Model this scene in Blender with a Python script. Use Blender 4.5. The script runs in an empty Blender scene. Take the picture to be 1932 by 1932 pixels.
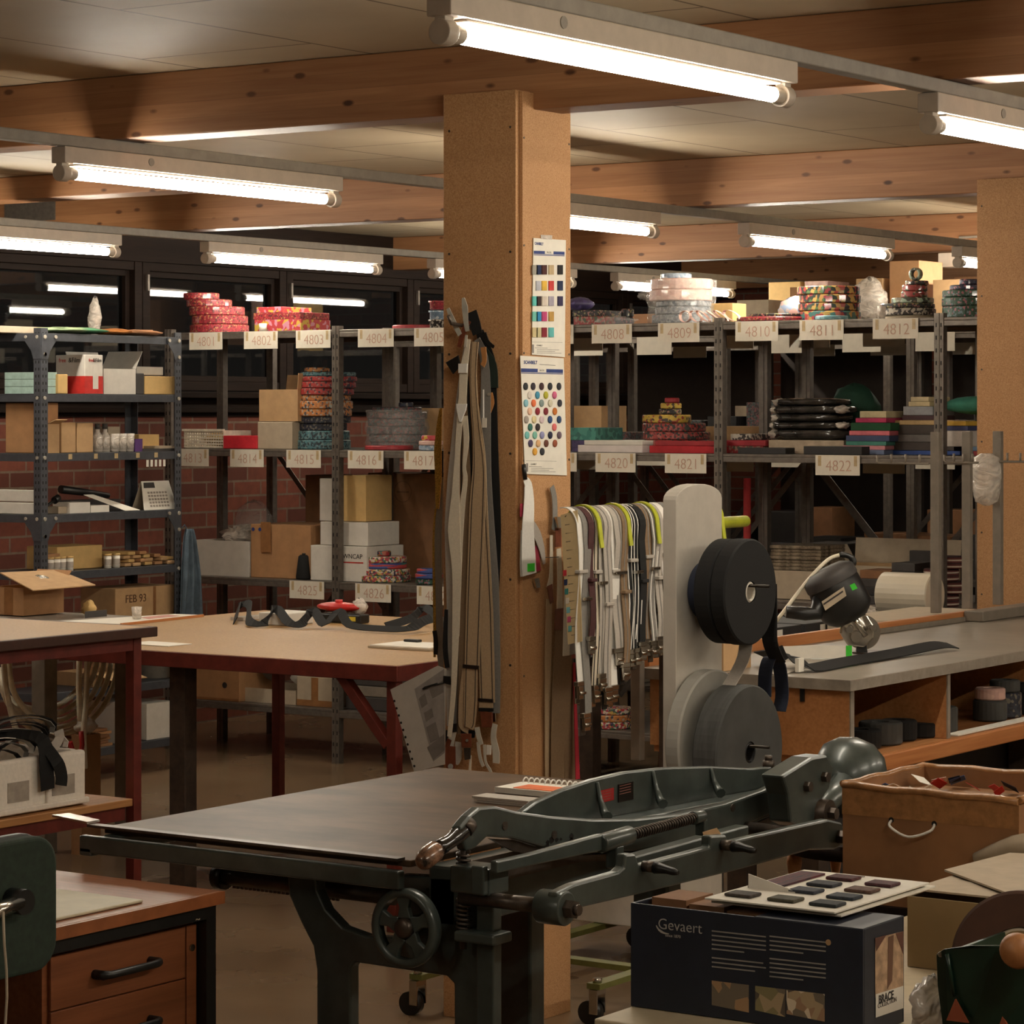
import bpy, math, random
from mathutils import Vector as V, Matrix
random.seed(7)
SC = bpy.context.scene
COL = SC.collection
# ---------------------------------------------------------------- survey: how the photograph was taken
F, CX, HY, CH = 5344.0, 966.0, 775.0, 1.6
TH = math.radians(34.2)
S, C = math.sin(TH), math.cos(TH)
def world(r, d, z): return V((C*r - S*d, S*r + C*d, z))
def P(px, py, d):
    t = (px-CX)/F
    return world(t*d, d, CH + (HY-py)*d/F)
def onY(px, py, Y):
    t = (px-CX)/F
    return P(px, py, Y/(C+S*t))
def onX(px, py, X):
    t = (px-CX)/F
    return P(px, py, X/(C*t-S))
def onZ(px, py, z): return P(px, py, (CH-z)*F/(py-HY))
def dep(p): return -S*p[0] + C*p[1]
# ---------------------------------------------------------------- mesh builder
class MB:
    def __init__(s): s.v=[]; s.f=[]; s.sm=[]; s.mi=[]
    def add(s, vs, fs, smooth=False, m=0):
        b=len(s.v); s.v += [V(p) for p in vs]
        for f in fs:
            s.f.append([b+i for i in f]); s.sm.append(smooth); s.mi.append(m)
        return s
    def hexa(s, p, m=0):
        return s.add(p, [(0,3,2,1),(4,5,6,7),(0,1,5,4),(1,2,6,5),(2,3,7,6),(3,0,4,7)], False, m)
    def box(s, x0,x1,y0,y1,z0,z1, m=0):
        if x0>x1: x0,x1=x1,x0
        if y0>y1: y0,y1=y1,y0
        if z0>z1: z0,z1=z1,z0
        return s.hexa([(x0,y0,z0),(x1,y0,z0),(x1,y1,z0),(x0,y1,z0),(x0,y0,z1),(x1,y0,z1),(x1,y1,z1),(x0,y1,z1)], m)
    def obox(s, c, ax, ay, az, m=0):
        c,ax,ay,az=V(c),V(ax),V(ay),V(az)
        return s.hexa([c-ax-ay-az,c+ax-ay-az,c+ax+ay-az,c-ax+ay-az,c-ax-ay+az,c+ax-ay+az,c+ax+ay+az,c-ax+ay+az], m)
    def bar(s, p0, p1, w, h, up=(0,0,1), m=0):
        p0,p1=V(p0),V(p1); d=(p1-p0); a=d.normalized(); u=V(up); side=a.cross(u).normalized(); u=side.cross(a)
        return s.obox((p0+p1)/2, d/2, side*w/2, u*h/2, m)
    def prism(s, pts, ext, m=0, smooth=False):
        pts=[V(p) for p in pts]; e=V(ext); n=len(pts)
        nrm=V((0,0,0))
        for i in range(n): nrm += pts[i].cross(pts[(i+1)%n])
        if nrm.dot(e) > 0: pts=pts[::-1]
        vs=pts+[p+e for p in pts]
        fs=[tuple(range(n)), tuple(range(2*n-1,n-1,-1))]
        s.add(vs, fs, False, m)
        b=len(s.v)-2*n
        for i in range(n):
            j=(i+1)%n
            s.f.append([b+i, b+n+i, b+n+j, b+j]); s.sm.append(smooth); s.mi.append(m)
        return s
    def lathe(s, base, axis, prof, n=24, m=0, smooth=True, ref=None):
        base=V(base); a=V(axis).normalized()
        u=a.orthogonal().normalized() if ref is None else V(ref); w=a.cross(u)
        vs=[]; k=len(prof)
        for r,h in prof:
            for i in range(n):
                t=2*math.pi*i/n
                vs.append(base+a*h+(u*math.cos(t)+w*math.sin(t))*max(r,1e-5))
        fs=[]
        for j in range(k-1):
            for i in range(n):
                i2=(i+1)%n
                fs.append((j*n+i, j*n+i2, (j+1)*n+i2, (j+1)*n+i))
        return s.add(vs, fs, smooth, m)
    def cyl(s, p0, p1, r0, r1=None, n=16, m=0, smooth=True):
        p0,p1=V(p0),V(p1); r1=r0 if r1 is None else r1; d=p1-p0; L=d.length
        s.lathe(p0, d, [(r0,0),(r1,L)], n, m, smooth)
        b=len(s.v)-2*n
        s.f.append([b+i for i in range(n-1,-1,-1)]); s.sm.append(False); s.mi.append(m)
        s.f.append([b+n+i for i in range(n)]); s.sm.append(False); s.mi.append(m)
        return s
    def ring(s, base, axis, ro, ri, h, n=32, m=0):
        e=min(.004,h*.2)
        return s.lathe(base, axis, [(ri,0),(ro-e,0),(ro,e),(ro,h-e),(ro-e,h),(ri,h),(ri,0)], n, m, False)
    def tube(s, path, r, n=8, m=0):
        path=[V(p) for p in path]; k=len(path)
        rr=r if isinstance(r,(list,tuple)) else [r]*k
        prev=None; vs=[]
        for i in range(k):
            t=(path[min(i+1,k-1)]-path[max(i-1,0)]).normalized()
            u=t.orthogonal().normalized() if prev is None else (prev-t*prev.dot(t)).normalized()
            prev=u; w=t.cross(u)
            for j in range(n):
                a=2*math.pi*j/n; vs.append(path[i]+(u*math.cos(a)+w*math.sin(a))*rr[i])
        fs=[]
        for i in range(k-1):
            for j in range(n):
                j2=(j+1)%n; fs.append((i*n+j,i*n+j2,(i+1)*n+j2,(i+1)*n+j))
        s.add(vs, fs, True, m)
        b=len(s.v)-k*n
        s.f.append([b+i for i in range(n-1,-1,-1)]); s.sm.append(False); s.mi.append(m)
        s.f.append([b+(k-1)*n+i for i in range(n)]); s.sm.append(False); s.mi.append(m)
        return s
    def ribbon(s, path, w, wdir, th=.002, m=0):
        path=[V(p) for p in path]; k=len(path)
        ww=w if isinstance(w,(list,tuple)) else [w]*k
        wd=wdir if isinstance(wdir,list) else [wdir]*k
        vs=[]
        for i in range(k):
            t=(path[min(i+1,k-1)]-path[max(i-1,0)]).normalized(); q=V(wd[i]); q=(q-t*q.dot(t)).normalized(); n=t.cross(q)
            for a,b in ((-1,-1),(1,-1),(1,1),(-1,1)): vs.append(path[i]+q*(a*ww[i]/2)+n*(b*th/2))
        fs=[(3,2,1,0),tuple(4*(k-1)+j for j in range(4))]
        for i in range(k-1):
            for j in range(4):
                j2=(j+1)%4; fs.append((4*i+j,4*i+j2,4*i+4+j2,4*i+4+j))
        return s.add(vs, fs, False, m)
    def ball(s, c, rx, ry=None, rz=None, n=16, k=10, m=0, jit=0.0, seed=1, sq=1.0):
        pw=lambda v: math.copysign(abs(v)**sq, v)
        ry=rx if ry is None else ry; rz=rx if rz is None else rz
        rnd=random.Random(seed); c=V(c); vs=[]
        for i in range(k+1):
            a=math.pi*i/k
            for j in range(n):
                b=2*math.pi*j/n; q=1+(rnd.random()-.5)*jit
                vs.append(c+V((rx*pw(math.sin(a))*pw(math.cos(b))*q, ry*pw(math.sin(a))*pw(math.sin(b))*q, -rz*pw(math.cos(a))*q)))
        fs=[(i*n+j,i*n+(j+1)%n,(i+1)*n+(j+1)%n,(i+1)*n+j) for i in range(k) for j in range(n)]
        return s.add(vs, fs, True, m)
def smooth_path(pts, k=5):
    pts=[V(p) for p in pts]; out=[]
    for i in range(len(pts)-1):
        p0=pts[max(i-1,0)]; p1=pts[i]; p2=pts[i+1]; p3=pts[min(i+2,len(pts)-1)]
        for j in range(k):
            t=j/k
            out.append(.5*((2*p1)+(p2-p0)*t+(2*p0-5*p1+4*p2-p3)*t*t+(3*p1-p0-3*p2+p3)*t*t*t))
    out.append(pts[-1]); return out
# ---------------------------------------------------------------- objects, parts, tags
OFF={}
def build(name, mb, mats, parent=None, origin=None, bevel=0, seg=2, subsurf=0):
    mats = mats if isinstance(mats,(list,tuple)) else [mats]
    if parent is not None: o0=OFF[parent.name]
    elif origin is not None: o0=V(origin)
    else:
        lo=[min(p[i] for p in mb.v) for i in range(3)]; hi=[max(p[i] for p in mb.v) for i in range(3)]
        o0=V(((lo[0]+hi[0])/2,(lo[1]+hi[1])/2,lo[2]))
    me=bpy.data.meshes.new(name)
    me.from_pydata([tuple(p-o0) for p in mb.v], [], mb.f)
    me.polygons.foreach_set('use_smooth', mb.sm); me.polygons.foreach_set('material_index', mb.mi)
    for m in mats: me.materials.append(m)
    me.validate(); me.update()
    o=bpy.data.objects.new(name, me); COL.objects.link(o)
    if parent is not None: o.parent=parent
    else: o.location=o0
    OFF[o.name]=o0
    if bevel:
        b=o.modifiers.new('edges','BEVEL'); b.width=bevel; b.segments=seg; b.limit_method='ANGLE'; b.angle_limit=math.radians(40)
    if subsurf:
        b=o.modifiers.new('soft','SUBSURF'); b.levels=subsurf; b.render_levels=subsurf
    return o
USED={}
def tag(o, label, cat, group=None):
    w=len(label.split())
    if w<4 or w>16: print('LABEL LENGTH', w, label)
    if label in USED and not group: print('LABEL TWICE', label)
    USED[label]=1
    o['label']=label; o['category']=cat
    if group: o['group']=group
    return o
def empty(name, label, cat, loc, group=None):
    o=bpy.data.objects.new(name, None); COL.objects.link(o); o.location=V(loc); o.empty_display_size=.05
    OFF[o.name]=V(loc); return tag(o,label,cat,group)
def solo(name, label, cat, mb, mats, group=None, **k):
    return tag(build(name, mb, mats, None, **k), label, cat, group)
def struct(name, mb, mats, label=None, parent=None, **k):
    o=build(name, mb, mats, parent, **k)
    if parent is None:
        o['kind']='structure'
        if label: o['label']=label
    return o
def text(name, s, parent, loc, size, m, rot, ext=.0004, align='CENTER', label=None, sx=1.0, bold=0):
    cu=bpy.data.curves.new(name,'FONT'); cu.body=s; cu.size=size; cu.extrude=ext; cu.align_x=align; cu.align_y='CENTER'; cu.resolution_u=3; cu.offset=size*bold
    cu.materials.append(m)
    tmp=bpy.data.objects.new('lettering_source', cu); COL.objects.link(tmp)
    me=bpy.data.meshes.new_from_object(tmp.evaluated_get(bpy.context.evaluated_depsgraph_get()))
    COL.objects.unlink(tmp); bpy.data.objects.remove(tmp); me.name=name
    if not me.materials: me.materials.append(m)
    o=bpy.data.objects.new(name, me); COL.objects.link(o); o.parent=parent; o.location=V(loc)-OFF[parent.name]; o.rotation_euler=rot
    o.scale=(sx,1,1); OFF[o.name]=V(loc)
    return o
FRONT=(math.pi/2,0,0)             # lettering on a face that looks towards -Y
SIDE=(math.pi/2,0,math.pi/2)      # lettering on a face that looks towards +X
ORD=['first','second','third','fourth','fifth','sixth','seventh','eighth','ninth','tenth','eleventh','twelfth','thirteenth','fourteenth','fifteenth','sixteenth']
# ---------------------------------------------------------------- materials
MATS={}
def lin(c):
    return tuple(((x/255)/12.92 if x<=10 else ((x/255+.055)/1.055)**2.4) for x in c)
def nodes(name):
    m=bpy.data.materials.new(name); m.use_nodes=True; nt=m.node_tree; b=nt.nodes['Principled BSDF']
    return m, nt, b
def N(nt, t, **k):
    n=nt.nodes.new(t)
    for a,v in k.items():
        if a in n.inputs.keys(): n.inputs[a].default_value=v
        else: setattr(n,a,v)
    return n
def mixc(nt, fac, a, b):
    n=nt.nodes.new('ShaderNodeMix'); n.data_type='RGBA'
    nt.links.new(fac, n.inputs[0])
    for i,x in ((6,a),(7,b)):
        if hasattr(x,'is_linked') or hasattr(x,'links'): nt.links.new(x, n.inputs[i])
        else: n.inputs[i].default_value=(*x[:3],1)
    return n.outputs[2]
def coords(nt, scale=(1,1,1), rot=(0,0,0)):
    tc=nt.nodes.new('ShaderNodeTexCoord'); mp=nt.nodes.new('ShaderNodeMapping')
    mp.inputs['Scale'].default_value=scale; mp.inputs['Rotation'].default_value=rot
    nt.links.new(tc.outputs['Object'], mp.inputs['Vector']); return mp.outputs['Vector']
def ramp(nt, fac, stops, interp='LINEAR'):
    r=nt.nodes.new('ShaderNodeValToRGB'); cr=r.color_ramp; cr.interpolation=interp
    while len(cr.elements)<len(stops): cr.elements.new(.5)
    for e,(p,c) in zip(cr.elements, stops): e.position=p; e.color=(*c[:3],1)
    nt.links.new(fac, r.inputs['Fac']); return r.outputs['Color']
def bumpn(nt, b, h, strength, dist=.002):
    n=nt.nodes.new('ShaderNodeBump'); n.inputs['Strength'].default_value=strength; n.inputs['Distance'].default_value=dist
    nt.links.new(h, n.inputs['Height']); nt.links.new(n.outputs['Normal'], b.inputs['Normal'])
def mat(name, rgb, rough=.55, metal=0, var=.15, scale=25, stretch=(1,1,1), bump=0, rgb2=None, coat=0, spec=.5):
    if name in MATS: return MATS[name]
    m,nt,b=nodes(name); c=lin(rgb)
    b.inputs['Roughness'].default_value=rough; b.inputs['Metallic'].default_value=metal
    b.inputs['Specular IOR Level'].default_value=spec
    if coat: b.inputs['Coat Weight'].default_value=coat; b.inputs['Coat Roughness'].default_value=.15
    no=N(nt,'ShaderNodeTexNoise',Scale=scale,Detail=4.0,Roughness=.6); nt.links.new(coords(nt,stretch), no.inputs['Vector'])
    c2=lin(rgb2) if rgb2 else tuple(min(1,x*(1+var)) for x in c)
    c1=c if rgb2 else tuple(x*(1-var) for x in c)
    col=ramp(nt,no.outputs['Fac'],[(.35,c1),(.65,c2)])
    nt.links.new(col,b.inputs['Base Color'])
    if bump: bumpn(nt,b,no.outputs['Fac'],bump)
    MATS[name]=m; return m
def wood(name, rgb, rgb2, axis=0, rough=.5, knots=0, scale=1.0, coat=0):
    m,nt,b=nodes(name); st=[14*scale]*3; st[axis]=.9*scale
    no=N(nt,'ShaderNodeTexNoise',Scale=2.2,Detail=6.0,Roughness=.62,Distortion=1.2); nt.links.new(coords(nt,tuple(st)),no.inputs['Vector'])
    st2=[60*scale]*3; st2[axis]=2*scale
    fi=N(nt,'ShaderNodeTexNoise',Scale=2.0,Detail=3.0); nt.links.new(coords(nt,tuple(st2)),fi.inputs['Vector'])
    a=nt.nodes.new('ShaderNodeMath'); a.operation='MULTIPLY_ADD'; a.inputs[1].default_value=.45; a.inputs[2].default_value=0
    nt.links.new(fi.outputs['Fac'],a.inputs[0])
    a2=nt.nodes.new('ShaderNodeMath'); a2.operation='MULTIPLY_ADD'; a2.inputs[1].default_value=.6
    nt.links.new(no.outputs['Fac'],a2.inputs[0]); nt.links.new(a.outputs[0],a2.inputs[2])
    col=ramp(nt,a2.outputs[0],[(.35,lin(rgb)),(.65,lin(rgb2))])
    if knots:
        st3=[15]*3; st3[axis]=6.5
        vo=N(nt,'ShaderNodeTexVoronoi',Scale=1.0,Randomness=1.0); nt.links.new(coords(nt,tuple(st3)),vo.inputs['Vector'])
        k=ramp(nt,vo.outputs['Distance'],[(.09,(1,1,1)),(.16,(0,0,0))])
        col=mixc(nt,k,col,lin((70,40,22)))
        tc=nt.nodes.new('ShaderNodeTexCoord'); sx=nt.nodes.new('ShaderNodeSeparateXYZ'); nt.links.new(tc.outputs['Object'],sx.inputs[0])
        def mth(op,a,v=None):
            n=nt.nodes.new('ShaderNodeMath'); n.operation=op; nt.links.new(a,n.inputs[0])
            if v is not None: n.inputs[1].default_value=v
            return n.outputs[0]
        zz=mth('MULTIPLY',sx.outputs[2],22.0); fl_=mth('FLOOR',zz); fr_=mth('FRACT',zz)
        wn_=nt.nodes.new('ShaderNodeTexWhiteNoise'); wn_.noise_dimensions='1D'; nt.links.new(fl_,wn_.inputs['W'])
        f1=ramp(nt,wn_.outputs['Value'],[(0,(0,0,0)),(1,(.45,.45,.45))]); col=mixc(nt,f1,col,lin((120,78,48)))
        f2=ramp(nt,fr_,[(0,(.5,.5,.5)),(.035,(0,0,0))]); col=mixc(nt,f2,col,lin((80,48,28)))
    nt.links.new(col,b.inputs['Base Color']); b.inputs['Roughness'].default_value=rough
    if coat: b.inputs['Coat Weight'].default_value=coat
    bumpn(nt,b,a2.outputs[0],.15)
    MATS[name]=m; return m
def speckle(name, rgb, dark, light, scale=220, rough=.7):
    m,nt,b=nodes(name); v=coords(nt)
    no=N(nt,'ShaderNodeTexNoise',Scale=scale,Detail=3.0,Roughness=.7); nt.links.new(v,no.inputs['Vector'])
    big=N(nt,'ShaderNodeTexNoise',Scale=4.0,Detail=3.0); nt.links.new(v,big.inputs['Vector'])
    col=ramp(nt,no.outputs['Fac'],[(.33,lin(dark)),(.5,lin(rgb)),(.7,lin(light))])
    f=ramp(nt,big.outputs['Fac'],[(.4,(0,0,0)),(.75,(.35,.35,.35))])
    col=mixc(nt,f,col,lin(dark))
    nt.links.new(col,b.inputs['Base Color']); b.inputs['Roughness'].default_value=rough
    MATS[name]=m; return m
def pattern(name, cols, scale=45, rough=.5, stretch=(1,1,1), coat=.3):
    if name in MATS: return MATS[name]
    m,nt,b=nodes(name)
    vo=N(nt,'ShaderNodeTexVoronoi',Scale=scale,Randomness=1.0); nt.links.new(coords(nt,stretch),vo.inputs['Vector'])
    sp=nt.nodes.new('ShaderNodeSeparateColor'); nt.links.new(vo.outputs['Color'],sp.inputs[0])
    k=len(cols); col=ramp(nt,sp.outputs[0],[(i/k,lin(c)) for i,c in enumerate(cols)],'CONSTANT')
    nt.links.new(col,b.inputs['Base Color']); b.inputs['Roughness'].default_value=rough; b.inputs['Coat Weight'].default_value=coat
    MATS[name]=m; return m
def stripes(name, cols, axis=0, freq=60, rough=.8):
    if name in MATS: return MATS[name]
    m,nt,b=nodes(name); tc=nt.nodes.new('ShaderNodeTexCoord'); sx=nt.nodes.new('ShaderNodeSeparateXYZ')
    nt.links.new(tc.outputs['Object'],sx.inputs[0])
    a=nt.nodes.new('ShaderNodeMath'); a.operation='MULTIPLY'; a.inputs[1].default_value=freq; nt.links.new(sx.outputs[axis],a.inputs[0])
    fr=nt.nodes.new('ShaderNodeMath'); fr.operation='FRACT'; nt.links.new(a.outputs[0],fr.inputs[0])
    k=len(cols); col=ramp(nt,fr.outputs[0],[(i/k,lin(c)) for i,c in enumerate(cols)],'CONSTANT')
    nt.links.new(col,b.inputs['Base Color']); b.inputs['Roughness'].default_value=rough
    MATS[name]=m; return m
def clear(name, rgb=(235,235,235), alpha=.35, rough=.12):
    if name in MATS: return MATS[name]
    m,nt,b=nodes(name); b.inputs['Base Color'].default_value=(*lin(rgb),1); b.inputs['Roughness'].default_value=rough
    no=N(nt,'ShaderNodeTexNoise',Scale=14.0,Detail=2.0,Distortion=2.2); nt.links.new(coords(nt,(1,1,1.6)),no.inputs['Vector'])
    bumpn(nt,b,no.outputs['Fac'],.8,.014)
    al=ramp(nt,no.outputs['Fac'],[(.35,(alpha*.6,)*3),(.7,(min(1,alpha*1.6),)*3)])
    nt.links.new(al,b.inputs['Alpha'])
    MATS[name]=m; return m
# -- setting
def brick_mat():
    m,nt,b=nodes('red_brickwork'); tc=nt.nodes.new('ShaderNodeTexCoord'); sx=nt.nodes.new('ShaderNodeSeparateXYZ'); cb=nt.nodes.new('ShaderNodeCombineXYZ')
    nt.links.new(tc.outputs['Object'],sx.inputs[0])
    a=nt.nodes.new('ShaderNodeMath'); a.operation='ADD'; nt.links.new(sx.outputs[0],a.inputs[0]); nt.links.new(sx.outputs[1],a.inputs[1])
    nt.links.new(a.outputs[0],cb.inputs[0]); nt.links.new(sx.outputs[2],cb.inputs[1])
    br=N(nt,'ShaderNodeTexBrick',Scale=1.0); br.inputs['Brick Width'].default_value=.22; br.inputs['Row Height'].default_value=.077; br.inputs['Mortar Size'].default_value=.006; br.inputs['Mortar Smooth'].default_value=.2
    br.inputs['Color1'].default_value=(*lin((128,68,50)),1); br.inputs['Color2'].default_value=(*lin((92,48,36)),1); br.inputs['Mortar'].default_value=(*lin((118,102,86)),1)
    nt.links.new(cb.outputs[0],br.inputs['Vector'])
    no=N(nt,'ShaderNodeTexNoise',Scale=26.0,Detail=4.0); nt.links.new(tc.outputs['Object'],no.inputs['Vector'])
    f=ramp(nt,no.outputs['Fac'],[(.4,(0,0,0)),(.8,(.5,.5,.5))])
    nt.links.new(mixc(nt,f,br.outputs['Color'],lin((84,44,34))),b.inputs['Base Color'])
    b.inputs['Roughness'].default_value=.85; bumpn(nt,b,br.outputs['Fac'],-.5,.006)
    return m
def panel_mat():
    m,nt,b=nodes('cream_ceiling_board'); v=coords(nt)
    br=N(nt,'ShaderNodeTexBrick',Scale=1.0); br.offset=.37; br.inputs['Brick Width'].default_value=1.2; br.inputs['Row Height'].default_value=.6; br.inputs['Mortar Size'].default_value=.005
    br.inputs['Color1'].default_value=(*lin((184,168,142)),1); br.inputs['Color2'].default_value=(*lin((176,158,132)),1); br.inputs['Mortar'].default_value=(*lin((84,70,54)),1)
    rot=nt.nodes.new('ShaderNodeMapping'); rot.inputs['Rotation'].default_value=(0,0,math.pi/2); nt.links.new(v,rot.inputs['Vector']); nt.links.new(rot.outputs['Vector'],br.inputs['Vector'])
    no=N(nt,'ShaderNodeTexNoise',Scale=1.6,Detail=4.0); nt.links.new(v,no.inputs['Vector'])
    f=ramp(nt,no.outputs['Fac'],[(.35,(0,0,0)),(.75,(.55,.55,.55))])
    nt.links.new(mixc(nt,f,br.outputs['Color'],lin((140,120,94))),b.inputs['Base Color']); b.inputs['Roughness'].default_value=.62; b.inputs['Specular IOR Level'].default_value=.25
    return m
def floor_mat():
    m,nt,b=nodes('polished_brown_concrete')
    no=N(nt,'ShaderNodeTexNoise',Scale=.9,Detail=4.0,Roughness=.5,Distortion=.4); nt.links.new(coords(nt,(1,1.6,1)),no.inputs['Vector'])
    n2=N(nt,'ShaderNodeTexNoise',Scale=2.4,Detail=3.0); nt.links.new(coords(nt,(1,1,1)),n2.inputs['Vector'])
    nt.links.new(ramp(nt,no.outputs['Fac'],[(.3,lin((114,93,71))),(.55,lin((128,105,80))),(.75,lin((142,118,91)))]),b.inputs['Base Color'])
    nt.links.new(ramp(nt,n2.outputs['Fac'],[(.3,(.22,.22,.22)),(.7,(.3,.3,.3))]),b.inputs['Roughness'])
    return m
BRICK=brick_mat(); CEIL=panel_mat(); FLOOR=floor_mat()
BEAM=wood('glulam_spruce',(150,102,66),(172,124,84),0,.55,knots=1)
DKWOOD=wood('dark_brown_stained_wood',(26,18,14),(37,26,20),1,.65)
DKWOOD.node_tree.nodes['Principled BSDF'].inputs['Specular IOR Level'].default_value=.12
MDF=speckle('mdf_particle_board',(182,136,92),(160,114,72),(200,158,114),300)
HARD=speckle('tan_hardboard_top',(162,126,78),(148,112,68),(174,138,90),120,.5)
TEAK=wood('reddish_brown_desk_veneer',(118,66,38),(148,88,54),1,.42)
TEAKX=wood('desk_top_veneer',(128,80,54),(160,106,76),0,.4)
OAK=wood('honey_wood',(160,104,60),(184,128,80),1,.45)
BEECH=wood('orange_beech_edge',(172,106,60),(194,130,80),1,.4)
PLY=wood('plywood_shelf_edge',(160,108,62),(186,136,86),1,.5)
STEEL=mat('grey_steel_racking',(112,104,96),.45,.5,.15,40)
DSTEEL=mat('dark_slot',(18,16,15),.8)
BLUSTEEL=mat('blue_grey_slotted_angle',(74,76,82),.5,.25,.12,30)
RAIL=mat('galvanised_lighting_rail',(150,144,135),.45,.1,.1,20)
LAMPWHITE=mat('white_lamp_enamel',(196,184,170),.45,0,.05)
CHROME=mat('bright_chrome',(190,184,174),.2,1,.05)
DMETAL=mat('dark_oiled_steel',(88,78,70),.38,.65,.25,30)
MACH=mat('grey_green_machine_enamel',(68,75,71),.33,.1,.2,18,bump=.05,coat=.25)
MACHTOP=mat('worn_dark_table_plate',(70,54,40),.45,0,.22,5,rgb2=(98,78,60),stretch=(1,2,1),spec=.18)
BLACKP=mat('black_plastic',(24,23,22),.4)
BLACKF=mat('black_webbing',(15,14,14),.85,0,.3,300)
DGREEN=mat('dark_green_felt',(41,54,43),.85,0,.2,60)
REDS=mat('oxide_red_painted_steel',(104,42,33),.45,.1,.2,20)
DBROWN=mat('dark_brown_table_edge',(62,36,26),.5)
DKLEG=mat('dark_stained_leg',(58,44,34),.6,0,.35,30)
GREYS=mat('warm_grey_painted_steel',(128,118,106),.5,.1,.1)
LAM=mat('pale_grey_laminate',(136,128,116),.4,0,.1,5)
LAMEDGE=mat('grey_laminate_edge',(140,130,118),.5)
PAPER=mat('white_paper',(228,222,210),.8,0,.04)
SIGNP=mat('sign_paper',(222,214,198),.8,0,.05)
TAPE=mat('yellowed_tape',(188,164,124),.4)
INK=mat('faded_red_ink',(192,158,138),.8)
BLUEINK=mat('blue_print',(40,58,116),.7); DKINK=mat('dark_print',(50,44,42),.8); WHINK=mat('white_print',(196,190,182),.7); REDINK=mat('red_print',(186,44,36),.7)
CARD=mat('brown_cardboard',(172,128,88),.8,0,.08,20); CARD2=mat('tan_cardboard',(186,150,108),.8,0,.08,20); CARD3=mat('dark_brown_cardboard',(132,92,60),.8,0,.1,20)
WCARD=mat('white_cardboard',(214,208,198),.7,0,.05); YCARD=mat('yellowish_card',(208,172,112),.75,0,.06); GCARD=mat('beige_grey_card',(176,160,138),.8,0,.06)
OLDCARD=mat('taped_old_carton',(142,100,64),.6,0,.2,7); PTAPE=mat('brown_packing_tape',(146,102,64),.3)
NAVY=mat('navy_carton',(26,32,46),.5); BLACKC=mat('black_card_box',(36,34,34),.6); DGREYC=mat('dark_grey_box',(62,58,56),.6)
CREAM=mat('cream_elastic',(214,202,180),.85,0,.06,200); BEIGE=mat('beige_elastic',(176,150,118),.85,0,.08,200); GREYE=mat('grey_elastic',(126,122,116),.85,0,.08,200)
LGREYE=mat('light_grey_elastic',(176,168,158),.85,0,.06,200); WHITEE=mat('white_elastic',(228,224,216),.8,0,.04,200); BROWNE=mat('olive_brown_elastic',(128,104,78),.85,0,.08,200)
LEATH=mat('brown_leather',(112,58,36),.5,0,.2,40); WLEATH=mat('pale_leather',(196,190,176),.55,0,.08); TLEATH=mat('tan_leather',(190,132,78),.5)
DGRE=mat('dark_green_tartan',(26,40,32),.85); NAVYE=mat('navy_webbing',(24,30,48),.85); GOLD=mat('gold_glitter',(176,140,64),.4,.4,.5,400)
GREEN=mat('fluorescent_green_tape',(60,200,50),.5); LIME=mat('lime_green_steel',(176,180,44),.4); RED=mat('red_plastic',(190,38,36),.4)
FOAM=mat('white_polystyrene',(238,230,218),.75,0,.05,80); HOSE=mat('cream_hose',(236,226,202),.45)
GREYROLL=mat('grey_webbing_roll',(70,70,68),.85,0,.2,8,stretch=(9,1,1)); DENIM=mat('blue_denim',(78,92,104),.9,0,.3,14)
CLEAR=clear('clear_wrap',(230,226,220),.2,.08); CLEAR2=clear('cloudy_film',(226,216,204),.75,.2)
BINGREEN=mat('dark_green_plastic',(20,44,32),.35); TEALM=mat('teal_card',(64,132,120),.6); PLATE=mat('dark_name_plate',(46,38,34),.3,.6)
def plain(n, c, r=.6): return mat(n, c, r)
def lamp_mat():
    m=bpy.data.materials.new('lit_fluorescent_tube'); m.use_nodes=True; nt=m.node_tree; nt.nodes.clear()
    e=nt.nodes.new('ShaderNodeEmission'); e.inputs['Color'].default_value=(1,.915,.765,1); e.inputs['Strength'].default_value=TUBE
    o=nt.nodes.new('ShaderNodeOutputMaterial'); nt.links.new(e.outputs[0],o.inputs[0]); return m
TUBE=34.0
LIT=lamp_mat()
def glass_mat():
    m,nt,b=nodes('dark_window_glass'); b.inputs['Base Color'].default_value=(.9,.92,.9,1); b.inputs['Transmission Weight'].default_value=1; b.inputs['Roughness'].default_value=.015; b.inputs['IOR'].default_value=1.5
    return m
GLASS=glass_mat()
# ---------------------------------------------------------------- camera and view
cd=bpy.data.cameras.new('camera'); cam=bpy.data.objects.new('camera',cd); COL.objects.link(cam)
cd.sensor_width=36; cd.sensor_fit='HORIZONTAL'; cd.lens=F/1932*36; cam.location=(0,0,CH); cam.rotation_euler=(math.pi/2,0,TH)
cd.shift_y=-(966-HY)/1932; cd.clip_start=.1; cd.clip_end=60
SC.camera=cam
SC.view_settings.view_transform='Standard'; SC.view_settings.look='None'; SC.view_settings.gamma=1; SC.view_settings.use_curve_mapping=False
SC.view_settings.exposure=EXPO if 'EXPO' in globals() else 1.42
SC.cycles.use_denoising=True; SC.cycles.max_bounces=6; SC.cycles.use_adaptive_sampling=True; SC.cycles.adaptive_threshold=.03; SC.cycles.transparent_max_bounces=10; SC.cycles.caustics_reflective=False; SC.cycles.caustics_refractive=False
SC.cycles.sample_clamp_indirect=4
w=bpy.data.worlds.new('night'); SC.world=w; w.use_nodes=True
w.node_tree.nodes['Background'].inputs[0].default_value=(.010,.009,.008,1); w.node_tree.nodes['Background'].inputs[1].default_value=.3
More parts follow.
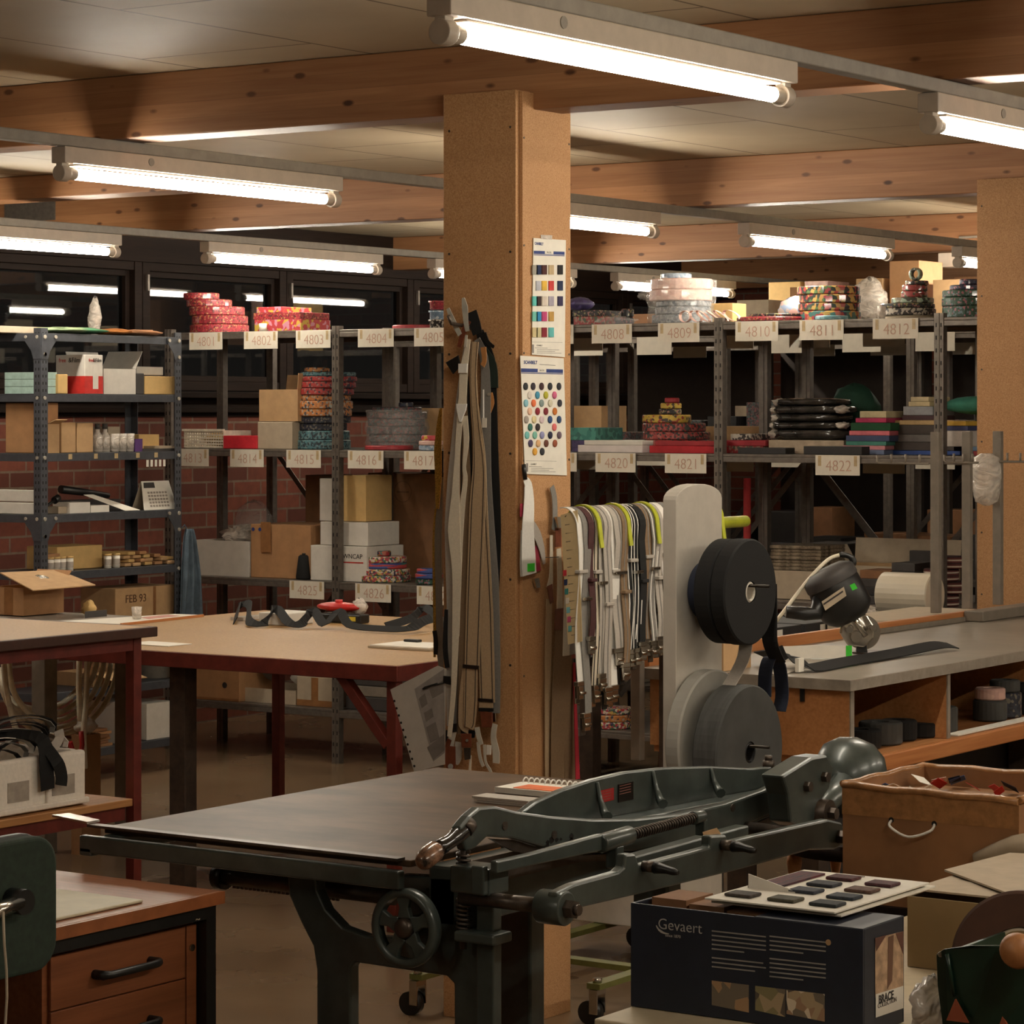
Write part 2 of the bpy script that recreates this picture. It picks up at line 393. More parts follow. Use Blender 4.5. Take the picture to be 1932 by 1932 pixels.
# ---------------------------------------------------------------- the room
XL, XR, YN, YF, ZC, ZB = -9.5, 2.6, -2.4, 16.6, 2.572, 2.388
struct('floor', MB().box(XL-.2,XR+.2,YN-.2,YF+.2,-.1,0), FLOOR, 'polished brown concrete floor')
struct('ceiling', MB().box(XL-.2,XR+.2,YN-.2,YF+.2,ZC,ZC+.1), CEIL, 'cream ceiling of long butted boards')
PLAST=mat('cream_plaster',(206,196,176),.8)
struct('wall_right', MB().box(XR,XR+.2,YN,YF,0,ZC), PLAST, 'cream plastered wall')
struct('wall_near', MB().box(XL-.2,XR+.2,YN-.2,YN,0,ZC), PLAST, 'cream plastered wall behind the viewer')
struct('wall_far', MB().box(XL-.2,XR+.2,YF,YF+.2,0,ZC), BRICK, 'red brick wall far behind the racking')
struct('wall_left', MB().box(XL-.2,XL,YN,YF,0,1.57), BRICK, 'red brick wall below the dark windows')
struct('trim_1', MB().box(XL-.2,XL+.02,YN,YF,1.572,1.70).box(XL-.2,XL+.09,YN,YF,1.665,1.695).box(XL,XL+.05,YN,YF,1.59,1.62), DKWOOD, 'dark brown sill boarding under the windows', bevel=.004)
struct('trim_2', MB().box(XL-.2,XL+.03,YN,YF,2.345,ZC), DKWOOD, 'dark brown lintel above the windows')
yy=YN; wn=0
while yy<YF-.2:
    pass; wn+=1
    y0=10.65-1.145*12+1.145*wn
    if y0>YF-1.2: break
    yy=y0+1.145
    if y0<4: continue
    k=MB()
    a,b=y0+.002,y0+1.143
    k.box(XL-.06,XL+.035,a,a+.055,1.702,2.343).box(XL-.06,XL+.035,b-.055,b,1.702,2.343).box(XL-.06,XL+.03,a+.055,b-.055,1.702,1.75).box(XL-.06,XL+.03,a+.055,b-.055,2.30,2.343)
    k.box(XL-.05,XL+.0,a+.055,a+.085,1.75,2.30).box(XL-.05,XL+.0,b-.085,b-.055,1.75,2.30).box(XL-.05,XL+.0,a+.085,b-.085,1.75,1.78).box(XL-.05,XL+.0,a+.085,b-.085,2.27,2.30)
    wf=struct('window_%d'%(wn-4), k, DKWOOD, 'dark brown framed window pane number %d along the brick wall'%(wn-4), bevel=.003)
    build('pane', MB().box(XL-.03,XL-.024,a+.08,b-.08,1.775,2.275), GLASS, wf)
    build('catch', MB().box(XL+.03,XL+.05,a+.02,a+.035,2.20,2.28), STEEL, wf)
# beams and pillars
for i,(by,lab) in enumerate([(2.70,'spruce ceiling beam nearest the viewer'),(6.155,'knotty spruce beam borne by the chart pillar'),(9.42,'knotty spruce beam behind the chart pillar'),(12.75,'spruce ceiling beam above the rear racking'),(15.9,'spruce ceiling beam by the far brick wall')]):
    o=struct('beam', MB().box(XL,XR,by,by+.14,ZB,ZC-.001), BEAM, lab, bevel=.004)
    if i==2:
        q=onY(10,385,by); q2=onY(105,415,by)
        build('bracket_plate', MB().box(q.x,q2.x,by-.006,by-.0005,q2.z,q.z), STEEL, o)
struct('beam', MB().box(XL,-7.35,8.55,8.72,2.475,ZC-.001), BEAM, 'short spruce board under the ceiling near the windows', bevel=.004)
for (x0,y0,lab) in ((-4.359,6.09,'mdf clad pillar with colour charts and hanging suspenders'),(-4.36,9.40,'mdf clad pillar behind the cutting counter')):
    zt=2.435
    o=struct('pillar', MB().box(x0+.001,x0+.244-.012,y0,y0+.243,0,zt), MDF, lab, bevel=.0015)
    build('side_panel', MB().box(x0+.233,x0+.244,y0+.014,y0+.243,0,zt-.004), MDF, o, bevel=.001)
    k=MB()
    for zz in [.35+.28*j for j in range(8)]:
        for xx in (.02,.215): k.cyl((x0+xx,y0-.001,zz+.03*math.sin(zz*9)),(x0+xx,y0+.002,zz+.03*math.sin(zz*9)),.0035,n=8)
        for yy2 in (.02,.235): k.cyl((x0+.2442+.001,y0+yy2,zz),(x0+.242,y0+yy2,zz),.003,n=8)
    build('screw_heads', k, DMETAL, o)
# lighting rails and lights
def lamp(X, Y0, label):
    e=empty('fluorescent_ceiling_light', label, 'ceiling light', (X,Y0+.6,2.262)); e['kind']='thing'
    L0,L1=Y0-.045,Y0+1.245
    k=MB().box(X-.0275,X+.0275,L0,L1,2.305,2.352).box(X-.020,X+.020,L0+.06,L1-.06,2.299,2.3049)
    build('housing', k, LAMPWHITE, e, bevel=.003)
    k=MB().cyl((X,Y0+.02,2.277),(X,Y0+1.18,2.277),.0165,n=16)
    build('tube', k, LIT, e)
    for yy2,dr in ((Y0-.028,1),(Y0+1.228,-1)):
        k=MB().cyl((X,yy2-.016,2.277),(X,yy2+.016,2.277),.024,n=20).box(X-.012,X+.012,yy2-.014,yy2+.014,2.285,2.306)
        k.cyl((X,yy2,2.277),(X,yy2+dr*.05,2.277),.0172,n=16)
        build('lampholder', k, LAMPWHITE, e, bevel=.002)
    build('screw_cover', MB().cyl((X+.0275,Y0+.32,2.332),(X+.0295,Y0+.32,2.332),.012,n=16), RAIL, e)
rows=[(-0.30,[2.2,4.18,6.16,8.14,10.1],'rail furthest to the right'),(-2.948,[.2,4.15,6.13],'nearest rail'),(-5.593,[5.98,7.95,9.92,11.89,13.14],'middle rail'),(-8.20,[5.95,7.82,9.68,11.4,13.1],'rail along the window wall')]
for X,ys,nm in rows:
    k=MB().box(X-.0205,X+.0205,YN+.3,YF-.1,2.353,2.386)
    solo('lighting_rail','long grey steel rail carrying the lights, '+nm,'rail',k,RAIL,bevel=.003)
    for i,y in enumerate(ys):
        lamp(X,y,'lit white fluorescent light with one bare tube, %s on the %s'%(ORD[i],nm))
k=MB().box(-6.05,-5.92,12.60,12.72,2.30,2.37)
solo('junction_box','small white junction box below the rear spruce beam','electrical box',k,LAMPWHITE,bevel=.004)
solo('cable_conduit','thin white cable clipped along the rear spruce beam','cable',MB().tube([(-6.0,12.735,2.45),(-5.2,12.735,2.46),(-4.4,12.735,2.45),(-3.2,12.735,2.47),(-2.2,12.735,2.46)],.007),LAMPWHITE)
# ---------------------------------------------------------------- shelving
def postbox(k, x, y, z0, z1, face=1, slots=True):
    # upright channel with two columns of slots towards the viewer (-Y)
    k.box(x-.02,x+.02,y,y+.012,z0,z1).box(x-.02,x-.012,y+.0121,y+.035,z0,z1).box(x+.012,x+.02,y+.0121,y+.035,z0,z1).box(x-.003,x+.003,y-.003,y-.0001,z0,z1)
    if slots:
        z=z0+.03
        while z<z1-.03:
            for dx in (-.0105,.0105): k.box(x+dx-.0025,x+dx+.0025,y-.0012,y-.0002,z,z+.016,1)
            z+=.05
ZS=[.243,.824,1.422,1.968]
def bay(Xa, Xb, Yf, label, first=False, depth=.76, mid=True, slots=True, zs=ZS, mats=(STEEL,DSTEEL), ztop=1.985):
    e=empty('racking_bay', label, 'shelf rack', ((Xa+Xb)/2,Yf+depth/2,0), 'steel racking bays')
    yr=Yf+depth
    for z in zs:
        k=MB().box(Xa+.021,Xb-.021,Yf+.002,yr+.03,z-.012,z)
        k.box(Xa+.021,Xb-.021,Yf+.002,Yf+.012,z-.034,z-.0121).box(Xa+.021,Xb-.021,yr+.02,yr+.03,z-.034,z-.0121)
        build('shelf_board', k, mats[0], e, bevel=.002)
    xs=[Xb]+([Xa] if first else [])
    for x in xs:
        for y in ([Yf,Yf+depth/2,yr] if mid else [Yf,yr]):
            k=MB(); postbox(k,x,y,0,ztop,slots=(slots and y==Yf)); build('post', k, list(mats), e)
    k=MB().bar((Xa+.02,yr+.04,.30),(Xb-.02,yr+.04,1.38),.025,.004,(0,1,0)).bar((Xa+.02,yr+.046,1.38),(Xb-.02,yr+.046,.30),.025,.004,(0,1,0))
    build('cross_brace', k, mats[0], e)
    return e
Y1=10.17
XB=[-8.88+i*1.0 for i in range(7)]
bl=['racking bay hung with signs 4801 to 4803, left of the chart pillar','racking bay hung with signs 4804 and 4805, partly hidden by the chart pillar','racking bay hung with signs 4808 and 4809','racking bay hung with signs 4810 to 4812','racking bay beyond sign 4812, cut by the rear pillar','racking bay hidden behind the rear pillar']
for i in range(5): bay(XB[i],XB[i+1],Y1,bl[i],i==0)
for r,(yr,nm) in enumerate(((11.95,'second'),(13.7,'third'))):
    for i in range(5):
        e=bay(XB[i],XB[i+1],yr,'dark racking bay in the %s row back, %s from the window wall'%(nm,ORD[i]),i==0,slots=False)
        if r==1 and i<3: build('back_panel',MB().box(XB[i]+.025,XB[i+1]-.025,yr+.6,yr+.606,(1.43 if i==0 else .25),1.955),mat('dark_hardboard',(44,34,28),.8),e)
def sign(no, pxa, pxb, Yf, z, label, group='numbered paper signs'):
    xa=onY(pxa,800,Yf).x; xb=xa+.2; y=Yf-.0055
    e=empty('shelf_sign', label, 'sign', ((xa+xb)/2,y,z-.085), group)
    build('paper', MB().box(xa,xb,y-.0015,y,z-.082,z-.001), SIGNP, e)
    for x in (xa+.012,xb-.026): build('tape', MB().box(x,x+.014,y-.0022,y-.0016,z-.045,z-.004), TAPE, e)
    if no: text('number', no, e, ((xa+xb)/2+.005,y-.0022,z-.046), .064, INK, FRONT, bold=-.012, sx=.92)
lv={3:'top',2:'middle',1:'lower'}
for no,px,l in (('4801',359,3),('4802',462,3),('4803',560,3),('4804',677,3),('4805',783,3),('4807',1010,3),('4808',1118,3),('4809',1243,3),('4810',1389,3),('4811',1510,3),('4812',1648,3),
                ('4813',334,2),('4814',436,2),('4815',542,2),('4816',658,2),('4817',764,2),('4819',1016,2),('4820',1125,2),('4821',1256,2),('4822',1540,2),('4825',548,1),('4826',672,1),('4827',788,1)):
    sign(no,px,0,Y1,ZS[l],'white paper sign %s taped to the %s shelf edge'%(no,lv[l]))
# signs seen from behind under the farther shelf edges
for r,(yy2,nm) in enumerate(((Y1+.80,'back edge of the front racking'),(11.95,'front edge of the second racking row'),(12.75,'back edge of the second racking row'))):
    n=0
    for i,x in enumerate([-7.9,-7.5,-7.15,-6.75,-6.36,-5.98,-5.62,-5.25,-4.9,-4.5,-4.2]):
        if (i+r)%4==3: continue
        xo=x+.13*r
        for l in (3,2):
            if l==2 and (i+r)%2: continue
            solo('shelf_sign','blank paper sign under the %s, %s, %s shelf'%(nm,ORD[n],lv[l]),'sign',MB().box(xo,xo+.2,yy2-.0065,yy2-.005,ZS[l]-.092,ZS[l]-.004),SIGNP,'blank sign backs')
        n+=1
# ---------------------------------------------------------------- goods
def carton(x0,x1,y0,y1,z0,z1,m,label,cat='box',name='carton',op=False,flaps=(),tape=None,group=None,inside=None,parts=()):
    e=empty(name,label,cat,((x0+x1)/2,(y0+y1)/2,z0),group)
    t=.004
    if op:
        k=MB().box(x0,x1,y0,y1,z0,z0+t).box(x0,x1,y0,y0+t,z0+t,z1).box(x0,x1,y1-t,y1,z0+t,z1).box(x0,x0+t,y0+t,y1-t,z0+t,z1).box(x1-t,x1,y0+t,y1-t,z0+t,z1)
        build('body',k,m,e)
    else: build('body',MB().box(x0,x1,y0,y1,z0,z1),m,e,bevel=.003)
    for sd,ang,ln in flaps:
        a=math.radians(ang); c,s_=math.cos(a)*ln,math.sin(a)*ln
        g=.0006
        if sd=='f': pts=[(x0,y0,z1+g),(x1,y0,z1+g),(x1,y0-c,z1+s_),(x0,y0-c,z1+s_)]
        if sd=='b': pts=[(x0,y1,z1+g),(x1,y1,z1+g),(x1,y1+c,z1+s_),(x0,y1+c,z1+s_)]
        if sd=='r': pts=[(x1,y0,z1+g),(x1,y1,z1+g),(x1+c,y1,z1+s_),(x1+c,y0,z1+s_)]
        if sd=='l': pts=[(x0,y0,z1+g),(x0,y1,z1+g),(x0-c,y1,z1+s_),(x0-c,y0,z1+s_)]
        n=(V(pts[1])-V(pts[0])).cross(V(pts[3])-V(pts[0])).normalized()*.003
        if n.z<0: n=-n
        build('flap',MB().prism(pts,n),m,e)
    if tape:
        for (a,b,sd) in tape:
            if sd=='f': build('tape_strip',MB().box(a,b,y0-.0008,y0-.0001,z0+.001,z1-.001),PTAPE,e)
            if sd=='fh': build('tape_strip',MB().box(x0,x1,y0-.0008,y0-.0001,a,b),PTAPE,e)
            if sd=='r': build('tape_strip',MB().box(x1+.0001,x1+.0008,a,b,z0+.001,z1-.001),PTAPE,e)
    return e
def shelfx(px, Y): return onY(px,800,Y).x
def hz(px, py, Y): return onY(px,py,Y).z
def box1(px0,px1,py,z,m,label,dy=.06,dep_=.25,name='carton',cat='box',**k):
    y0=Y1+dy
    return carton(shelfx(px0,y0),shelfx(px1,y0),y0,y0+dep_,z+.001,hz((px0+px1)/2,py,y0),m,label,cat,name,**k)
def flat1(px0,px1,pya,pyb,z,m,label,dy=.06,dep_=.22,name='flat_box',cat='box',group=None):
    # a flat board or box in a pile: px extents, thickness from its pixel rows
    y0=Y1+dy; x0,x1=shelfx(px0,y0),shelfx(px1,y0); h=(pyb-pya)*dep(onY(px0,800,y0))/F
    solo(name,label,cat,MB().box(x0,x1,y0,y0+dep_,z+.0006,z+h),m,group,bevel=.002)
    return z+h
def rolls(layers, z, where, dy=.2, name='ribbon_roll', cat='ribbon roll', group=None, hole=.35, wrap=None):
    """layers bottom to top: (px0, px1, pixel thickness, material, look)"""
    Yc=Y1+dy; n=len(layers); seen={}
    for i,(a,b,h,m,look) in enumerate(layers):
        d=Yc/(C+S*((a+b)/2-CX)/F); r=(b-a)/2*d/F; hh=h*d/F
        x=shelfx((a+b)/2,Yc)
        y=Yc+(.17-(i*37%10)*.0006 if False else 0)
        pos='bottom' if i==0 else 'topmost' if i==n-1 else ORD[i]+' from the bottom'
        lab='%s roll, %s of %s'%(look,pos,where) if n>1 else '%s roll %s'%(look,where)
        solo(name,lab,cat,MB().ring((x,y,z+.0006),(0,0,1),r,r*hole,hh-.001,28),m,group or where)
        z+=hh
    return z
p=lambda n,cols,s=45,**k: pattern(n,cols,s,**k)
R_RED=p('red_flower_ribbon',[(132,36,46),(148,48,56),(140,40,48),(132,36,46),(144,46,52),(84,36,34),(176,126,84),(166,50,58)],150)
R_TOY=p('yellow_toy_ribbon',[(190,160,64),(170,56,60),(190,130,150),(172,52,60),(180,60,66)],60)
R_TEAL=p('teal_checked_ribbon',[(80,124,132),(48,62,70),(110,136,138),(72,112,120),(40,50,58)],110)
R_RDK=p('red_checked_ribbon',[(150,48,50),(166,58,56),(52,50,64),(158,52,52),(150,116,104)],110)
R_ORA=p('orange_checked_ribbon',[(184,118,64),(196,132,74),(70,68,74),(178,110,60),(164,160,150)],110)
R_NAV=p('navy_checked_ribbon',[(30,34,50),(40,44,60),(26,28,40),(110,104,92),(40,46,60)],120)
R_WRP=p('dark_wrapped_ribbon',[(90,70,70),(60,56,58),(120,70,70),(70,86,86),(50,44,46)],130)
R_REDF=p('plain_red_ribbon',[(160,44,52),(150,40,48),(166,52,56)],30)
R_MULT=p('multicolour_ribbon',[(170,56,64),(206,196,180),(70,104,76),(66,64,86),(196,160,84),(164,62,78),(200,190,180)],110)
R_BLUE=p('red_blue_ribbon',[(180,60,60),(60,80,140),(190,70,70),(60,110,100)],50,stretch=(.2,.2,2))
R_PAST=p('pale_blue_ribbon',[(130,150,170),(150,165,180),(190,195,200),(110,130,150)],80)
R_PINK=p('pale_pink_ribbon',[(216,176,164),(222,186,172),(206,166,156)],40)
R_GRBL=p('grey_blue_ribbon',[(96,104,112),(116,122,128),(140,144,148),(80,90,100)],110)
R_GRAF=p('graffiti_ribbon',[(160,60,54),(44,42,42),(82,112,66),(184,136,78),(150,54,66),(44,58,50),(188,156,86),(50,46,44)],62)
R_BOLD=p('bold_shape_ribbon',[(54,52,76),(166,60,60),(184,150,80),(64,112,106),(172,100,84)],56)
R_BLKF=p('black_flower_ribbon',[(26,24,26),(32,28,30),(24,22,24),(150,104,98),(28,26,28),(130,124,80),(30,26,28),(26,24,26)],140)
R_BW=p('black_white_ribbon',[(48,42,42),(180,170,156),(64,54,52),(184,174,160)],100)
R_PALE=p('pale_green_ribbon',[(150,170,150),(60,60,50),(170,180,160),(120,110,90)],60)
R_GRN=p('green_bird_ribbon',[(28,66,44),(24,56,38),(30,70,46),(24,56,38),(30,66,46),(150,94,102),(96,116,122),(28,62,44),(26,58,40)],130)
R_NVP=p('navy_bird_ribbon',[(30,30,60),(36,36,66),(28,28,54),(150,88,104),(32,32,58)],130)
R_STR=stripes('red_striped_ribbon',[(176,70,60),(176,70,60),(50,40,44),(196,150,130),(60,44,46)],2,26)
R_YEL=p('yellow_face_ribbon',[(190,160,64),(194,166,68),(182,152,58),(60,52,42),(150,64,54)],90)
R_BKM=p('black_red_ribbon',[(150,56,54),(46,42,42),(144,52,50),(160,90,82),(44,60,54)],110)
R_ROSE=p('red_rose_ribbon',[(136,46,46),(146,52,52),(66,80,58),(154,120,106)],110)
LBL=p('light_blue_fabric',[(110,160,170),(150,190,196),(120,170,180)],60)
T=ZS[3]; M_=ZS[2]; L=ZS[1]; B=ZS[0]
# -- top shelf, left of the pillar
rolls([(358,470,16,R_RED,'red flowered ribbon'),(362,468,17,R_RED,'red flowered ribbon'),(357,462,17,R_RED,'red flowered ribbon'),(352,438,14,R_RED,'red flowered ribbon'),(346,414,13,R_RED,'red flowered ribbon')],T,'the leaning red stack above sign 4801')
z=flat1(480,568,600,622,T,R_TOY,'yellow and red toy print flat box above sign 4802')
z=flat1(478,566,587,600,z,R_RED,'red flowered flat box lying on the toy print box')
z=flat1(484,532,576,587,z,R_TOY,'pink and yellow flat box topmost above sign 4802')
solo('paper_core','short white paper core standing before the toy print box','tube',MB().cyl((shelfx(496,Y1+.03),Y1+.03,T+.001),(shelfx(496,Y1+.03),Y1+.03,T+.036),.018),PAPER)
rolls([(740,834,8,R_REDF,'plain red ribbon')],T,'lying flat above sign 4804')
for i,(h,m,nm) in enumerate(((16,R_BW,'black and white jar'),(18,R_PAST,'blue lidded jar'),(20,R_RED,'pink jar'))):
    zz=[T,T+.04,T+.084][i]; x=shelfx(826,Y1+.12)
    solo('jar','%s in the short jar stack against the pillar'%nm,'jar',MB().lathe((x,Y1+.12,zz+.001),(0,0,1),[(0,0),(.036,0),(.036,.03),(.042,.031),(.042,.038),(0,.038)],20),m,'stacked jars')
# -- top shelf, right of the pillar
z=flat1(1082,1142,596,612,T,R_ROSE,'red rose fabric folded at the pillar, above sign 4807')
z=flat1(1080,1128,584,596,z,R_BLKF,'black flowered fabric folded on the red rose fabric')
solo('fabric_bundle','purple fabric bundle on top of the folded fabrics','fabric',MB().ball((shelfx(1094,Y1+.15),Y1+.15,z+.03),.06,.07,.03,jit=.15),p('purple_fabric',[(70,60,110),(90,80,130),(60,50,90)]))
rolls([(1128,1196,15,R_NVP,'dark bird print ribbon'),(1172,1196,16,R_BLKF,'dark flowered ribbon')],T,'the small dark pair above sign 4808')
solo('plastic_bag','crumpled clear plastic bag lying above sign 4808','bag',MB().ball((shelfx(1160,Y1+.04),Y1+.05,T+.016),.1,.04,.016,jit=.5),CLEAR)
zz=rolls([(1230,1344,17,R_GRBL,'grey blue ribbon'),(1236,1342,15,R_GRBL,'grey blue ribbon'),(1238,1342,11,R_GRBL,'grey blue ribbon'),(1225,1344,21,R_PINK,'pale pink wrapped ribbon'),(1228,1345,21,R_PINK,'pale pink wrapped ribbon'),(1246,1305,11,R_PAST,'pale blue ribbon')],T,'the pastel stack above sign 4809')
xc=shelfx(1285,Y1+.2)
solo('plastic_wrap','clear plastic wrapping around the pastel ribbon stack','wrapping',MB().lathe((xc,Y1+.2,T+.002),(0,0,1),[(.142,0),(.145,.03),(.138,.07),(.15,.1),(.148,.14),(.152,.185)],24).ball((xc-.165,Y1+.17,T+.125),.03,.02,.018,jit=.4),CLEAR)
k=MB()
for i in range(6):
    x=shelfx(1292+i*17,Y1+.03); kk=MB()
    pth=[(x+.026*math.sin(a)*(1+.1*i%2),Y1+.035+.012*(i%2),T+.026+.024*math.cos(a+.5*i)) for a in [j*.5 for j in range(14)]]
    solo('ribbon_curl','pale pink ribbon curl, %s along the edge beside sign 4809'%ORD[i],'ribbon',MB().ribbon(pth,.022,(0,1,0),.0015),R_PINK,'pink ribbon curls')
box1(1338,1382,572,T,YCARD,'small tan carton behind the pink ribbon curls',dy=.3,dep_=.12)
rolls([(1390,1530,9,R_RED,'red flowered ribbon'),(1412,1520,6,R_BLKF,'black flowered ribbon')],T,'the thin wide pair above sign 4810',dy=.17)
rolls([(1388,1452,12,R_GRN,'green print ribbon')],T,'behind sign 4810',dy=.45)
solo('fabric_bundle','pale blue and pink fabric bundle above sign 4810','fabric',MB().ball((shelfx(1490,Y1+.4),Y1+.45,T+.06),.07,.07,.055,jit=.25),p('blue_pink_fabric',[(150,170,200),(90,110,160),(220,180,170),(200,190,190)],30))
rolls([(1508,1624,19,R_BOLD,'bold shape print ribbon'),(1506,1622,15,R_GRAF,'graffiti print ribbon'),(1508,1624,16,R_GRAF,'graffiti print ribbon'),(1504,1622,16,R_GRAF,'graffiti print ribbon')],T,'the colourful stack above sign 4811',dy=.24)
rolls([(1538,1600,8,LBL,'pale blue ribbon')],T,'lying before the colourful stack',dy=.06)
z=rolls([(1668,1766,7,GCARD,'plain beige ribbon'),(1662,1766,14,R_BW,'black and white ribbon'),(1660,1764,9,R_BLKF,'black flowered ribbon'),(1682,1762,11,R_PALE,'pale green ribbon'),(1700,1750,12,R_ROSE,'red rose ribbon'),(1702,1750,12,R_ROSE,'red rose ribbon'),(1708,1752,8,R_BLKF,'black flowered ribbon')],T,'the stepped stack above sign 4812',dy=.2)
x=shelfx(1728,Y1+.2); solo('tape_roll','tape roll standing upright on the stepped ribbon stack','tape',MB().ring((x,Y1+.185,z+.027),(0,1,0),.026,.017,.03),R_PALE)
solo('drinking_glass','small clear tumbler beside sign 4812','glass',MB().lathe((shelfx(1662,Y1+.03),Y1+.035,T+.001),(0,0,1),[(0,0),(.014,0),(.018,.05),(.016,.05),(.012,.004),(0,.004)],18),CLEAR2)
z=rolls([(1778,1902,22,R_GRN,'green bird print ribbon'),(1777,1890,17,R_GRN,'green bird print ribbon'),(1778,1878,14,R_GRN,'green bird print ribbon'),(1792,1860,10,R_NVP,'navy bird print ribbon'),(1810,1848,11,R_NVP,'plum bird print ribbon')],T,'the green stack beside the pillar',dy=.2)
rolls([(1845,1925,76,R_STR,'tall red striped ribbon')],T,'behind the green stack',dy=.5)
# cartons and sacks on the rear rows' top shelves
rr=random.Random(3)
for i,(px,pw,ph,m,nm,yy2) in enumerate(((1520,60,40,CARD,'brown carton',12.3),(1640,50,46,CARD2,'tan carton',12.3),(1706,56,60,CARD,'brown kraft carton',12.3),(1790,60,44,CARD2,'tan carton',12.3),(1420,60,30,GCARD,'beige carton',12.3),(1540,44,70,R_PINK,'cream ribbon carton',14.1),(1480,60,54,YCARD,'yellowish carton',14.1),(1600,60,40,CARD3,'dark brown carton',14.1),(1680,70,56,CARD3,'dark brown carton',14.1),(1830,60,60,CARD3,'dark brown carton',14.1),(1130,60,20,GCARD,'beige carton',12.3),(1210,50,20,CARD3,'dark carton',12.3))):
    a=onY(px-pw/2,600,yy2); b_=onY(px+pw/2,600,yy2); h=min(.36,ph*2.3*dep(a)/F)
    carton(a.x,b_.x,yy2,yy2+.26,T+.001,T+h,m,'%s on top of the %s racking row back, %s from the window wall'%(nm,'second' if yy2<13 else 'third',ORD[i]),group='cartons on the rear racking')
solo('plastic_sack','shiny creased clear plastic sack on the second row behind sign 4811','bag',MB().ball(onY(1640,574,12.22)+V((0,0,.02)),.09,.08,.1,jit=.35),CLEAR2)
# -- middle shelf, left of the pillar
e=empty('plastic_basket','white plastic mesh basket on the shelf above sign 4813','basket',(shelfx(383,Y1+.1),Y1+.12,M_))
x0,x1=shelfx(347,Y1+.05),shelfx(420,Y1+.05); k=MB()
BK=mat('white_basket_plastic',(226,216,196),.5)
for j in range(6): k.box(x0,x1,Y1+.05,Y1+.054,M_+.004+.014*j,M_+.011+.014*j)
for j in range(17): k.box(x0+(x1-x0)*j/16-.003,x0+(x1-x0)*j/16+.003,Y1+.0541,Y1+.057,M_+.004,M_+.085)
k.box(x0-.006,x1+.006,Y1+.042,Y1+.06,M_+.082,M_+.092).box(x0,x0+.004,Y1+.06,Y1+.26,M_+.004,M_+.085).box(x1-.004,x1,Y1+.06,Y1+.26,M_+.004,M_+.085).box(x0,x1,Y1+.256,Y1+.26,M_+.004,M_+.085).box(x0,x1,Y1+.058,Y1+.256,M_+.001,M_+.004)
build('basket_body',k,BK,e)
build('liner',MB().ball(((x0+x1)/2+.03,Y1+.14,M_+.045),.08,.07,.035,jit=.2),YCARD,e)
box1(421,484,822,M_,mat('bright_red_card',(196,40,52),.6),'bright red flat box above sign 4814',dy=.03,dep_=.2,name='box')
box1(486,551,796,M_,GCARD,'beige carton under the tall open carton',dy=.04,dep_=.2)
y0=Y1+.05; xa,xb=shelfx(489,y0),shelfx(549,y0); zb=hz(515,796,y0)+.003
carton(xa,xb+.04,y0,y0+.2,zb,hz(515,735,y0),CARD2,'tall tan open carton with a raised flap left of the checked rolls',op=True,flaps=(('b',80,.07),('r',86,.075)))
rolls([(556,662,18,R_TEAL,'teal checked ribbon'),(558,660,17,R_TEAL,'teal checked ribbon'),(560,655,14,R_NAV,'navy checked ribbon'),(558,662,13,R_NAV,'navy checked ribbon'),(553,664,14,R_ORA,'orange checked ribbon'),(553,666,15,R_ORA,'orange checked ribbon'),(557,662,11,R_ORA,'orange checked ribbon'),(558,668,13,R_RDK,'red checked ribbon'),(562,672,12,R_RDK,'red checked ribbon'),(565,674,10,R_RDK,'red checked ribbon'),(566,672,8,R_TEAL,'teal edged ribbon'),(574,622,9,R_ORA,'thin orange ribbon')],M_,'the tall checked stack above sign 4815',dy=.2)
z=rolls([(700,796,14,R_WRP,'dark wrapped ribbon'),(696,800,15,R_WRP,'dark wrapped ribbon'),(692,806,15,R_WRP,'dark wrapped ribbon'),(694,802,14,R_WRP,'dark wrapped ribbon'),(692,806,13,R_WRP,'dark wrapped ribbon'),(702,796,9,R_WRP,'green edged ribbon'),(752,780,9,R_NAV,'small dark green ribbon')],M_,'the film wrapped stack above sign 4816',dy=.3)
solo('plastic_wrap','clear film wrapped around the dark ribbon stack above sign 4816','wrapping',MB().lathe((shelfx(749,Y1+.3),Y1+.3,M_+.002),(0,0,1),[(.134,0),(.15,.03),(.14,.06),(.152,.1),(.14,.14),(.146,.18)],22),CLEAR)
rolls([(688,780,9,R_REDF,'flat red ribbon')],M_,'before the film wrapped stack',dy=.13)
rolls([(790,834,10,R_PAST,'pale print ribbon'),(790,836,9,R_PINK,'pink print ribbon'),(795,832,10,R_TOY,'yellow print ribbon')],M_,'the small pale stack above sign 4817',dy=.08)
box1(795,834,770,M_,CARD2,'tan carton behind the small pale stack',dy=.42,dep_=.15)
# -- middle shelf, right of the pillar
z=flat1(1078,1128,826,848,M_,p('violet_print',[(60,50,90),(70,60,104),(50,40,80)]),'violet print flat box against the pillar, above sign 4819',dy=.1)
z=flat1(1076,1124,802,826,z,p('teal_print',[(50,120,110),(70,140,126),(44,100,94)]),'teal print flat box on the violet print box',dy=.1)
z=flat1(1090,1212,842,856,M_,mat('glossy_white_film',(216,206,202),.25,0,.04),'lower white wrapped flat pack above sign 4820',dy=.03,dep_=.3,name='flat_pack')
z=flat1(1102,1212,832,841,z,WCARD,'white flat pack topmost above sign 4820',dy=.03,dep_=.3,name='flat_pack')
z=flat1(1225,1350,842,856,M_,mat('glossy_red_film',(170,44,50),.25,0,.15),'glossy red wrapped flat pack above sign 4821',dy=.02,dep_=.1,name='flat_pack')
z=flat1(1236,1352,833,842,z,mat('dull_red_card',(150,34,40),.6),'dull red flat pack lying on the glossy red one',dy=.02,dep_=.1,name='flat_pack')
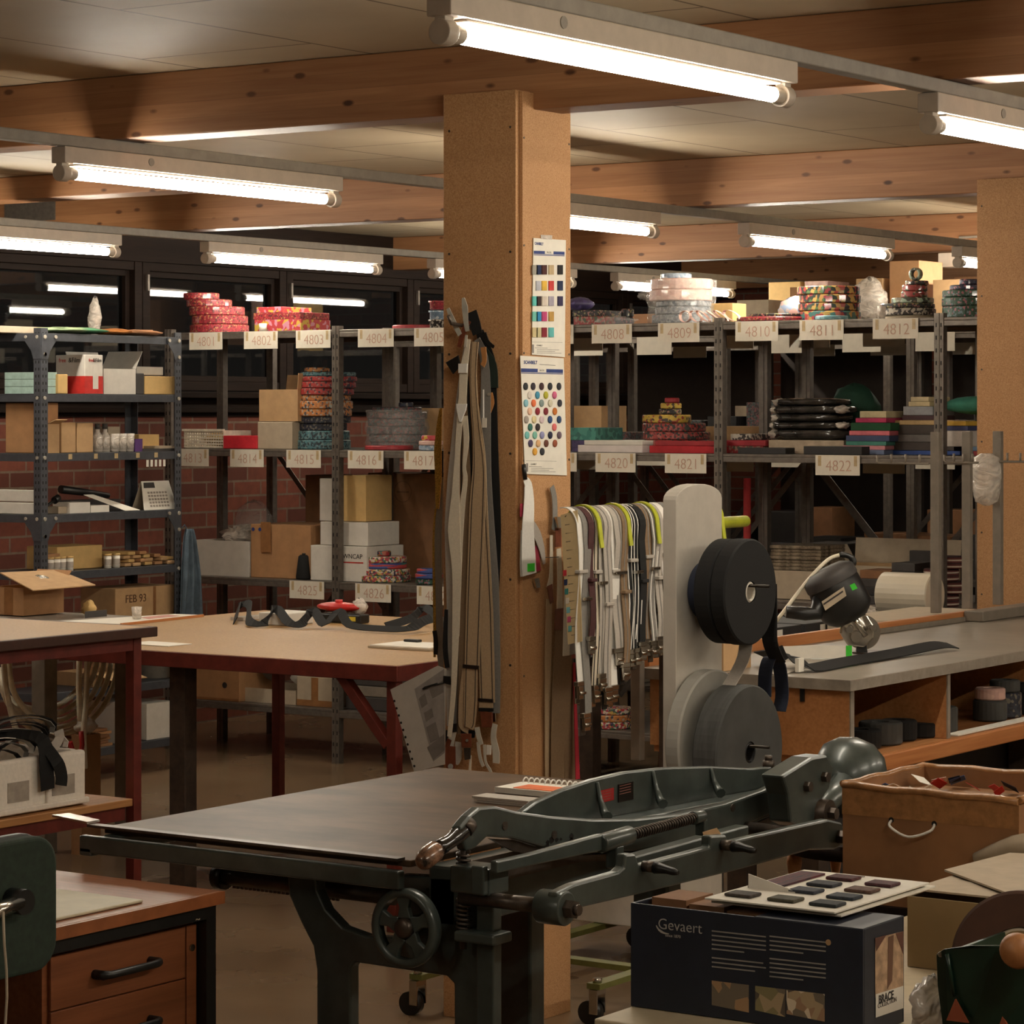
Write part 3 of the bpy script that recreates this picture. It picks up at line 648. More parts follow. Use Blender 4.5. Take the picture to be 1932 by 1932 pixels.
rolls([(1214,1344,24,R_BKM,'black and red ribbon'),(1213,1340,15,R_BKM,'red and black ribbon'),(1212,1332,16,R_BKM,'red and black ribbon'),(1212,1304,16,R_YEL,'yellow face print ribbon'),(1243,1286,11,R_BLKF,'small black ribbon'),(1246,1286,11,R_YEL,'small yellow ribbon'),(1254,1282,10,R_REDF,'smallest red ribbon')],M_,'the pyramid above sign 4821',dy=.26)
z=flat1(1368,1440,834,848,M_,R_ROSE,'red rose print flat box behind the post by sign 4821',dy=.12)
z=flat1(1370,1444,823,834,z,R_REDF,'plain red flat box behind the post by sign 4821',dy=.12)
z=flat1(1378,1416,811,823,z,R_BW,'cream and black flat box topmost behind the post',dy=.12)
z=flat1(1392,1482,844,856,M_,BLACKC,'black flat box at the front edge left of sign 4822',dy=.02,dep_=.08)
z=flat1(1450,1592,824,850,M_,mat('beige_cloth',(170,152,130),.8),'beige folded cloth at the bottom of the black cloth pile',dy=.13,name='folded_cloth',cat='cloth')
for i,(a,b_,h) in enumerate(((1448,1588,20),(1444,1580,14),(1452,1572,15),(1446,1578,16),(1456,1566,13))):
    y0=Y1+.13; d=dep(onY(1500,800,y0)); hh=h*d/F; x0,x1=shelfx(a,y0),shelfx(b_,y0)
    e=empty('folded_cloth','black film wrapped cloth, %s from the bottom of the pile near sign 4822'%ORD[i+1],'cloth',((x0+x1)/2,y0+.12,z+.001),'black cloth pile')
    build('cloth_body',MB().ball(((x0+x1)/2,y0+.12,z+hh/2+.001),(x1-x0)/2,.12,hh*.55,n=30,k=14,jit=.10,seed=i,sq=.5),mat('black_glossy_film',(50,47,44),.16,0,.5,14,bump=1.0),e)
    build('film_end',MB().ball((x0+.004+.01*(i%2),y0+.07,z+hh/2+.002),.03,.05,hh*.5,n=14,k=8,jit=.5,seed=i+9),CLEAR2,e)
    if i%2: build('film_end',MB().ball((x1-.0,y0+.05,z+hh/2+.002),.026,.04,hh*.45,n=14,k=8,jit=.5,seed=i+3),CLEAR2,e)
    z+=hh
z=flat1(1516,1626,842,858,M_,BLACKC,'long black flat box at the shelf edge above sign 4822',dy=.015,dep_=.07)
z=M_
for a,b_,h,c,nm in ((1588,1668,9,(110,124,156),'dusty blue'),(1590,1670,8,(196,130,136),'pale pink'),(1596,1672,8,(70,130,116),'teal'),(1596,1678,11,(64,74,104),'slate blue'),(1602,1678,9,(206,110,120),'pink'),(1605,1680,15,(22,72,40),'dark green'),(1614,1672,9,(176,50,90),'magenta'),(1622,1672,13,(190,176,140),'cream')):
    z=flat1(a,b_,0,h,z,mat('felt_'+nm.replace(' ','_'),c,.8),'%s folded felt sheet in the coloured felt pile'%nm,dy=.12,dep_=.2,name='felt_sheet',cat='felt',group='coloured felt pile')
z=M_
for a,b_,h,c,nm in ((1662,1812,8,(50,80,150),'long bright blue'),(1680,1800,16,(70,60,54),'dark film wrapped'),(1676,1800,14,(110,104,100),'grey film wrapped'),(1684,1800,18,(70,62,56),'dark grey'),(1682,1800,9,(196,166,116),'long tan'),(1702,1762,9,(70,40,44),'maroon'),(1704,1760,17,(150,152,156),'pale grey'),(1714,1754,9,(206,188,146),'lower cream'),(1718,1752,9,(210,192,152),'upper cream')):
    z=flat1(a,b_,0,h,z,mat('sheet_'+nm.replace(' ','_'),c,.6),'%s flat box in the pile left of the far rack post'%nm,dy=.2,dep_=.2,name='flat_box',group='flat boxes near the far post')
z=M_
for a,b_,h,c,nm in ((1836,1896,9,(140,40,44),'dark red'),(1834,1890,8,(90,120,150),'steel blue'),(1780,1830,30,(206,196,186),'white'),(1778,1826,9,(60,66,104),'navy'),(1778,1822,9,(206,164,60),'yellow')):
    z=flat1(a,b_,0,h,z,mat('sheet_'+nm.replace(' ','_'),c,.6),'%s folder in the pile right of the far rack post'%nm,dy=.1,dep_=.2,name='folder',cat='folder',group='folders by the rear pillar')
solo('fabric_bolt','teal green cloth slung over a pile beside the rear pillar','cloth',MB().ball((shelfx(1846,Y1+.3),Y1+.29,M_+.2),.14,.07,.035,n=24,jit=.15),mat('teal_cloth',(60,130,112),.85))
solo('sack','dark green sack behind the coloured felt pile','bag',MB().ball((shelfx(1632,Y1+.6),Y1+.5,M_+.16),.12,.08,.13,n=20,jit=.12),mat('bottle_green_sack',(26,64,46),.8))
# -- lower shelf, left of the pillar
y0=Y1+.05
e=box1(369,470,1020,L,WCARD,'white open carton with crumpled plastic above the denim jacket',op=True,flaps=(('b',70,.06),),dep_=.26)
xm=shelfx(425,y0); build('crumpled_film',MB().ball((xm,y0+.12,L+.185),.1,.08,.045,jit=.6,seed=2),CLEAR2,e)
e=box1(473,586,990,L,CARD,'brown taped carton right of the white open carton',dep_=.3)
x0,x1=shelfx(473,y0),shelfx(586,y0); xs_=x0+.18
build('tape_strip',MB().box(x0+.06,x0+.12,y0-.0008,y0-.0001,L+.12,L+.26),PTAPE,e)
for q in (0,.04): build('printed_mark',MB().cyl((x0+.015+q,y0-.0009,L+.225),(x0+.015+q,y0-.0001,L+.225),.009),BLUEINK,e)
solo('plastic_bag','clear inflated plastic bag on the brown taped carton','bag',MB().ball((shelfx(474,Y1+.42),Y1+.44,L+.24),.1,.08,.1,jit=.18),CLEAR)
x=shelfx(566,Y1+.03)
e=empty('thread_cone','black thread cone standing above sign 4825','thread',(x,Y1+.06,L+.001))
build('yarn',MB().lathe((x,Y1+.06,L+.002),(0,0,1),[(0,0),(.036,0),(.038,.01),(.026,.105),(.018,.112),(0,.112)],20),BLACKF,e)
build('cone_tip',MB().cyl((x,Y1+.06,L+.1135),(x,Y1+.06,L+.122),.009),BLACKP,e)
e=box1(586,692,1030,L,WCARD,'lowest white carton in the pile beside the thread cone',dy=.04,dep_=.28)
x1=shelfx(692,Y1+.04); text('lettering','WNCAP',e,(x1-.08,Y1+.0388,L+.115),.03,DKINK,FRONT)
build('red_stripe',MB().box(x1-.14,x1-.02,Y1+.0390,Y1+.0399,L+.085,L+.091),REDINK,e)
z2=hz(640,1030,Y1+.04)+.002
e=carton(shelfx(604,Y1+.06),shelfx(694,Y1+.06),Y1+.06,Y1+.3,z2,hz(650,985,Y1+.06),WCARD,'upper white carton on the lowest white carton')
z3=hz(650,985,Y1+.06)+.002
carton(shelfx(603,Y1+.08),shelfx(630,Y1+.08),Y1+.08,Y1+.3,z3,z3+.195,WCARD,'tall narrow white carton topmost in the white pile')
carton(shelfx(648,Y1+.1),shelfx(690,Y1+.1),Y1+.1,Y1+.3,z3,z3+.21,YCARD,'tall yellowish carton behind the rack post')
carton(shelfx(576,Y1+.43),shelfx(602,Y1+.43),Y1+.43,Y1+.7,L+.001,L+.47,CARD3,'tall dark narrow carton at the back of the lower shelf')
e=box1(694,822,893,L,CARD3,'large dark brown carton with a round emblem above sign 4826',dy=.43,dep_=.3)
xm=shelfx(760,Y1+.43); build('round_emblem',MB().ring((xm,Y1+.4292,L+.40),(0,1,0),.05,.047,.0006),mat('emblem_print',(104,70,46),.8),e)
build('emblem_lettering',MB().box(xm-.035,xm+.035,Y1+.4292,Y1+.4297,L+.395,L+.402),mat('emblem_print',(104,70,46),.8),e)
rolls([(672,776,13,R_MULT,'red and white patterned ribbon'),(674,774,12,R_MULT,'white patterned ribbon'),(680,768,11,R_BLUE,'plum and white ribbon'),(680,768,12,R_MULT,'multicoloured ribbon'),(704,738,10,R_BOLD,'small bold print ribbon')],L,'the bright stack above sign 4826',dy=.16)
rolls([(784,834,11,R_GRN,'green ribbon'),(783,836,10,R_BLUE,'red and blue ribbon'),(786,834,9,R_BLUE,'blue striped ribbon')],L,'the small stack above sign 4827',dy=.1)
# -- lower shelf, right
for i in range(7):
    solo('flat_pack','clear wrapped dark flat pack, %s from the bottom beside the knife machine cord'%ORD[i],'packet',MB().box(shelfx(1452,Y1+.1),shelfx(1548,Y1+.1),Y1+.1+.004*(i%3),Y1+.32,L+.12+.0146*i+.0006,L+.12+.0146*(i+1)),mat('shiny_dark_packet',(120,108,92),.18,0,.6,30),'clear wrapped packs',bevel=.003)
carton(shelfx(1448,Y1+.1),shelfx(1550,Y1+.1),Y1+.1,Y1+.33,L+.001,L+.119,GCARD,'beige carton under the clear wrapped packs')
y0=Y1+.2
carton(shelfx(1550,y0),shelfx(1752,y0),y0,y0+.3,L+.001,hz(1650,1068,y0),GCARD,'long open beige carton with raised notched flaps',op=True,flaps=(('b',84,.1),('r',20,.06),('l',60,.08)))
n=0
for i,(a,b_,c_) in enumerate(((1622,1680,4),(1682,1726,5),(1728,1756,3))):
    z=L
    for j in range(c_):
        h=16*dep(onY(a,800,Y1+.03))/F
        solo('flat_box','dark grey flat box, %s from the bottom in the %s pile on the lower shelf'%(ORD[j],['near','middle','far'][i]),'box',MB().box(shelfx(a,Y1+.03),shelfx(b_,Y1+.03),Y1+.03,Y1+.19,z+.0008,z+h),(DGREYC,BLACKC,DGREYC,CARD3,DGREYC)[(j+i)%5],'dark flat boxes',bevel=.002)
        z+=h
for i in range(4):
    solo('ribbon_roll','maroon and white striped roll, %s of the pile below the rack hooks'%ORD[i],'ribbon roll',MB().ring((shelfx(1780+14*(i%2),Y1+.12),Y1+.1+.01*(i%2),L+.001+.05*i),(0,0,1),.07,.03,.048),stripes('maroon_white_stripe',[(96,44,40),(200,186,170),(96,44,40),(60,30,30)],2,40),'maroon striped rolls')
# -- bottom shelf
e=box1(362,452,1250,B,CARD,'brown carton with a round hole on the bottom shelf',dy=.02,dep_=.3)
xm=shelfx(424,Y1+.02); build('hole',MB().cyl((xm,Y1+.0185,B+.075),(xm,Y1+.0198,B+.075),.014,n=20),mat('dark_hole',(50,46,44)),e)
build('hand_hole',MB().box(shelfx(372,Y1+.02),shelfx(398,Y1+.02),Y1+.0188,Y1+.0198,B+.165,B+.18),DSTEEL,e)
build('tape_strip',MB().box(shelfx(366,Y1+.02),shelfx(450,Y1+.02),Y1+.019,Y1+.0197,B+.002,B+.014),PTAPE,e)
e=box1(456,558,1300,B,GCARD,'open grey carton stuffed with film rolls on the bottom shelf',op=True,dep_=.3)
y0=Y1+.06
solo('film_roll','grey plastic film roll sticking out of the grey carton','roll',MB().cyl((shelfx(470,y0)+.03,y0+.1,B+.13),(shelfx(500,y0)+.06,y0+.12,B+.24),.05),mat('grey_film',(120,118,112),.35))
solo('paper_roll','white paper roll sticking out of the grey carton','roll',MB().cyl((shelfx(540,y0)-.02,y0+.1,B+.1),(shelfx(560,y0),y0+.12,B+.22),.035),PAPER)
e=box1(560,632,1278,B,GCARD,'beige carton with brown tape cross on the bottom shelf',dep_=.26)
x0,x1=shelfx(560,Y1+.06),shelfx(632,Y1+.06)
build('tape_strip',MB().box(x0+.085,x0+.125,Y1+.0592,Y1+.0599,B+.002,hz(596,1278,Y1+.06)-.002),PTAPE,e); build('tape_strip',MB().box(x0,x1,Y1+.0590,Y1+.0598,B+.002,B+.03),PTAPE,e)
carton(shelfx(596,Y1+.08),shelfx(634,Y1+.08),Y1+.08,Y1+.3,hz(596,1278,Y1+.06)+.003,hz(596,1262,Y1+.06)+.02,CARD,'small brown carton on the cross taped carton')
for i,(a,b_,h,m,nm) in enumerate(((652,770,26,DGREYC,'dark grey'),(655,765,20,GREYS,'pale grey'),(650,766,18,DGREYC,'charcoal'),(680,760,16,R_RED,'red print'))):
    y0=Y1+.06; d=dep(onY(700,800,y0)); z=[B,B+.063,B+.112,B+.156][i]
    solo('flat_box','%s tray in the pile right of the bottom rack post'%nm,'box',MB().box(shelfx(a,y0),shelfx(b_,y0),y0,y0+.24,z+.001,z+h*d/F),m,'trays on the bottom shelf',bevel=.004)
rolls([(1113,1196,14,R_MULT,'bright patterned ribbon'),(1114,1196,13,R_ORA,'orange ribbon'),(1118,1194,12,R_MULT,'speckled bright ribbon')],B,'the low bright stack under the hanging suspenders',dy=.1)
# -- dim goods in the rows behind
rr=random.Random(11); cnt={}
for r,(yy2,rn) in enumerate(((Y1+.45,'front racking, far side'),(12.0,'second racking row'),(13.75,'third racking row'))):
    for li,z in ((0,B),(1,L),(2,M_)):
        x=-8.2 if r else -6.75
        while x<-4.1:
            wd=rr.uniform(.14,.3); hh=rr.uniform(.06,.26)
            if r==0 and li==2: hh=rr.uniform(.05,.12)
            m,nm=rr.choice([(BLACKC,'black box'),(DGREYC,'dark grey box'),(GCARD,'beige carton'),(CARD3,'dark brown carton'),(BLACKC,'black box'),(R_WRP,'dark print box'),(CARD2,'tan carton')])
            if not (r==0 and li==2 and -6.2<x) and not (r==0 and li==0) and not(r==0 and li==1 and x<-5.9):
                key=(r,li); cnt[key]=cnt.get(key,0)+1
                solo('carton' if 'carton' in nm else 'storage_box','%s on the %s, %s shelf, %s along'%(nm,rn,['bottom','lower','middle'][li],ORD[cnt[key]-1]),'box',MB().box(x,x+wd,yy2+rr.uniform(.01,.06),yy2+.3,z+.001,z+hh),m,'dim boxes on the rear rows',bevel=.003)
            x+=wd+rr.uniform(.03,.2)
solo('cloth_roll','red cloth tube standing on the lower shelf beside the rack post','cloth roll',MB().cyl((shelfx(1403,Y1+.3),Y1+.33,L+.001),(shelfx(1403,Y1+.3),Y1+.33,L+.49),.016),mat('coral_red_cloth',(196,62,64),.7))
k=MB()
for i in range(5): k.box(-6.0+.03*i,-5.985+.03*i,Y1+.36,Y1+.365,L+.05,M_-.04)
# ---------------------------------------------------------------- end-on shelf unit by the windows
XA,YA,YB_=-8.36,8.766,9.665
e=empty('shelf_unit','blue grey bolted shelf unit by the windows, full of small boxes','shelf rack',((XA-.15),(YA+YB_)/2,0))
UZ=[.14,.40,.66,.913,1.159,1.419,1.672,1.929]
for z in UZ:
    k=MB().box(XA-.30,XA-.003,YA+.003,YB_-.003,z-.004,z).box(XA-.006,XA-.003,YA+.003,YB_-.003,z-.034,z-.0041).box(XA-.30,XA-.003,YA+.003,YA+.006,z-.034,z-.0041)
    build('shelf_board',k,BLUSTEEL,e,bevel=.001)
for (sx,sy,x,y) in ((1,1,XA,YA),(1,-1,XA,YB_),(-1,1,XA-.3,YA),(-1,-1,XA-.3,YB_)):
    k=MB(); a,t=.042,.0028
    k.box(x,x-sx*t,y,y+sy*a,0,1.95).box(x-sx*(t+.0001),x-sx*a,y,y+sy*t,0,1.95)
    z=.03
    while z<1.93:
        for q in (.012,.03):
            k.box(x+sx*.0004,x+sx*.0001,y+sy*q-.003,y+sy*q+.003,z,z+.012,1)
            k.box(x-sx*q-.003,x-sx*q+.003,y-sy*.0004,y-sy*.0001,z,z+.012,1)
        z+=.03
    build('post',k,[BLUSTEEL,DSTEEL],e)
for z in (1.929,1.159):
    for (y,s_) in ((YA+.042,1),(YB_-.042,-1)):
        build('corner_plate',MB().prism([(XA+.0005,y-s_*.04,z-.001),(XA+.0005,y+s_*.055,z-.001),(XA+.0005,y+s_*.055,z-.024),(XA+.0005,y+s_*.012,z-.075),(XA+.0005,y+s_*.0,z-.11),(XA+.0005,y-s_*.04,z-.11)],(.002,0,0)),BLUSTEEL,e)
    build('corner_plate',MB().prism([(XA-.001,YA-.0005,z-.001),(XA-.10,YA-.0005,z-.001),(XA-.10,YA-.0005,z-.024),(XA-.055,YA-.0005,z-.075),(XA-.042,YA-.0005,z-.11),(XA-.001,YA-.0005,z-.11)],(0,-.002,0)),BLUSTEEL,e)
k=MB()
for z in UZ:
    for y in (YA+.02,YB_-.02): k.cyl((XA,y,z-.018),(XA+.006,y,z-.018),.008,n=8)
    if z in (1.929,1.159):
        for y in (YA+.02,YB_-.02,YA+.085,YB_-.085): k.cyl((XA+.002,y,z-.016),(XA+.008,y,z-.016),.008,n=8).cyl((XA+.002,y if abs(y-YA)<.03 or abs(y-YB_)<.03 else YA+.02,z-.09),(XA+.008,y if abs(y-YA)<.03 or abs(y-YB_)<.03 else YA+.02,z-.09),.008,n=8)
        for q in (.02,.085): k.cyl((XA-q,YA,z-.016),(XA-q,YA-.006,z-.016),.007,n=8)
    k.cyl((XA-.02,YA,z-.018),(XA-.02,YA-.005,z-.018),.007,n=8)
build('bolts',k,mat('pale_bolts',(186,178,164),.4,.4),e)
def uy(px,X): return onX(px,800,X).y
def uz(px,py,X): return onX(px,py,X).z
def ubox(px0,px1,py,z,m,label,dx=.03,dp=.2,**k):
    X=XA-dx; return carton(X-dp,X,uy(px0,X),uy(px1,X),z+.001,uz((px0+px1)/2,py,X),m,label,**k)
def usolo(name,px0,px1,py,z,m,label,cat,dx=.03,dp=.12,h=None,**k):
    X=XA-dx; return solo(name,label,cat,MB().box(X-dp,X,uy(px0,X),uy(px1,X),z+.001,uz((px0+px1)/2,py,X) if h is None else z+h),m,**k)
u1,u2,u3,u4,u5,u6,u7,u8=UZ
# top
for i,(a,b_,c,nm) in enumerate(((75,160,(150,170,130),'pale green'),(110,190,(90,150,110),'mid green'),(190,230,(190,120,60),'orange brown'),(232,290,(196,140,100),'tan'))):
    X=XA-.1; y0,y1=uy(a,X),uy(b_,X)
    solo('fabric_swatch','%s fabric scrap lying on top of the end shelf unit'%nm,'fabric',MB().ball((X,(y0+y1)/2,u8+.0185),.1,(y1-y0)/2,.013,jit=.3,seed=i),mat('scrap_'+nm.replace(' ','_'),c,.8),'fabric scraps')
carton(XA-.28,XA-.14,uy(0,XA-.1),uy(120,XA-.1),u8+.001,u8+.03,GCARD,'flat grey green folder on top of the end shelf unit',name='folder',cat='folder')
solo('plastic_bag','small twisted clear bag on top of the end shelf unit','bag',MB().ball((XA-.24,9.36,u8+.085),.025,.03,.085,jit=.4),CLEAR2)
# shelf below the top
for j in range(3):
    usolo('card_box',56,110,0,u7,mat('mint_card',(170,196,186),.7),'mint green card box, %s from the bottom beside the front post'%ORD[j],'box',h=.034*(j+1)) if False else solo('card_box','mint green card box, %s from the bottom beside the front post'%ORD[j],'box',MB().box(XA-.27,XA-.045,YA+.06,uy(109,XA-.04),u7+.001+.031*j,u7+.0305+.031*j),mat('mint_card',(170,196,186),.7),'mint green card boxes',bevel=.001)
ubox(110,128,706,u7,YCARD,'narrow yellowish carton between mint boxes and film box',dp=.15)
X=XA-.015; y0,y1=uy(122,X),uy(194,X); z1=uz(160,669,X)
e=carton(X-.17,X,uy(160,X),y1,u7+.001,z1,WCARD,'tall white and red film carton on the second shelf',name='film_carton')
# its faces: the wide face looks along the unit
yb=uy(160,X)
build('red_band',MB().box(X-.1705,X+.0005,yb-.0006,y1+.0006,u7+.002,u7+.078),mat('carton_red',(196,48,42),.6),e)
build('window_panel',MB().box(X+.0006,X+.0012,yb+.05,y1-.03,u7+.022,u7+.12),WCARD,e)
text('lettering','&Film',e,(X+.0016,(yb+y1)/2+.02,z1-.024),.024,DKINK,SIDE); text('red_lettering','free',e,(X+.0016,yb+.04,z1-.024),.02,REDINK,SIDE)
text('lettering','&Film',e,(X-.06,yb-.0008,z1-.024),.03,DKINK,FRONT); text('red_lettering','free',e,(X-.13,yb-.0008,z1-.024),.026,REDINK,FRONT)
ubox(196,256,696,u7,WCARD,'white carton with a raised brown flap right of the film carton',op=True,flaps=(('b',60,.09),('l',70,.08)))
ubox(257,272,704,u7,DGREYC,'narrow dark box between the white and yellowish cartons',dp=.1)
ubox(273,336,710,u7,YCARD,'yellowish carton with a thumb hole by the far post')
carton(XA-.22,XA-.06,uy(258,XA-.06),uy(308,XA-.06),uz(300,709,XA-.03)+.003,uz(300,709,XA-.03)+.04,WCARD,'white box lying on the yellowish carton')
# third
ubox(2,66,790,u6,CARD,'pale brown tall carton behind the front post',dx=.1,dp=.19) if False else carton(XA-.25,XA-.06,YA+.045,uy(110,XA-.06),u6+.001,u6+.215,CARD,'tall pale brown carton behind the front post')
for i,(a,b_,py) in enumerate(((90,112,800),(116,143,797),(146,176,798))):
    ubox(a,b_,py,u6,CARD2,'small tan carton, %s in the row of three'%ORD[i],dp=.14,group='three small tan cartons',flaps=((('r',20,.05),) if i==0 else ()),op=(i==0))
for i,px in enumerate((184,198)):
    X=XA-.06; y=uy(px,X)
    e=empty('pump_bottle','clear bottle with dark neck, %s right of the tan cartons'%ORD[i],'bottle',(X,y,u6+.001))
    build('bottle_body',MB().lathe((X,y,u6+.001),(0,0,1),[(0,0),(.022,0),(.022,.07),(.01,.09),(.01,.1),(0,.1)],16),CLEAR2,e); build('cap',MB().cyl((X,y,u6+.1015),(X,y,u6+.125),.012),DGREYC,e)
for i,px in enumerate((215,229,243)):
    solo('plastic_cup','frosted plastic cup, %s in the row on the third shelf'%ORD[i],'cup',MB().lathe((XA-.05,uy(px,XA-.05),u6+.001),(0,0,1),[(0,0),(.022,0),(.026,.08),(.023,.08),(.02,.003),(0,.003)],16),CLEAR2,'frosted cups')
usolo('carton',204,226,805,u6,GCARD,'beige open carton behind the frosted cups','box',dx=.13,dp=.12)
usolo('purple_box',255,269,828,u6,mat('purple_card',(84,50,110),.6),'small purple box on the third shelf','box',dp=.06)
usolo('card_stack',262,300,0,u6,YCARD,'stack of tan cards behind the purple box','cards',dx=.12,h=.075)
usolo('tray',268,336,0,u6,DGREYC,'low dark tray by the far post on the third shelf','tray',h=.012); usolo('card',300,336,0,u6+.012,GCARD,'beige card lying on the low dark tray','card',h=.012)
for i,y in enumerate((YA+.17,YA+.33,YA+.46,YA+.60,YA+.72)):
    solo('edge_label','small white label, %s along the third shelf edge'%ORD[i],'label',MB().box(XA-.0025,XA-.001,y,y+.022,u6-.026,u6-.004),TAPE,'shelf edge labels')
for i in range(5): solo('hanging_tag','small white tag hanging below the third shelf, %s of the row'%ORD[i],'tag',MB().box(XA+.0002,XA+.0012,9.43+.028*i,9.445+.028*i,u6-.066,u6-.036),PAPER,'hanging tags')
# fourth
for j in range(2):
    carton(XA-.28,XA-.05,YA+.02,uy(62+4*j,XA-.05)+.05,u5+.001+.053*j,u5+.051+.053*j,WCARD,'white box with teal line, %s in the pair on the fourth shelf'%['lower','upper'][j],group='white boxes with teal lines',name='flat_box')
usolo('card_box',132,170,948,u5,WCARD,'low white box with teal lid on the fourth shelf','box',dp=.1); usolo('lid',134,168,0,uz(150,948,XA-.03)+.001,TEALM,'thin teal lid on the low white box','lid',dp=.09,h=.006) if False else None
usolo('flat_box',110,136,0,u5,GCARD,'flat beige case beside the low white box','box',dx=.05,h=.03); usolo('card',172,206,0,u5,PAPER,'pale folded card near the middle of the fourth shelf','card',h=.03)
X=XA-.1
solo('black_tool','black handled tool lying at the back of the fourth shelf','tool',MB().tube([(X-.08,uy(140,X),u5+.10),(X-.08,uy(180,X),u5+.085),(X-.08,uy(230,X),u5+.065)],[.018,.016,.012]),BLACKP)
solo('carton','flat dark carton under the black handled tool','box',MB().box(X-.14,X-.04,uy(145,X),uy(240,X),u5+.001,u5+.05),DGREYC)
solo('brush','small chrome shafted brush beside the front post','brush',MB().tube([(XA-.05,uy(100,XA),u5+.03),(XA-.06,uy(124,XA),u5+.06)],.007).cyl((XA-.06,uy(122,XA),u5+.057),(XA-.065,uy(131,XA),u5+.068),.016),BLACKP)
solo('paper_strip','white paper strip hanging slanted off the fourth shelf','paper',MB().prism([(XA-.1,uy(190,XA),u5+.075),(XA-.09,uy(205,XA),u5+.075),(XA-.004,uy(266,XA),u5+.003),(XA-.012,uy(240,XA),u5+.003)],(0,0,.0012)),PAPER)
X=XA-.03; y0,y1=uy(272,X),uy(335,X)
e=empty('desk_calendar','white desk calendar with a dark header by the far post','calendar',(X-.04,(y0+y1)/2,u5+.001))
build('front_leaf',MB().prism([(X,y0,u5+.001),(X,y1,u5+.001),(X-.035,y1-.02,u5+.128),(X-.035,y0+.02,u5+.128)],(-.0015,0,-.0005)),PAPER,e)
build('rear_leaf',MB().prism([(X-.075,y0,u5+.001),(X-.075,y1,u5+.001),(X-.038,y1-.02,u5+.128),(X-.038,y0+.02,u5+.128)],(.0015,0,-.0005)),GCARD,e)
q=lambda a,b_: (X+.0008-.035*b_, y0+(y1-y0)*a, u5+.001+.127*b_)
build('header',MB().prism([q(.12,.76),q(.45,.76),q(.45,.95),q(.14,.95)],(.0006,0,.0002)),DGREYC,e)
k=MB()
for r_ in range(5):
    for c_ in range(7): k.prism([q(.2+.085*c_,.1+.115*r_),q(.26+.085*c_,.1+.115*r_),q(.26+.085*c_,.17+.115*r_),q(.2+.085*c_,.17+.115*r_)],(.0005,0,.0002))
build('day_grid',k,mat('faint_print',(150,140,130),.8),e)
# fifth
ubox(108,193,1030,u4,YCARD,'plain tan carton behind the small white tubs',dx=.1,dp=.18)
for i,px in enumerate((94,106,117,131,203,219)):
    X=XA-.035; y=uy(px,X)
    e=empty('tub','small white tub with a yellow lid, %s along the fifth shelf'%ORD[i],'tub',(X,y,u4+.001),'white tubs')
    build('tub_body',MB().cyl((X,y,u4+.001),(X,y,u4+.055),.017),PAPER,e); build('lid',MB().cyl((X,y,u4+.0552),(X,y,u4+.064),.018),YCARD,e); build('label_band',MB().lathe((X,y,u4+.015),(0,0,1),[(.0172,0),(.0174,.002),(.0174,.024),(.0172,.026)],16),mat('pale_print',(170,160,150)),e)
usolo('carton',88,113,1045,u4,CARD,'small orange brown carton behind the first tubs','box',dx=.08,dp=.06)
n=0
rq=random.Random(12)
for r_ in range(4):
    for c_ in range([5,5,4,2][r_]):
        X=XA-.03-.004*((r_*3+c_)%4); y=uy(240+21*c_+6*(r_%2),X)
        solo('wood_block','cut tan wooden block, %s in the %s layer of the heap'%(ORD[c_],ORD[r_]),'wood block',MB().obox((X-.075-.02*rq.random(),y+rq.uniform(-.014,.014),u4+.0095+.0165*r_),(.08,rq.uniform(-.02,.02),0),(0,rq.uniform(.019,.027),0),(0,0,.0072)),(CARD2,CARD2,YCARD,CARD)[(r_*2+c_)%4],'tan wooden blocks',bevel=.003)
        n+=1
# low shelves seen under the tables
X=XA-.04
e=empty('bucket','pale grey ribbed bucket on the low shelf of the end unit','bucket',(X-.1,uy(293,X-.1),u2+.001))
build('bucket_wall',MB().lathe((X-.118,uy(293,X-.1),u2+.001),(0,0,1),[(0,0),(.085,0),(.105,.15),(.108,.15),(.108,.162),(.1,.162),(.082,.006),(0,.006)],28),mat('pale_bucket',(176,168,154),.5),e)
carton(X-.22,X,uy(176,X),uy(240,X),u2+.001,u2+.06,CARD2,'open tan carton with a lifted front flap on the low shelf',op=True,flaps=(('r',-14,.12),('b',60,.1)))
carton(X-.2,X-.02,uy(243,X),uy(264,X),u2+.001,u2+.17,CARD,'upright brown carton left of the ribbed bucket')
ubox(277,328,1325,u1,WCARD,'white archive carton with a red line, far end of the bottom shelf',dx=.02,flaps=(('l',60,.1),),op=False)
carton(XA-.26,XA-.02,uy(234,XA),uy(270,XA),u1+.001,u1+.185,WCARD,'white archive carton with raised lid, middle of the bottom shelf',flaps=(('l',40,.12),))
for y0,y1,lab in ((uy(280,XA),uy(302,XA),0),):
    pass
for i in range(6): solo('kraft_board','brown kraft board, %s from the bottom at the near end'%ORD[i],'board',MB().box(XA-.22,XA-.03-.006*(i%3),uy(168,XA)+.01*(i%2),uy(222,XA)-.02*(i%2),u1+.001+.013*i,u1+.012+.013*i),CARD3 if i%2 else CARD,'kraft boards')
e=carton(XA-.25,XA-.045,uy(225,XA-.04)-.02,uy(331,XA-.04),u3+.001,u3+.16,CARD2,'brown carton stencilled FEB 93 on the sixth shelf',tape=((uy(262,XA-.04)+.1,uy(290,XA-.04)+.02,'r'),))
text('stencil','FEB 93',e,(XA-.0435,(uy(225,XA-.04)+uy(290,XA-.04))/2,u3+.11),.05,mat('stencil_ink',(96,66,44)),SIDE)
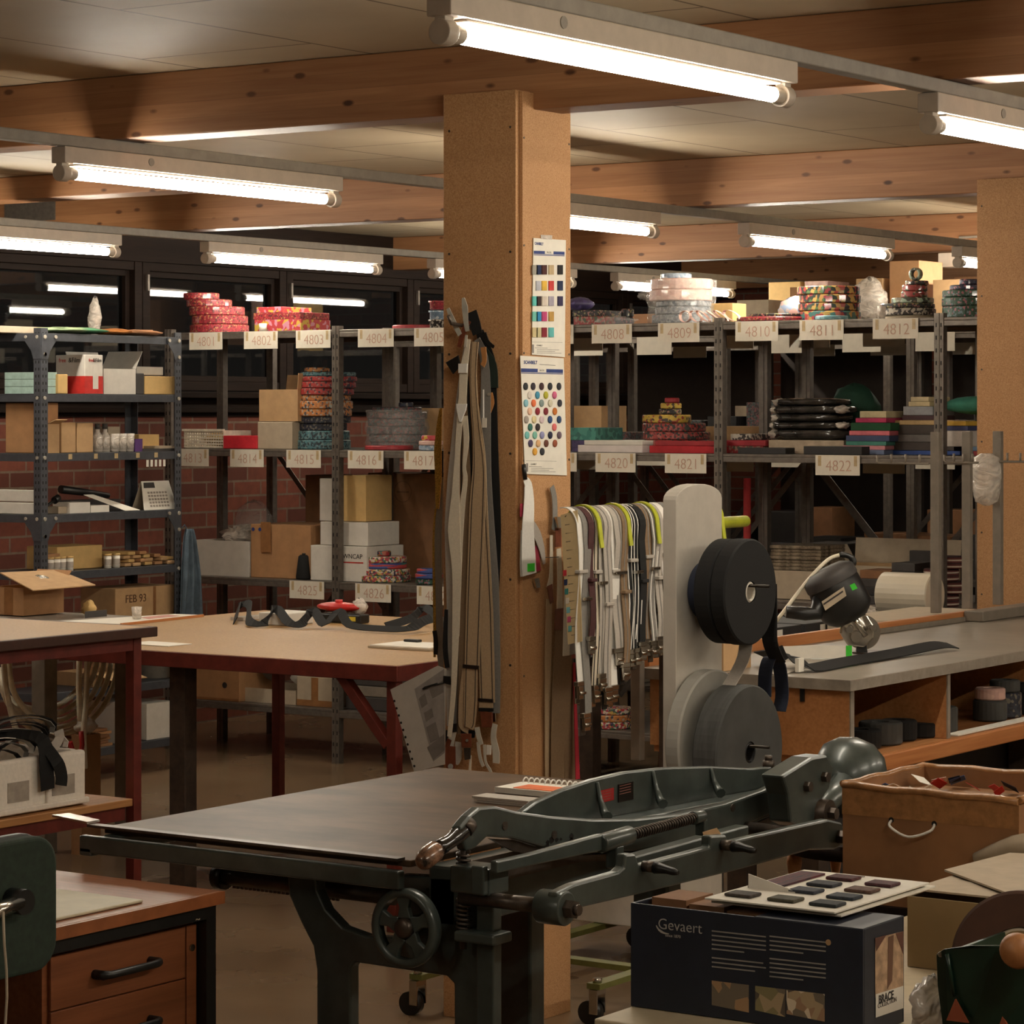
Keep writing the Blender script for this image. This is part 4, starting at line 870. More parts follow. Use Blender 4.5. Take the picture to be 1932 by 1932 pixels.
# denim jacket on the far post
yj=YB_+.02; k=MB(); nu,nv=17,15; vs=[]
for side in (0,1):
    for v in range(nv):
        t=v/(nv-1); z=1.07-.44*t; w_=.020+.062*t**.8; cyj=yj+.012*math.sin(3*t)
        for u in range(nu):
            a=u/(nu-1)*2-1
            fold=.016*t**.5*math.sin(7.5*a+1.5*t)+.006*math.sin(15*a+4*t)
            vs.append((XA+.035+fold-(.009+.010*(1-a*a)) *side-.02*(1-t)*0, cyj+w_*a, z-.02*t*abs(math.sin(2.2*a+.6))))
fs=[]
for side in (0,1):
    o_=side*nu*nv
    for v in range(nv-1):
        for u in range(nu-1):
            q_=(o_+v*nu+u,o_+v*nu+u+1,o_+(v+1)*nu+u+1,o_+(v+1)*nu+u); fs.append(q_ if side else q_[::-1])
o_=nu*nv
for v in range(nv-1):
    for u in (0,nu-1): fs.append((v*nu+u,(v+1)*nu+u,o_+(v+1)*nu+u,o_+v*nu+u))
for u in range(nu-1):
    for v in (0,nv-1): fs.append((v*nu+u,v*nu+u+1,o_+v*nu+u+1,o_+v*nu+u))
k.add(vs,fs,True)
e=empty('denim_jacket','faded blue denim jacket hanging from the far post of the end unit','jacket',(XA+.03,yj,.62))
build('jacket_body',k,DENIM,e)
k=MB().tube(smooth_path([(XA-.005,yj+.03,1.03),(XA-.02,yj+.05,.93),(XA-.03,yj+.055,.82),(XA-.03,yj+.05,.72)],4),[.012+.0016*j for j in range(13)],10)
build('sleeve',k,DENIM,e)
build('hanging_loop',MB().tube([(XA+.018,yj-.004,1.072),(XA+.012,yj-.012,1.09),(XA+.006,yj-.02,1.075)],.003),DENIM,e)
# ---------------------------------------------------------------- tables
# near red steel table
LX,LY,LZ=-5.70,6.44,.95
e=empty('work_table','red steel work table with a tan top, styrofoam box on its shelf','table',(-6.3,5.5,0))
build('table_top',MB().box(-6.9,LX,4.55,LY,LZ-.012,LZ),HARD,e)
build('edge_band',MB().box(LX+.0005,LX+.02,4.55,LY+.02,LZ-.030,LZ).box(-6.9,LX,LY+.0005,LY+.02,LZ-.030,LZ),DBROWN,e,bevel=.003)
fx=LX-.022
build('frame_rail',MB().box(fx-.03,fx,4.6,LY-.045,LZ-.07,LZ-.032).box(-6.85,fx-.031,LY-.075,LY-.045,LZ-.07,LZ-.032).box(fx-.03,fx,4.6,LY-.08,.375,.415),REDS,e)
for x,y in ((fx-.03,LY-.0449),(-6.85,LY-.0449),(fx-.03,4.6),(-6.85,4.6)):
    build('leg',MB().box(x,x+.034,y,y+.034,0,LZ-.032),REDS,e,bevel=.002)
build('lower_shelf',MB().box(-6.8,fx+.012,4.64,LY-.06,.416,.438),PLY,e,bevel=.002)
# styrofoam box and webbing
X=fx-.02
ys=onX(163,1500,X).y; zt=.60
e=empty('styrofoam_box','white styrofoam fish box on the red table shelf, full of black straps','box',(X-.15,ys-.5,.4395))
y0=ys-.95
build('box_wall',MB().box(X-.03,X,y0,ys,.439,zt).box(X-.42,X-.39,y0,ys,.439,zt).box(X-.389,X-.031,ys-.03,ys,.439,zt).box(X-.389,X-.031,y0,y0+.03,.439,zt).box(X-.389,X-.031,y0+.031,ys-.031,.439,.46),FOAM,e,bevel=.012,seg=3)
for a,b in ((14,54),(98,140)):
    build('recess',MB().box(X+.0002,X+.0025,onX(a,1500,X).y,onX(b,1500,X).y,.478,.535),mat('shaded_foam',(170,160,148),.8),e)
build('rib',MB().box(X+.001,X+.012,onX(85,1500,X).y,onX(92,1500,X).y,.445,.59).box(X+.001,X+.014,y0,ys,.445,.462),FOAM,e,bevel=.004)
rd=random.Random(9)
yc=onX(30,1400,X-.1).y
for i in range(15):
    a=rd.uniform(-.4,.4); cx=X-.06-.02*(i%8); cy=yc-.16+.05*(i%7); cz=.60+.014*(i%6)
    pth=[(cx+.05*math.cos(t+a)*.5,cy+.11*math.cos(t),cz-.01+.04*math.sin(t)) for t in [j*.42-.3 for j in range(9)]]
    solo('strap','looped strap end, %s in the heap inside the styrofoam box'%ORD[i],'strap',MB().ribbon(pth,.02,(1,.2*a,.1),.002),(BLACKF,GREYE,BLACKF,WHITEE,BLACKF)[i%5],'heaped strap ends')
def onXp(l,X): return [onX(a,b,X) for a,b in l]
solo('strap','wide black webbing strap falling over the styrofoam box edge','strap',MB().ribbon(smooth_path([V((X-.12,onX(30,1410,X).y,.66)),V((X-.06,onX(55,1410,X).y,.665)),V((X+.005,onX(78,1425,X).y,.645))]+onXp([(88,1455),(90,1490)],X+.025),4),.05,(.1,1,.25),.003),BLACKF)
solo('strap','black webbing strap curling away beside the wide one','strap',MB().ribbon(smooth_path([V((X-.10,onX(45,1405,X).y,.655)),V((X-.03,onX(78,1412,X).y,.652))]+onXp([(104,1432),(116,1462),(115,1482)],X+.035),4),.042,(.1,1,.3),.003),BLACKF)
solo('strap','upturned black strap with pale lining behind the styrofoam box rim','strap',MB().ribbon(smooth_path(onXp([(86,1420),(102,1408),(112,1392),(110,1378)],X-.05),4),.03,(.3,1,-.8),.003),[LGREYE])
# broad tan table
BX0,BX1,BY0,BY1,BZ=-7.03,-5.165,6.97,8.62,.82
e=empty('work_table','broad tan work table with a red edge beside the chart pillar','table',((BX0+BX1)/2,(BY0+BY1)/2,0))
build('table_top',MB().box(BX0,BX1,BY0,BY1,BZ-.012,BZ),HARD,e)
build('edge_band',MB().box(BX0,BX1+.008,BY0-.008,BY0-.0005,BZ-.05,BZ-.001).box(BX1+.0005,BX1+.008,BY0,BY1,BZ-.05,BZ-.001).box(BX0,BX1,BY1+.0005,BY1+.008,BZ-.05,BZ-.001).box(BX0-.008,BX0-.0005,BY0,BY1,BZ-.05,BZ-.001),REDS,e,bevel=.002)
for x,y in ((BX1-.04,BY0+.003),(BX1-.04,BY1-.04),(-6.895,BY1-.12)):
    build('leg',MB().box(x,x+.036,y,y+.036,0,BZ-.0125),REDS,e,bevel=.002)
for s_ in (0,):
    build('brace',MB().bar((BX1-.04,BY0+.02,.57),(BX1-.235,BY0+.02,BZ-.03),.03,.034,(0,1,0)),REDS,e,bevel=.002)
    build('brace',MB().bar((BX1-.02,BY0+.06,.62),(BX1-.02,BY0+.2,BZ-.03),.03,.03,(1,0,0)),REDS,e,bevel=.002)
q=onY(343,1300,BY0+.06)
build('middle_leg',MB().box(q.x-.036,q.x+.030,BY0+.04,BY0+.1,0,BZ-.0125),DKLEG,e,bevel=.002)
# things on the broad table
def tb(px,py,z=BZ+.001): return onZ(px,py,z)
# black webbing in loops
pth=[tb(444,1178)+V((0,0,.004)),tb(452,1165)+V((0,0,.035)),tb(470,1168)+V((0,0,.045)),tb(470,1182)+V((0,0,.01)),tb(500,1184)+V((0,0,.008)),tb(520,1178)+V((0,0,.05)),tb(545,1186)+V((0,0,.012)),tb(570,1186)+V((0,0,.01)),tb(590,1182)+V((0,0,.05)),tb(612,1188)+V((0,0,.012)),tb(640,1186)+V((0,0,.055)),tb(660,1190)+V((0,0,.012)),tb(720,1194)+V((0,0,.006)),tb(770,1196)+V((0,0,.01)),tb(800,1192)+V((0,0,.03)),tb(815,1190)+V((0,0,.035))]
solo('webbing_strap','long black webbing strap looping along the broad tan table','strap',MB().ribbon([p_+V((0,0,.009)) for p_ in smooth_path(pth,5)],.034,(-.35,.8,.45),.003),BLACKF)
solo('webbing_strap','short black webbing strap crossing the end of the looping strap','strap',MB().ribbon(smooth_path([tb(700,1191)+V((0,.09,.012)),tb(750,1184)+V((0,.09,.03)),tb(772,1180)+V((0,.09,.06)),tb(795,1190)+V((0,.1,.04)),tb(818,1196)+V((0,.09,.014))],5),.03,(-.35,.8,.45),.003),BLACKF)
p0=tb(488,1178); p1=tb(568,1178); carton(p0.x,p1.x,p0.y+.0,p0.y+.16,BZ+.001,BZ+.045,WCARD,'small white carton behind the black webbing loops')
solo('catalogue','thin pale catalogue left of the small white carton','booklet',MB().box(tb(432,1170).x,tb(470,1170).x,tb(440,1170).y,tb(440,1170).y+.2,BZ+.001,BZ+.012),LGREYE)
c0=tb(632,1176)
e=empty('tape_dispenser','red and black tape gun lying on the broad tan table','tool',c0+V((0,.05,0)))
build('black_frame',MB().box(c0.x-.09,c0.x+.1,c0.y+.02,c0.y+.08,BZ+.001,BZ+.035),BLACKP,e,bevel=.006)
build('red_cover',MB().ball((c0.x-.02,c0.y+.05,BZ+.058),.10,.04,.018).cyl((c0.x-.02,c0.y+.05,BZ+.07),(c0.x-.02,c0.y+.05,BZ+.084),.014),RED,e)
build('yellow_sticker',MB().box(c0.x+.05,c0.x+.08,c0.y+.0185,c0.y+.0195,BZ+.01,BZ+.026),mat('yellow_label',(206,186,60)),e)
build('film_tail',MB().ball((c0.x+.06,c0.y+.07,BZ+.06),.028,.03,.03,jit=.4),CLEAR2,e)
p0=tb(694,1222); p1=tb(818,1228)
e=empty('clipboard','white clipboard with papers at the right end of the broad table','clipboard',((p0.x+p1.x)/2,p0.y+.08,BZ+.001))
build('board',MB().box(p0.x,p1.x,p0.y-.0,p0.y+.19,BZ+.001,BZ+.007),GCARD,e); build('paper',MB().box(p0.x+.005,p1.x-.002,p0.y+.004,p0.y+.185,BZ+.0072,BZ+.0115),PAPER,e)
build('clip',MB().box(p0.x+.03,p0.x+.09,p0.y+.155,p0.y+.18,BZ+.0117,BZ+.02),BLACKP,e,bevel=.003)
p0=tb(236,1215); solo('paper_sheet','white paper sheet at the front edge of the broad table','paper',MB().box(p0.x,p0.x+.19,p0.y,p0.y+.12,BZ+.001,BZ+.003),PAPER)
a=[tb(228,1180),tb(383,1163),tb(330,1161),tb(90,1176)]
e=empty('cutting_board','thin white board with an orange edge along the far end of the table','board',a[0])
build('board',MB().prism([q+V((0,0,.0005)) for q in a],(0,0,.005)),PAPER,e)
build('orange_edge',MB().bar(a[0]+V((.006,-.006,.004)),a[1]+V((.006,-.006,.004)),.008,.009),BEECH,e)
build('red_print',MB().prism([tb(262,1168)+V((0,0,.006)),tb(318,1163)+V((0,0,.006)),tb(340,1165)+V((0,0,.006)),tb(280,1171)+V((0,0,.006))],(0,0,.0004)),mat('faint_red_print',(190,130,118)),e)
# grey steel table behind the near red one, with coiled hose
GX1,GY0,GZ,GY1=-7.12,7.48,.82,8.10
e=empty('work_table','grey steel work table with cream hose coiled on its leg','table',(-7.7,8.0,0))
build('table_top',MB().box(-8.25,GX1,GY0,GY1,GZ-.02,GZ),GREYS,e,bevel=.003)
build('frame_rail',MB().box(-8.2,GX1-.02,GY0+.02,GY0+.08,GZ-.075,GZ-.021).box(GX1-.08,GX1-.02,GY0+.081,GY1-.03,GZ-.075,GZ-.021),GREYS,e,bevel=.002)
for x,y in ((GX1-.08,GY0+.02),(-8.2,GY0+.02),(-7.26,GY1-.09),(-8.2,GY1-.09)): build('leg',MB().box(x,x+.066,y,y+.066,0,GZ-.0755),GREYS,e,bevel=.003)
def tg(px,py,z=GZ+.001): return onZ(px,py,z)
xq=-7.36
for i in range(5):
    r=.20+.010*i; cy=7.735+.004*i; cz=.79-.012*i
    k=MB().tube([(xq+.018*i+.004*math.sin(3*t),cy+r*1.28*math.cos(t),cz-.10+r*math.sin(t)) for t in [-math.pi*1.0+j*math.pi/16 for j in range(17)]],.0105)
    solo('hose','cream hose loop, %s of the coil hanging under the grey table'%ORD[i],'hose',k,HOSE,'cream hose coil')
for i,(a,b,pts) in enumerate(((0,0,[(17,1225),(18,1270),(28,1310),(50,1340),(78,1362)]),(0,0,[(6,1230),(12,1300),(28,1370),(48,1412)]),(0,0,[(150,1228),(149,1290),(151,1360)]),(0,0,[(165,1228),(162,1320),(158,1385),(160,1450)]))):
    solo('hose','loose cream hose tail, %s from the window side'%ORD[i],'hose',MB().tube(smooth_path([onX(u,v,-7.06+.02*i) for u,v in pts],5),.0105),HOSE,'cream hose tails')
# papers and boxes lying on the grey table
a=[tg(0,1172),tg(215,1177),tg(232,1172),tg(0,1166)]
def gbox(px0,px1,pyf,h,dp): p0=tg(px0,pyf); p1=tg(px1,pyf); return p0.x,max(p0.x+.02,p1.x),p0.y,p0.y+dp,GZ+.001,GZ+.001+h
X0=-8.0; 
p0=tg(-20,1160); p1=tg(110,1158)
carton(p0.x,p1.x,p0.y,p0.y+.22,GZ+.004,GZ+.004+.105,CARD,'open brown carton with wide raised flaps on the grey table',op=True,flaps=(('b',50,.07),),tape=((p1.x-.1,p1.x-.055,'f'),))
build('flap',MB().prism([P(62,1115,10.55),P(180,1105,10.8),P(110,1077,11.0),P(0,1082,10.75)],(0,0,.004)),CARD2,bpy.data.objects[[o.name for o in COL.objects if o.get('label','').startswith('open brown carton with wide')][0]])
solo('foil_bag','silver foil bag sticking out of the open brown carton','bag',MB().ball(((p0.x+p1.x)/2+.06,p0.y+.11,GZ+.125),.07,.05,.025,jit=.3),mat('silver_foil',(190,186,178),.25,.8,.3,40))
solo('paper_tray','thin dark plastic tray at the front of the grey table','tray',MB().box(-7.9,GX1-.02,GY0+.01,GY0+.2,GZ+.0005,GZ+.0035),DGREYC)
p0=tb(160,1166); 
solo('flat_case','black flat case with a white sticker on the white board','case',MB().box(tb(160,1170).x,tb(228,1164).x,tb(160,1170).y,tb(160,1170).y+.12,BZ+.008,BZ+.033),DGREYC,bevel=.003)
solo('small_cup','small clear cup standing behind the flat black case','cup',MB().lathe(tb(258,1171)+V((0,0,.0065)),(0,0,1),[(0,0),(.016,0),(.02,.045),(.018,.045),(.014,.003),(0,.003)],14),CLEAR2)
solo('paper_cup','pale crumpled tag beside the open brown carton','tag',MB().ball((-7.36,7.98,GZ+.03),.03,.02,.03,jit=.4),YCARD)
# under the grey table
solo('carton','brown box of packing paper standing under the grey table','box',MB().box(-7.06,-7.01,7.56,7.66,0,.43),CARD)
solo('paper_bundle','white crumpled packing paper in the brown box','paper',MB().ball((-7.035,7.61,.459),.03,.045,.028,jit=.5),PAPER)
solo('hand_shears','red handled shears leaning on the brown box','tool',MB().tube([onX(132,1400,-6.98),onX(140,1425,-6.98),onX(150,1435,-6.98),onX(155,1405,-6.98),onX(153,1380,-6.98)],.009),RED)
# far table with black boxes, between counter and racking
DX0,DX1,DY0,DY1,DZ=-5.0,-4.37,7.75,9.3,.80; DXE=-4.125
e=empty('side_table','dark side table behind the cutting counter, piled with black flat boxes','table',((DX0+DX1)/2,(DY0+DY1)/2,0))
build('table_top',MB().box(DX0,DXE,DY0,DY1,DZ-.03,DZ),DKWOOD,e)
for x,y in ((DX0,DY0),(DX1-.05,DY0),(DX0,DY1-.05),(DX1-.05,DY1-.05)): build('leg',MB().box(x,x+.05,y,y+.05,0,DZ-.0305),DKLEG,e)
for i,(y,h,n) in enumerate(((7.85,.036,3),(8.14,.036,3),(8.43,.036,2),(8.72,.04,2))):
    for j in range(n):
        b=solo('flat_box','black flat box, %s layer of the %s pile on the dark side table'%(ORD[j],ORD[i]),'box',MB().box(DX1-.32,DX1-.01-.01*(j%2),y,y+.26,DZ+.001+h*j,DZ+h*(j+1)),BLACKC,'black flat boxes on the side table',bevel=.002)
        build('size_sticker',MB().box(DX1-.0095-.01*(j%2),DX1-.009-.01*(j%2),y+.1,y+.135,DZ+.008+h*j,DZ+.028+h*j),PAPER,b)
solo('plastic_bag','long shiny clear bag lying on the black flat boxes','bag',MB().ball((DX1-.16,8.62,DZ+.11),.12,.25,.022,n=24,jit=.3),CLEAR2)
solo('colour_cards','small heap of bright green pink and yellow cards','cards',MB().box(-4.72,-4.6,8.0,8.16,DZ+.112,DZ+.13),p('bright_cards',[(60,190,80),(220,70,110),(220,190,60),(210,200,190)],20))
solo('storage_box','dark long box under the white plastic tray','box',MB().box(-4.35,-4.14,8.28,8.88,DZ+.001,.8495),DGREYC)
# ---------------------------------------------------------------- cutting counter
KX0,KX1,KY0,KY1,KZ=-4.05,-3.41,6.58,10.05,.90
e=empty('cutting_counter','long cutting counter with a pale grey top and orange wood cabinet','counter',((KX0+KX1)/2,(KY0+KY1)/2,0))
build('counter_top',MB().box(KX0,KX1,KY0,KY1,KZ-.03,KZ),LAM,e,bevel=.002)
build('edge_strip',MB().box(KX0,KX1+.002,KY0-.0025,KY0-.0003,KZ-.029,KZ-.001).box(KX1+.0003,KX1+.0025,KY0,KY1,KZ-.029,KZ-.001),LAMEDGE,e)
build('backboard',MB().box(KX0-.022,KX0-.001,KY0+.05,KY1,KZ-.03,KZ+.032),BEECH,e,bevel=.002)
build('guide_rail',MB().box(KX0+.001,KX0+.012,8.0,8.62,KZ+.001,KZ+.016),GREYS,e); build('guide_stop',MB().box(KX0+.0005,KX0+.07,8.63,9.5,KZ+.001,KZ+.035),GREYS,e,bevel=.003)
CZ=.69
build('end_panel',MB().box(KX0+.02,KX1-.012,KY0+.02,KY0+.04,CZ-.0,KZ-.0305),OAK,e); build('panel_edge',MB().box(KX1-.0118,KX1-.008,KY0+.02,KY0+.04,CZ,KZ-.0305),LAMEDGE,e)
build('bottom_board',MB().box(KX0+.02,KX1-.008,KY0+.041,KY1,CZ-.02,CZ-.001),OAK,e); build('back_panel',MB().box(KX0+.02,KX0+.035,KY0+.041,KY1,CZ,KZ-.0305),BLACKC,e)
build('shelf_lip',MB().box(KX1-.0075,KX1+.012,KY0+.10,KY1,CZ-.045,CZ-.001),BEECH,e,bevel=.004)
for y in (7.18,7.9,8.7,9.5):
    build('divider',MB().box(KX0+.036,KX1-.012,y,y+.018,CZ,KZ-.0305),OAK,e); build('panel_edge',MB().box(KX1-.0118,KX1-.008,y,y+.018,CZ,KZ-.0305),LAMEDGE,e)
build('latch',MB().box(onY(1508,1310,KY0).x-.005,onY(1508,1310,KY0).x+.006,KY0+.012,KY0+.0195,.835,.875),BLACKP,e)
build('shadow_panel',MB().box(KX1-.31,KX1-.298,KY0+.35,KY1,.005,CZ-.0205),BLACKC,e)  # black board added in place of the deep shadow under the counter
for y in (KY0+.25,8.2,9.8): build('leg',MB().box(KX0+.13,KX0+.19,y,y+.06,0,CZ-.0205).box(KX1-.285,KX1-.225,y,y+.06,0,CZ-.0205),DKLEG,e)
build('grey_post',MB().box(KX0-.012,KX0+.018,KY0-.03,KY0-.004,.65,KZ+.02),GREYS,e,bevel=.002)
# contents of the open shelves
def kx(px,py,X=KX1-.1): return onX(px,py,X)
items=[(1618,.055,.05,BLACKF,'black webbing roll'),(1650,.06,.06,GREYROLL,'dark grey webbing roll'),(1680,.05,.055,BLACKF,'black strap roll'),(1720,.07,.04,BLACKF,'wide black webbing roll'),(1755,.055,.07,GREYROLL,'tall grey webbing roll')]
for i,(px,r,h,m,nm) in enumerate(items):
    y=onX(px,1350,KX1-.12).y
    if i: y=max(y,py_+r+pr_+.002)
    solo('webbing_roll','%s in the first open bay of the counter'%nm,'webbing roll',MB().ring((KX1-.11,y,CZ+.0005),(0,0,1),r,r*.4,h,24),m,'rolls in the counter bay'); py_,pr_=y,r
solo('green_tape_roll','bright green tape roll among the black webbing rolls','tape',MB().ring((KX1-.20,onX(1690,1330,KX1-.2).y,CZ+.0005),(0,0,1),.045,.03,.085,24),GREEN)
solo('white_card','white curved card lying across the black rolls','card',MB().ribbon(smooth_path([onX(1715,1325,KX1-.2),onX(1745,1318,KX1-.2),onX(1775,1322,KX1-.2)],4),.06,(1,.3,0),.002),PAPER)
for i,(px,r,h,m,nm) in enumerate(((1862,.05,.06,GREYROLL,'rough grey roll'),(1890,.05,.075,R_NAV,'black lozenge print roll'),(1925,.05,.06,BLACKF,'black roll'))):
    y=onX(px,1310,KX1-.12).y
    solo('webbing_roll','%s in the second open bay of the counter'%nm,'webbing roll',MB().ring((KX1-.11,y,CZ+.0005),(0,0,1),r,r*.4,h,24),m,'rolls in the second counter bay')
    solo('webbing_roll','flat grey roll lying on the %s'%nm,'webbing roll',MB().ring((KX1-.11,y,CZ+h+.001),(0,0,1),r*.9,r*.4,.035,24),(R_PINK,GREYROLL,BLACKF)[i],'rolls in the second counter bay')
solo('white_strip','white paper strip on the edge of the second counter bay','paper',MB().box(KX1-.05,KX1-.009,7.25,7.88,CZ+.0003,CZ+.004),PAPER)
# on the counter top
def kt(px,py,z=KZ+.001): return onZ(px,py,z)
solo('webbing_strip','black webbing strip laid along the counter edge','strap',MB().ribbon([p_+V((-.004,0,.0095)) for p_ in smooth_path([kt(1440,1252)+V((0,0,.012)),kt(1470,1262)+V((0,0,.03)),kt(1500,1262)+V((0,0,.022)),kt(1530,1268)+V((0,0,.002)),kt(1600,1256)+V((0,0,.002)),kt(1700,1239)+V((0,0,.003)),kt(1770,1229)+V((0,0,.009)),kt(1800,1226)+V((0,0,.002))],5)],.052,(1,.1,-.3),.003),BLACKF)
a=kt(1455,1243); b=kt(1605,1243)
e=empty('white_board_strip','white plastic strip standing on edge with a green tape end','strip',a)
build('strip',MB().ribbon([a+V((0,0,.016)),a*.5+b*.5+V((.0,0,.02)),b+V((0,0,.018))],.036,(0,0,1),.003),PAPER,e)
b2=a+(b-a)*.925; build('green_tape',MB().ribbon([b2+V((.004,0,.0185)),b+V((.004,0,.0185))],.038,(0,0,1),.0006),GREEN,e)
solo('steel_rule','thin white rule lying on the counter corner','ruler',MB().prism([kt(1452,1272),kt(1530,1252),kt(1536,1256),kt(1470,1276)],(0,0,.003)),LGREYE)
solo('edge_stop','small white upright stop at the counter corner','stop',MB().box(kt(1500,1270).x,kt(1506,1270).x+.004,kt(1500,1270).y,kt(1500,1270).y+.03,KZ+.004,KZ+.04),PAPER)
c0=kt(1648,1232)
e=empty('rotary_cutting_machine','black electric rotary cloth cutter with a chrome head standing on the counter','cutting machine',c0)
d=8.15
def q(px,py,dd=0): return P(px,py,d+dd)
ax0,ax1=q(1562,1082),q(1604,1163); ax=(ax1-ax0).normalized(); mr=51*d/F
build('motor_housing',MB().lathe(ax0,ax,[(0,-.002),(mr*.7,0),(mr*.93,.008),(mr,.04),(mr,.12),(mr*.86,.135),(mr*.62,.15),(0,.15)],28),BLACKP,e)
build('motor_cap',MB().lathe(ax0-ax*.003,ax,[(0,-.014),(mr*.66,-.012),(mr*.98,.002),(mr*1.02,.012),(mr*1.02,.03),(mr*1.005,.034)],28),DGREYC,e)
r_=V((C,S,0)); u_=V((0,0,1)); fw=V((-S,C,0))
def facing(pts,dd,th=.001): return MB().prism([q(x,y,dd) for x,y in pts],-fw*th)
build('rating_plate',facing([(1550,1135),(1592,1107),(1597,1124),(1557,1152)],-mr-.004),GCARD,e)
build('plate_lettering',facing([(1553,1139),(1590,1114),(1591,1117),(1554,1142)],-mr-.0056,.0004),DKINK,e)
build('green_sticker',facing([(1603,1104),(1612,1100),(1618,1110),(1608,1114)],-mr*.86,.003),GREEN,e)
build('hook_handle',MB().tube(smooth_path([q(1594,1085),q(1602,1070),q(1610,1062),q(1606,1052),q(1594,1047),q(1584,1047)],4),[.011]*4+[.010]*9+[.008]*8),BLACKP,e)
build('grip_handle',MB().tube([q(1546,1130,-.03),q(1540,1158,-.05),q(1520,1158,-.05),q(1483,1154,-.05)],[.02,.022,.02,.018],12),BLACKP,e)
build('gear_head',MB().cyl(q(1598,1155,-.01),q(1624,1196,-.01),.034,.028,n=20).prism([q(x,y,-.02) for x,y in ((1590,1165),(1612,1153),(1636,1160),(1650,1182),(1648,1205),(1630,1222),(1600,1218),(1586,1195))],fw*.03),CHROME,e,bevel=.004)
build('clamp_bar',MB().tube([q(1609,1162,-.04),q(1634,1200,-.04)],.0085),CHROME,e)
for (x,y,rr_) in ((1603,1188,.010),(1616,1202,.016),(1648,1185,.009)): build('knob',MB().cyl(q(x,y,-.026),q(x,y,-.045),rr_,n=16),CHROME,e)
build('blade',MB().cyl(q(1628,1193,.012),q(1628,1193,.016),.05,n=40),CHROME,e)
build('foot_post',MB().prism([q(x,y,-.004) for x,y in ((1617,1212),(1634,1212),(1637,1231),(1616,1231))],fw*.02),BLACKP,e)
build('base_plate',MB().prism([kt(1608,1233)+V((0,0,.0005)),kt(1650,1236)+V((0,0,.0005)),kt(1674,1233)+V((0,0,.0005)),kt(1655,1229)+V((0,0,.0005)),kt(1615,1229)+V((0,0,.0005))],(0,0,.004)),DMETAL,e)
build('power_cord',MB().tube(smooth_path([q(1584,1047),q(1560,1058),q(1520,1100),q(1470,1165),q(1440,1200,.05)],6),.0055),HOSE,e)
# grey upright rack at the back of the counter
e=empty('hook_rack','grey steel rack of three uprights and hook combs on the counter back','rack',(KX0-.05,8.76,KZ+.033))
for i,px in enumerate((1766,1825,1883)):
    q0=onX(px,1100,KX0-.04)
    build('upright',MB().box(KX0-.055,KX0-.025,q0.y-.013,q0.y+.013,KZ+.034,1.53),GREYS,e,bevel=.002)
    xl=onY([1655,1782,1852][i],870,q0.y-.02).x; xr=onY([1752,1846,1940][i],874,q0.y-.02).x
    k=MB().tube([(xl,q0.y-.02,1.452),(xl,q0.y-.02,1.432),(xl+.008,q0.y-.02,1.426),(xr,q0.y-.02,1.426)],.0042)
    for j in range(1,4):
        xx=xl+(xr-xl)*j/3.6; k.tube([(xx,q0.y-.02,1.427),(xx,q0.y-.02,1.456)],.0042)
    build('hook_comb',k,GREYS,e)
q0=onY(1857,905,8.95)
solo('plastic_bag','bulging clear plastic bag hanging from the hook rack','bag',MB().lathe(q0+V((0,.02,-.09)),(0,0,1),[(.01,0),(.04,.015),(.05,.06),(.052,.12),(.046,.165),(.02,.18)],18),CLEAR2)
q0=onX(1850,1095,-4.42); 
solo('film_roll','large roll of clear film behind the hook rack','roll',MB().ring((q0.x-.16,9.1,DZ+.146),(1,0,0),.08,.025,.20,28),mat('clear_film_roll',(206,196,176),.22,0,.08,4))
solo('storage_box','dark box under the large film roll','box',MB().box(-4.62,-4.385,8.99,9.24,DZ+.001,DZ+.064),DGREYC)
solo('white_tray','long white plastic tray behind the counter back board','tray',MB().box(-4.36,-4.13,8.25,8.9,KZ-.05,KZ+.022),GCARD,bevel=.004)
p0=onX(1835,1128,-4.2)
# ---------------------------------------------------------------- rolls on the upright board
SX_,SY=-3.34,5.69
e=empty('roll_stand','tall pale upright board carrying black and grey webbing rolls','stand',(SX_-.017,SY,0))
k=MB(); w2=.105
pts=[(SX_-.036,SY-w2,0),(SX_-.036,SY+w2,0),(SX_-.036,SY+w2,1.395)]+[(SX_-.036,SY+w2*math.cos(t),1.395+.035*math.sin(t)) for t in [math.pi*j/12 for j in range(1,12)]]+[(SX_-.036,SY-w2,1.395)]
k.prism(pts,(.036,0,0)); build('board',k,mat('pale_painted_board',(186,178,166),.6,0,.05),e,bevel=.002)
build('foot',MB().box(SX_-.2,SX_+.2,SY-w2,SY-w2+.03,0,.06).box(SX_-.2,SX_+.2,SY+w2-.03,SY+w2,0,.06),OAK,e)
for z,l in ((1.1835,.185),(.815,.185)):
    build('axle',MB().tube([(SX_-.0,SY,z+.0145),(SX_+l,SY,z+.0145)],.0035),mat('dark_axle',(60,56,52),.3,.9),e)
build('screws',MB().cyl((SX_,SY-.07,.95),(SX_+.004,SY-.07,.95),.006,n=8).cyl((SX_,SY-.03,.905),(SX_+.003,SY-.03,.905),.004,n=8),DMETAL,e)
def wroll(z,x0,x1,r,m,lab,core=.03):
    e=empty('webbing_roll',lab,'webbing roll',((x0+x1)/2,SY,z-r))
    build('winding',MB().ring((x0,SY,z),(1,0,0),r,core+.001,x1-x0,56),m,e)
    build('core',MB().ring((x0+.001,SY,z),(1,0,0),core,core-.004,x1-x0-.001,28),PAPER if z>1 else BLACKC,e); return e
wroll(1.1835,SX_+.004,SX_+.05,.066,NAVYE,'navy webbing roll behind the big black one on the upright board',.026)
wroll(1.1835,SX_+.053,SX_+.095,.121,BLACKF,'inner black webbing roll on the upper axle',.026)
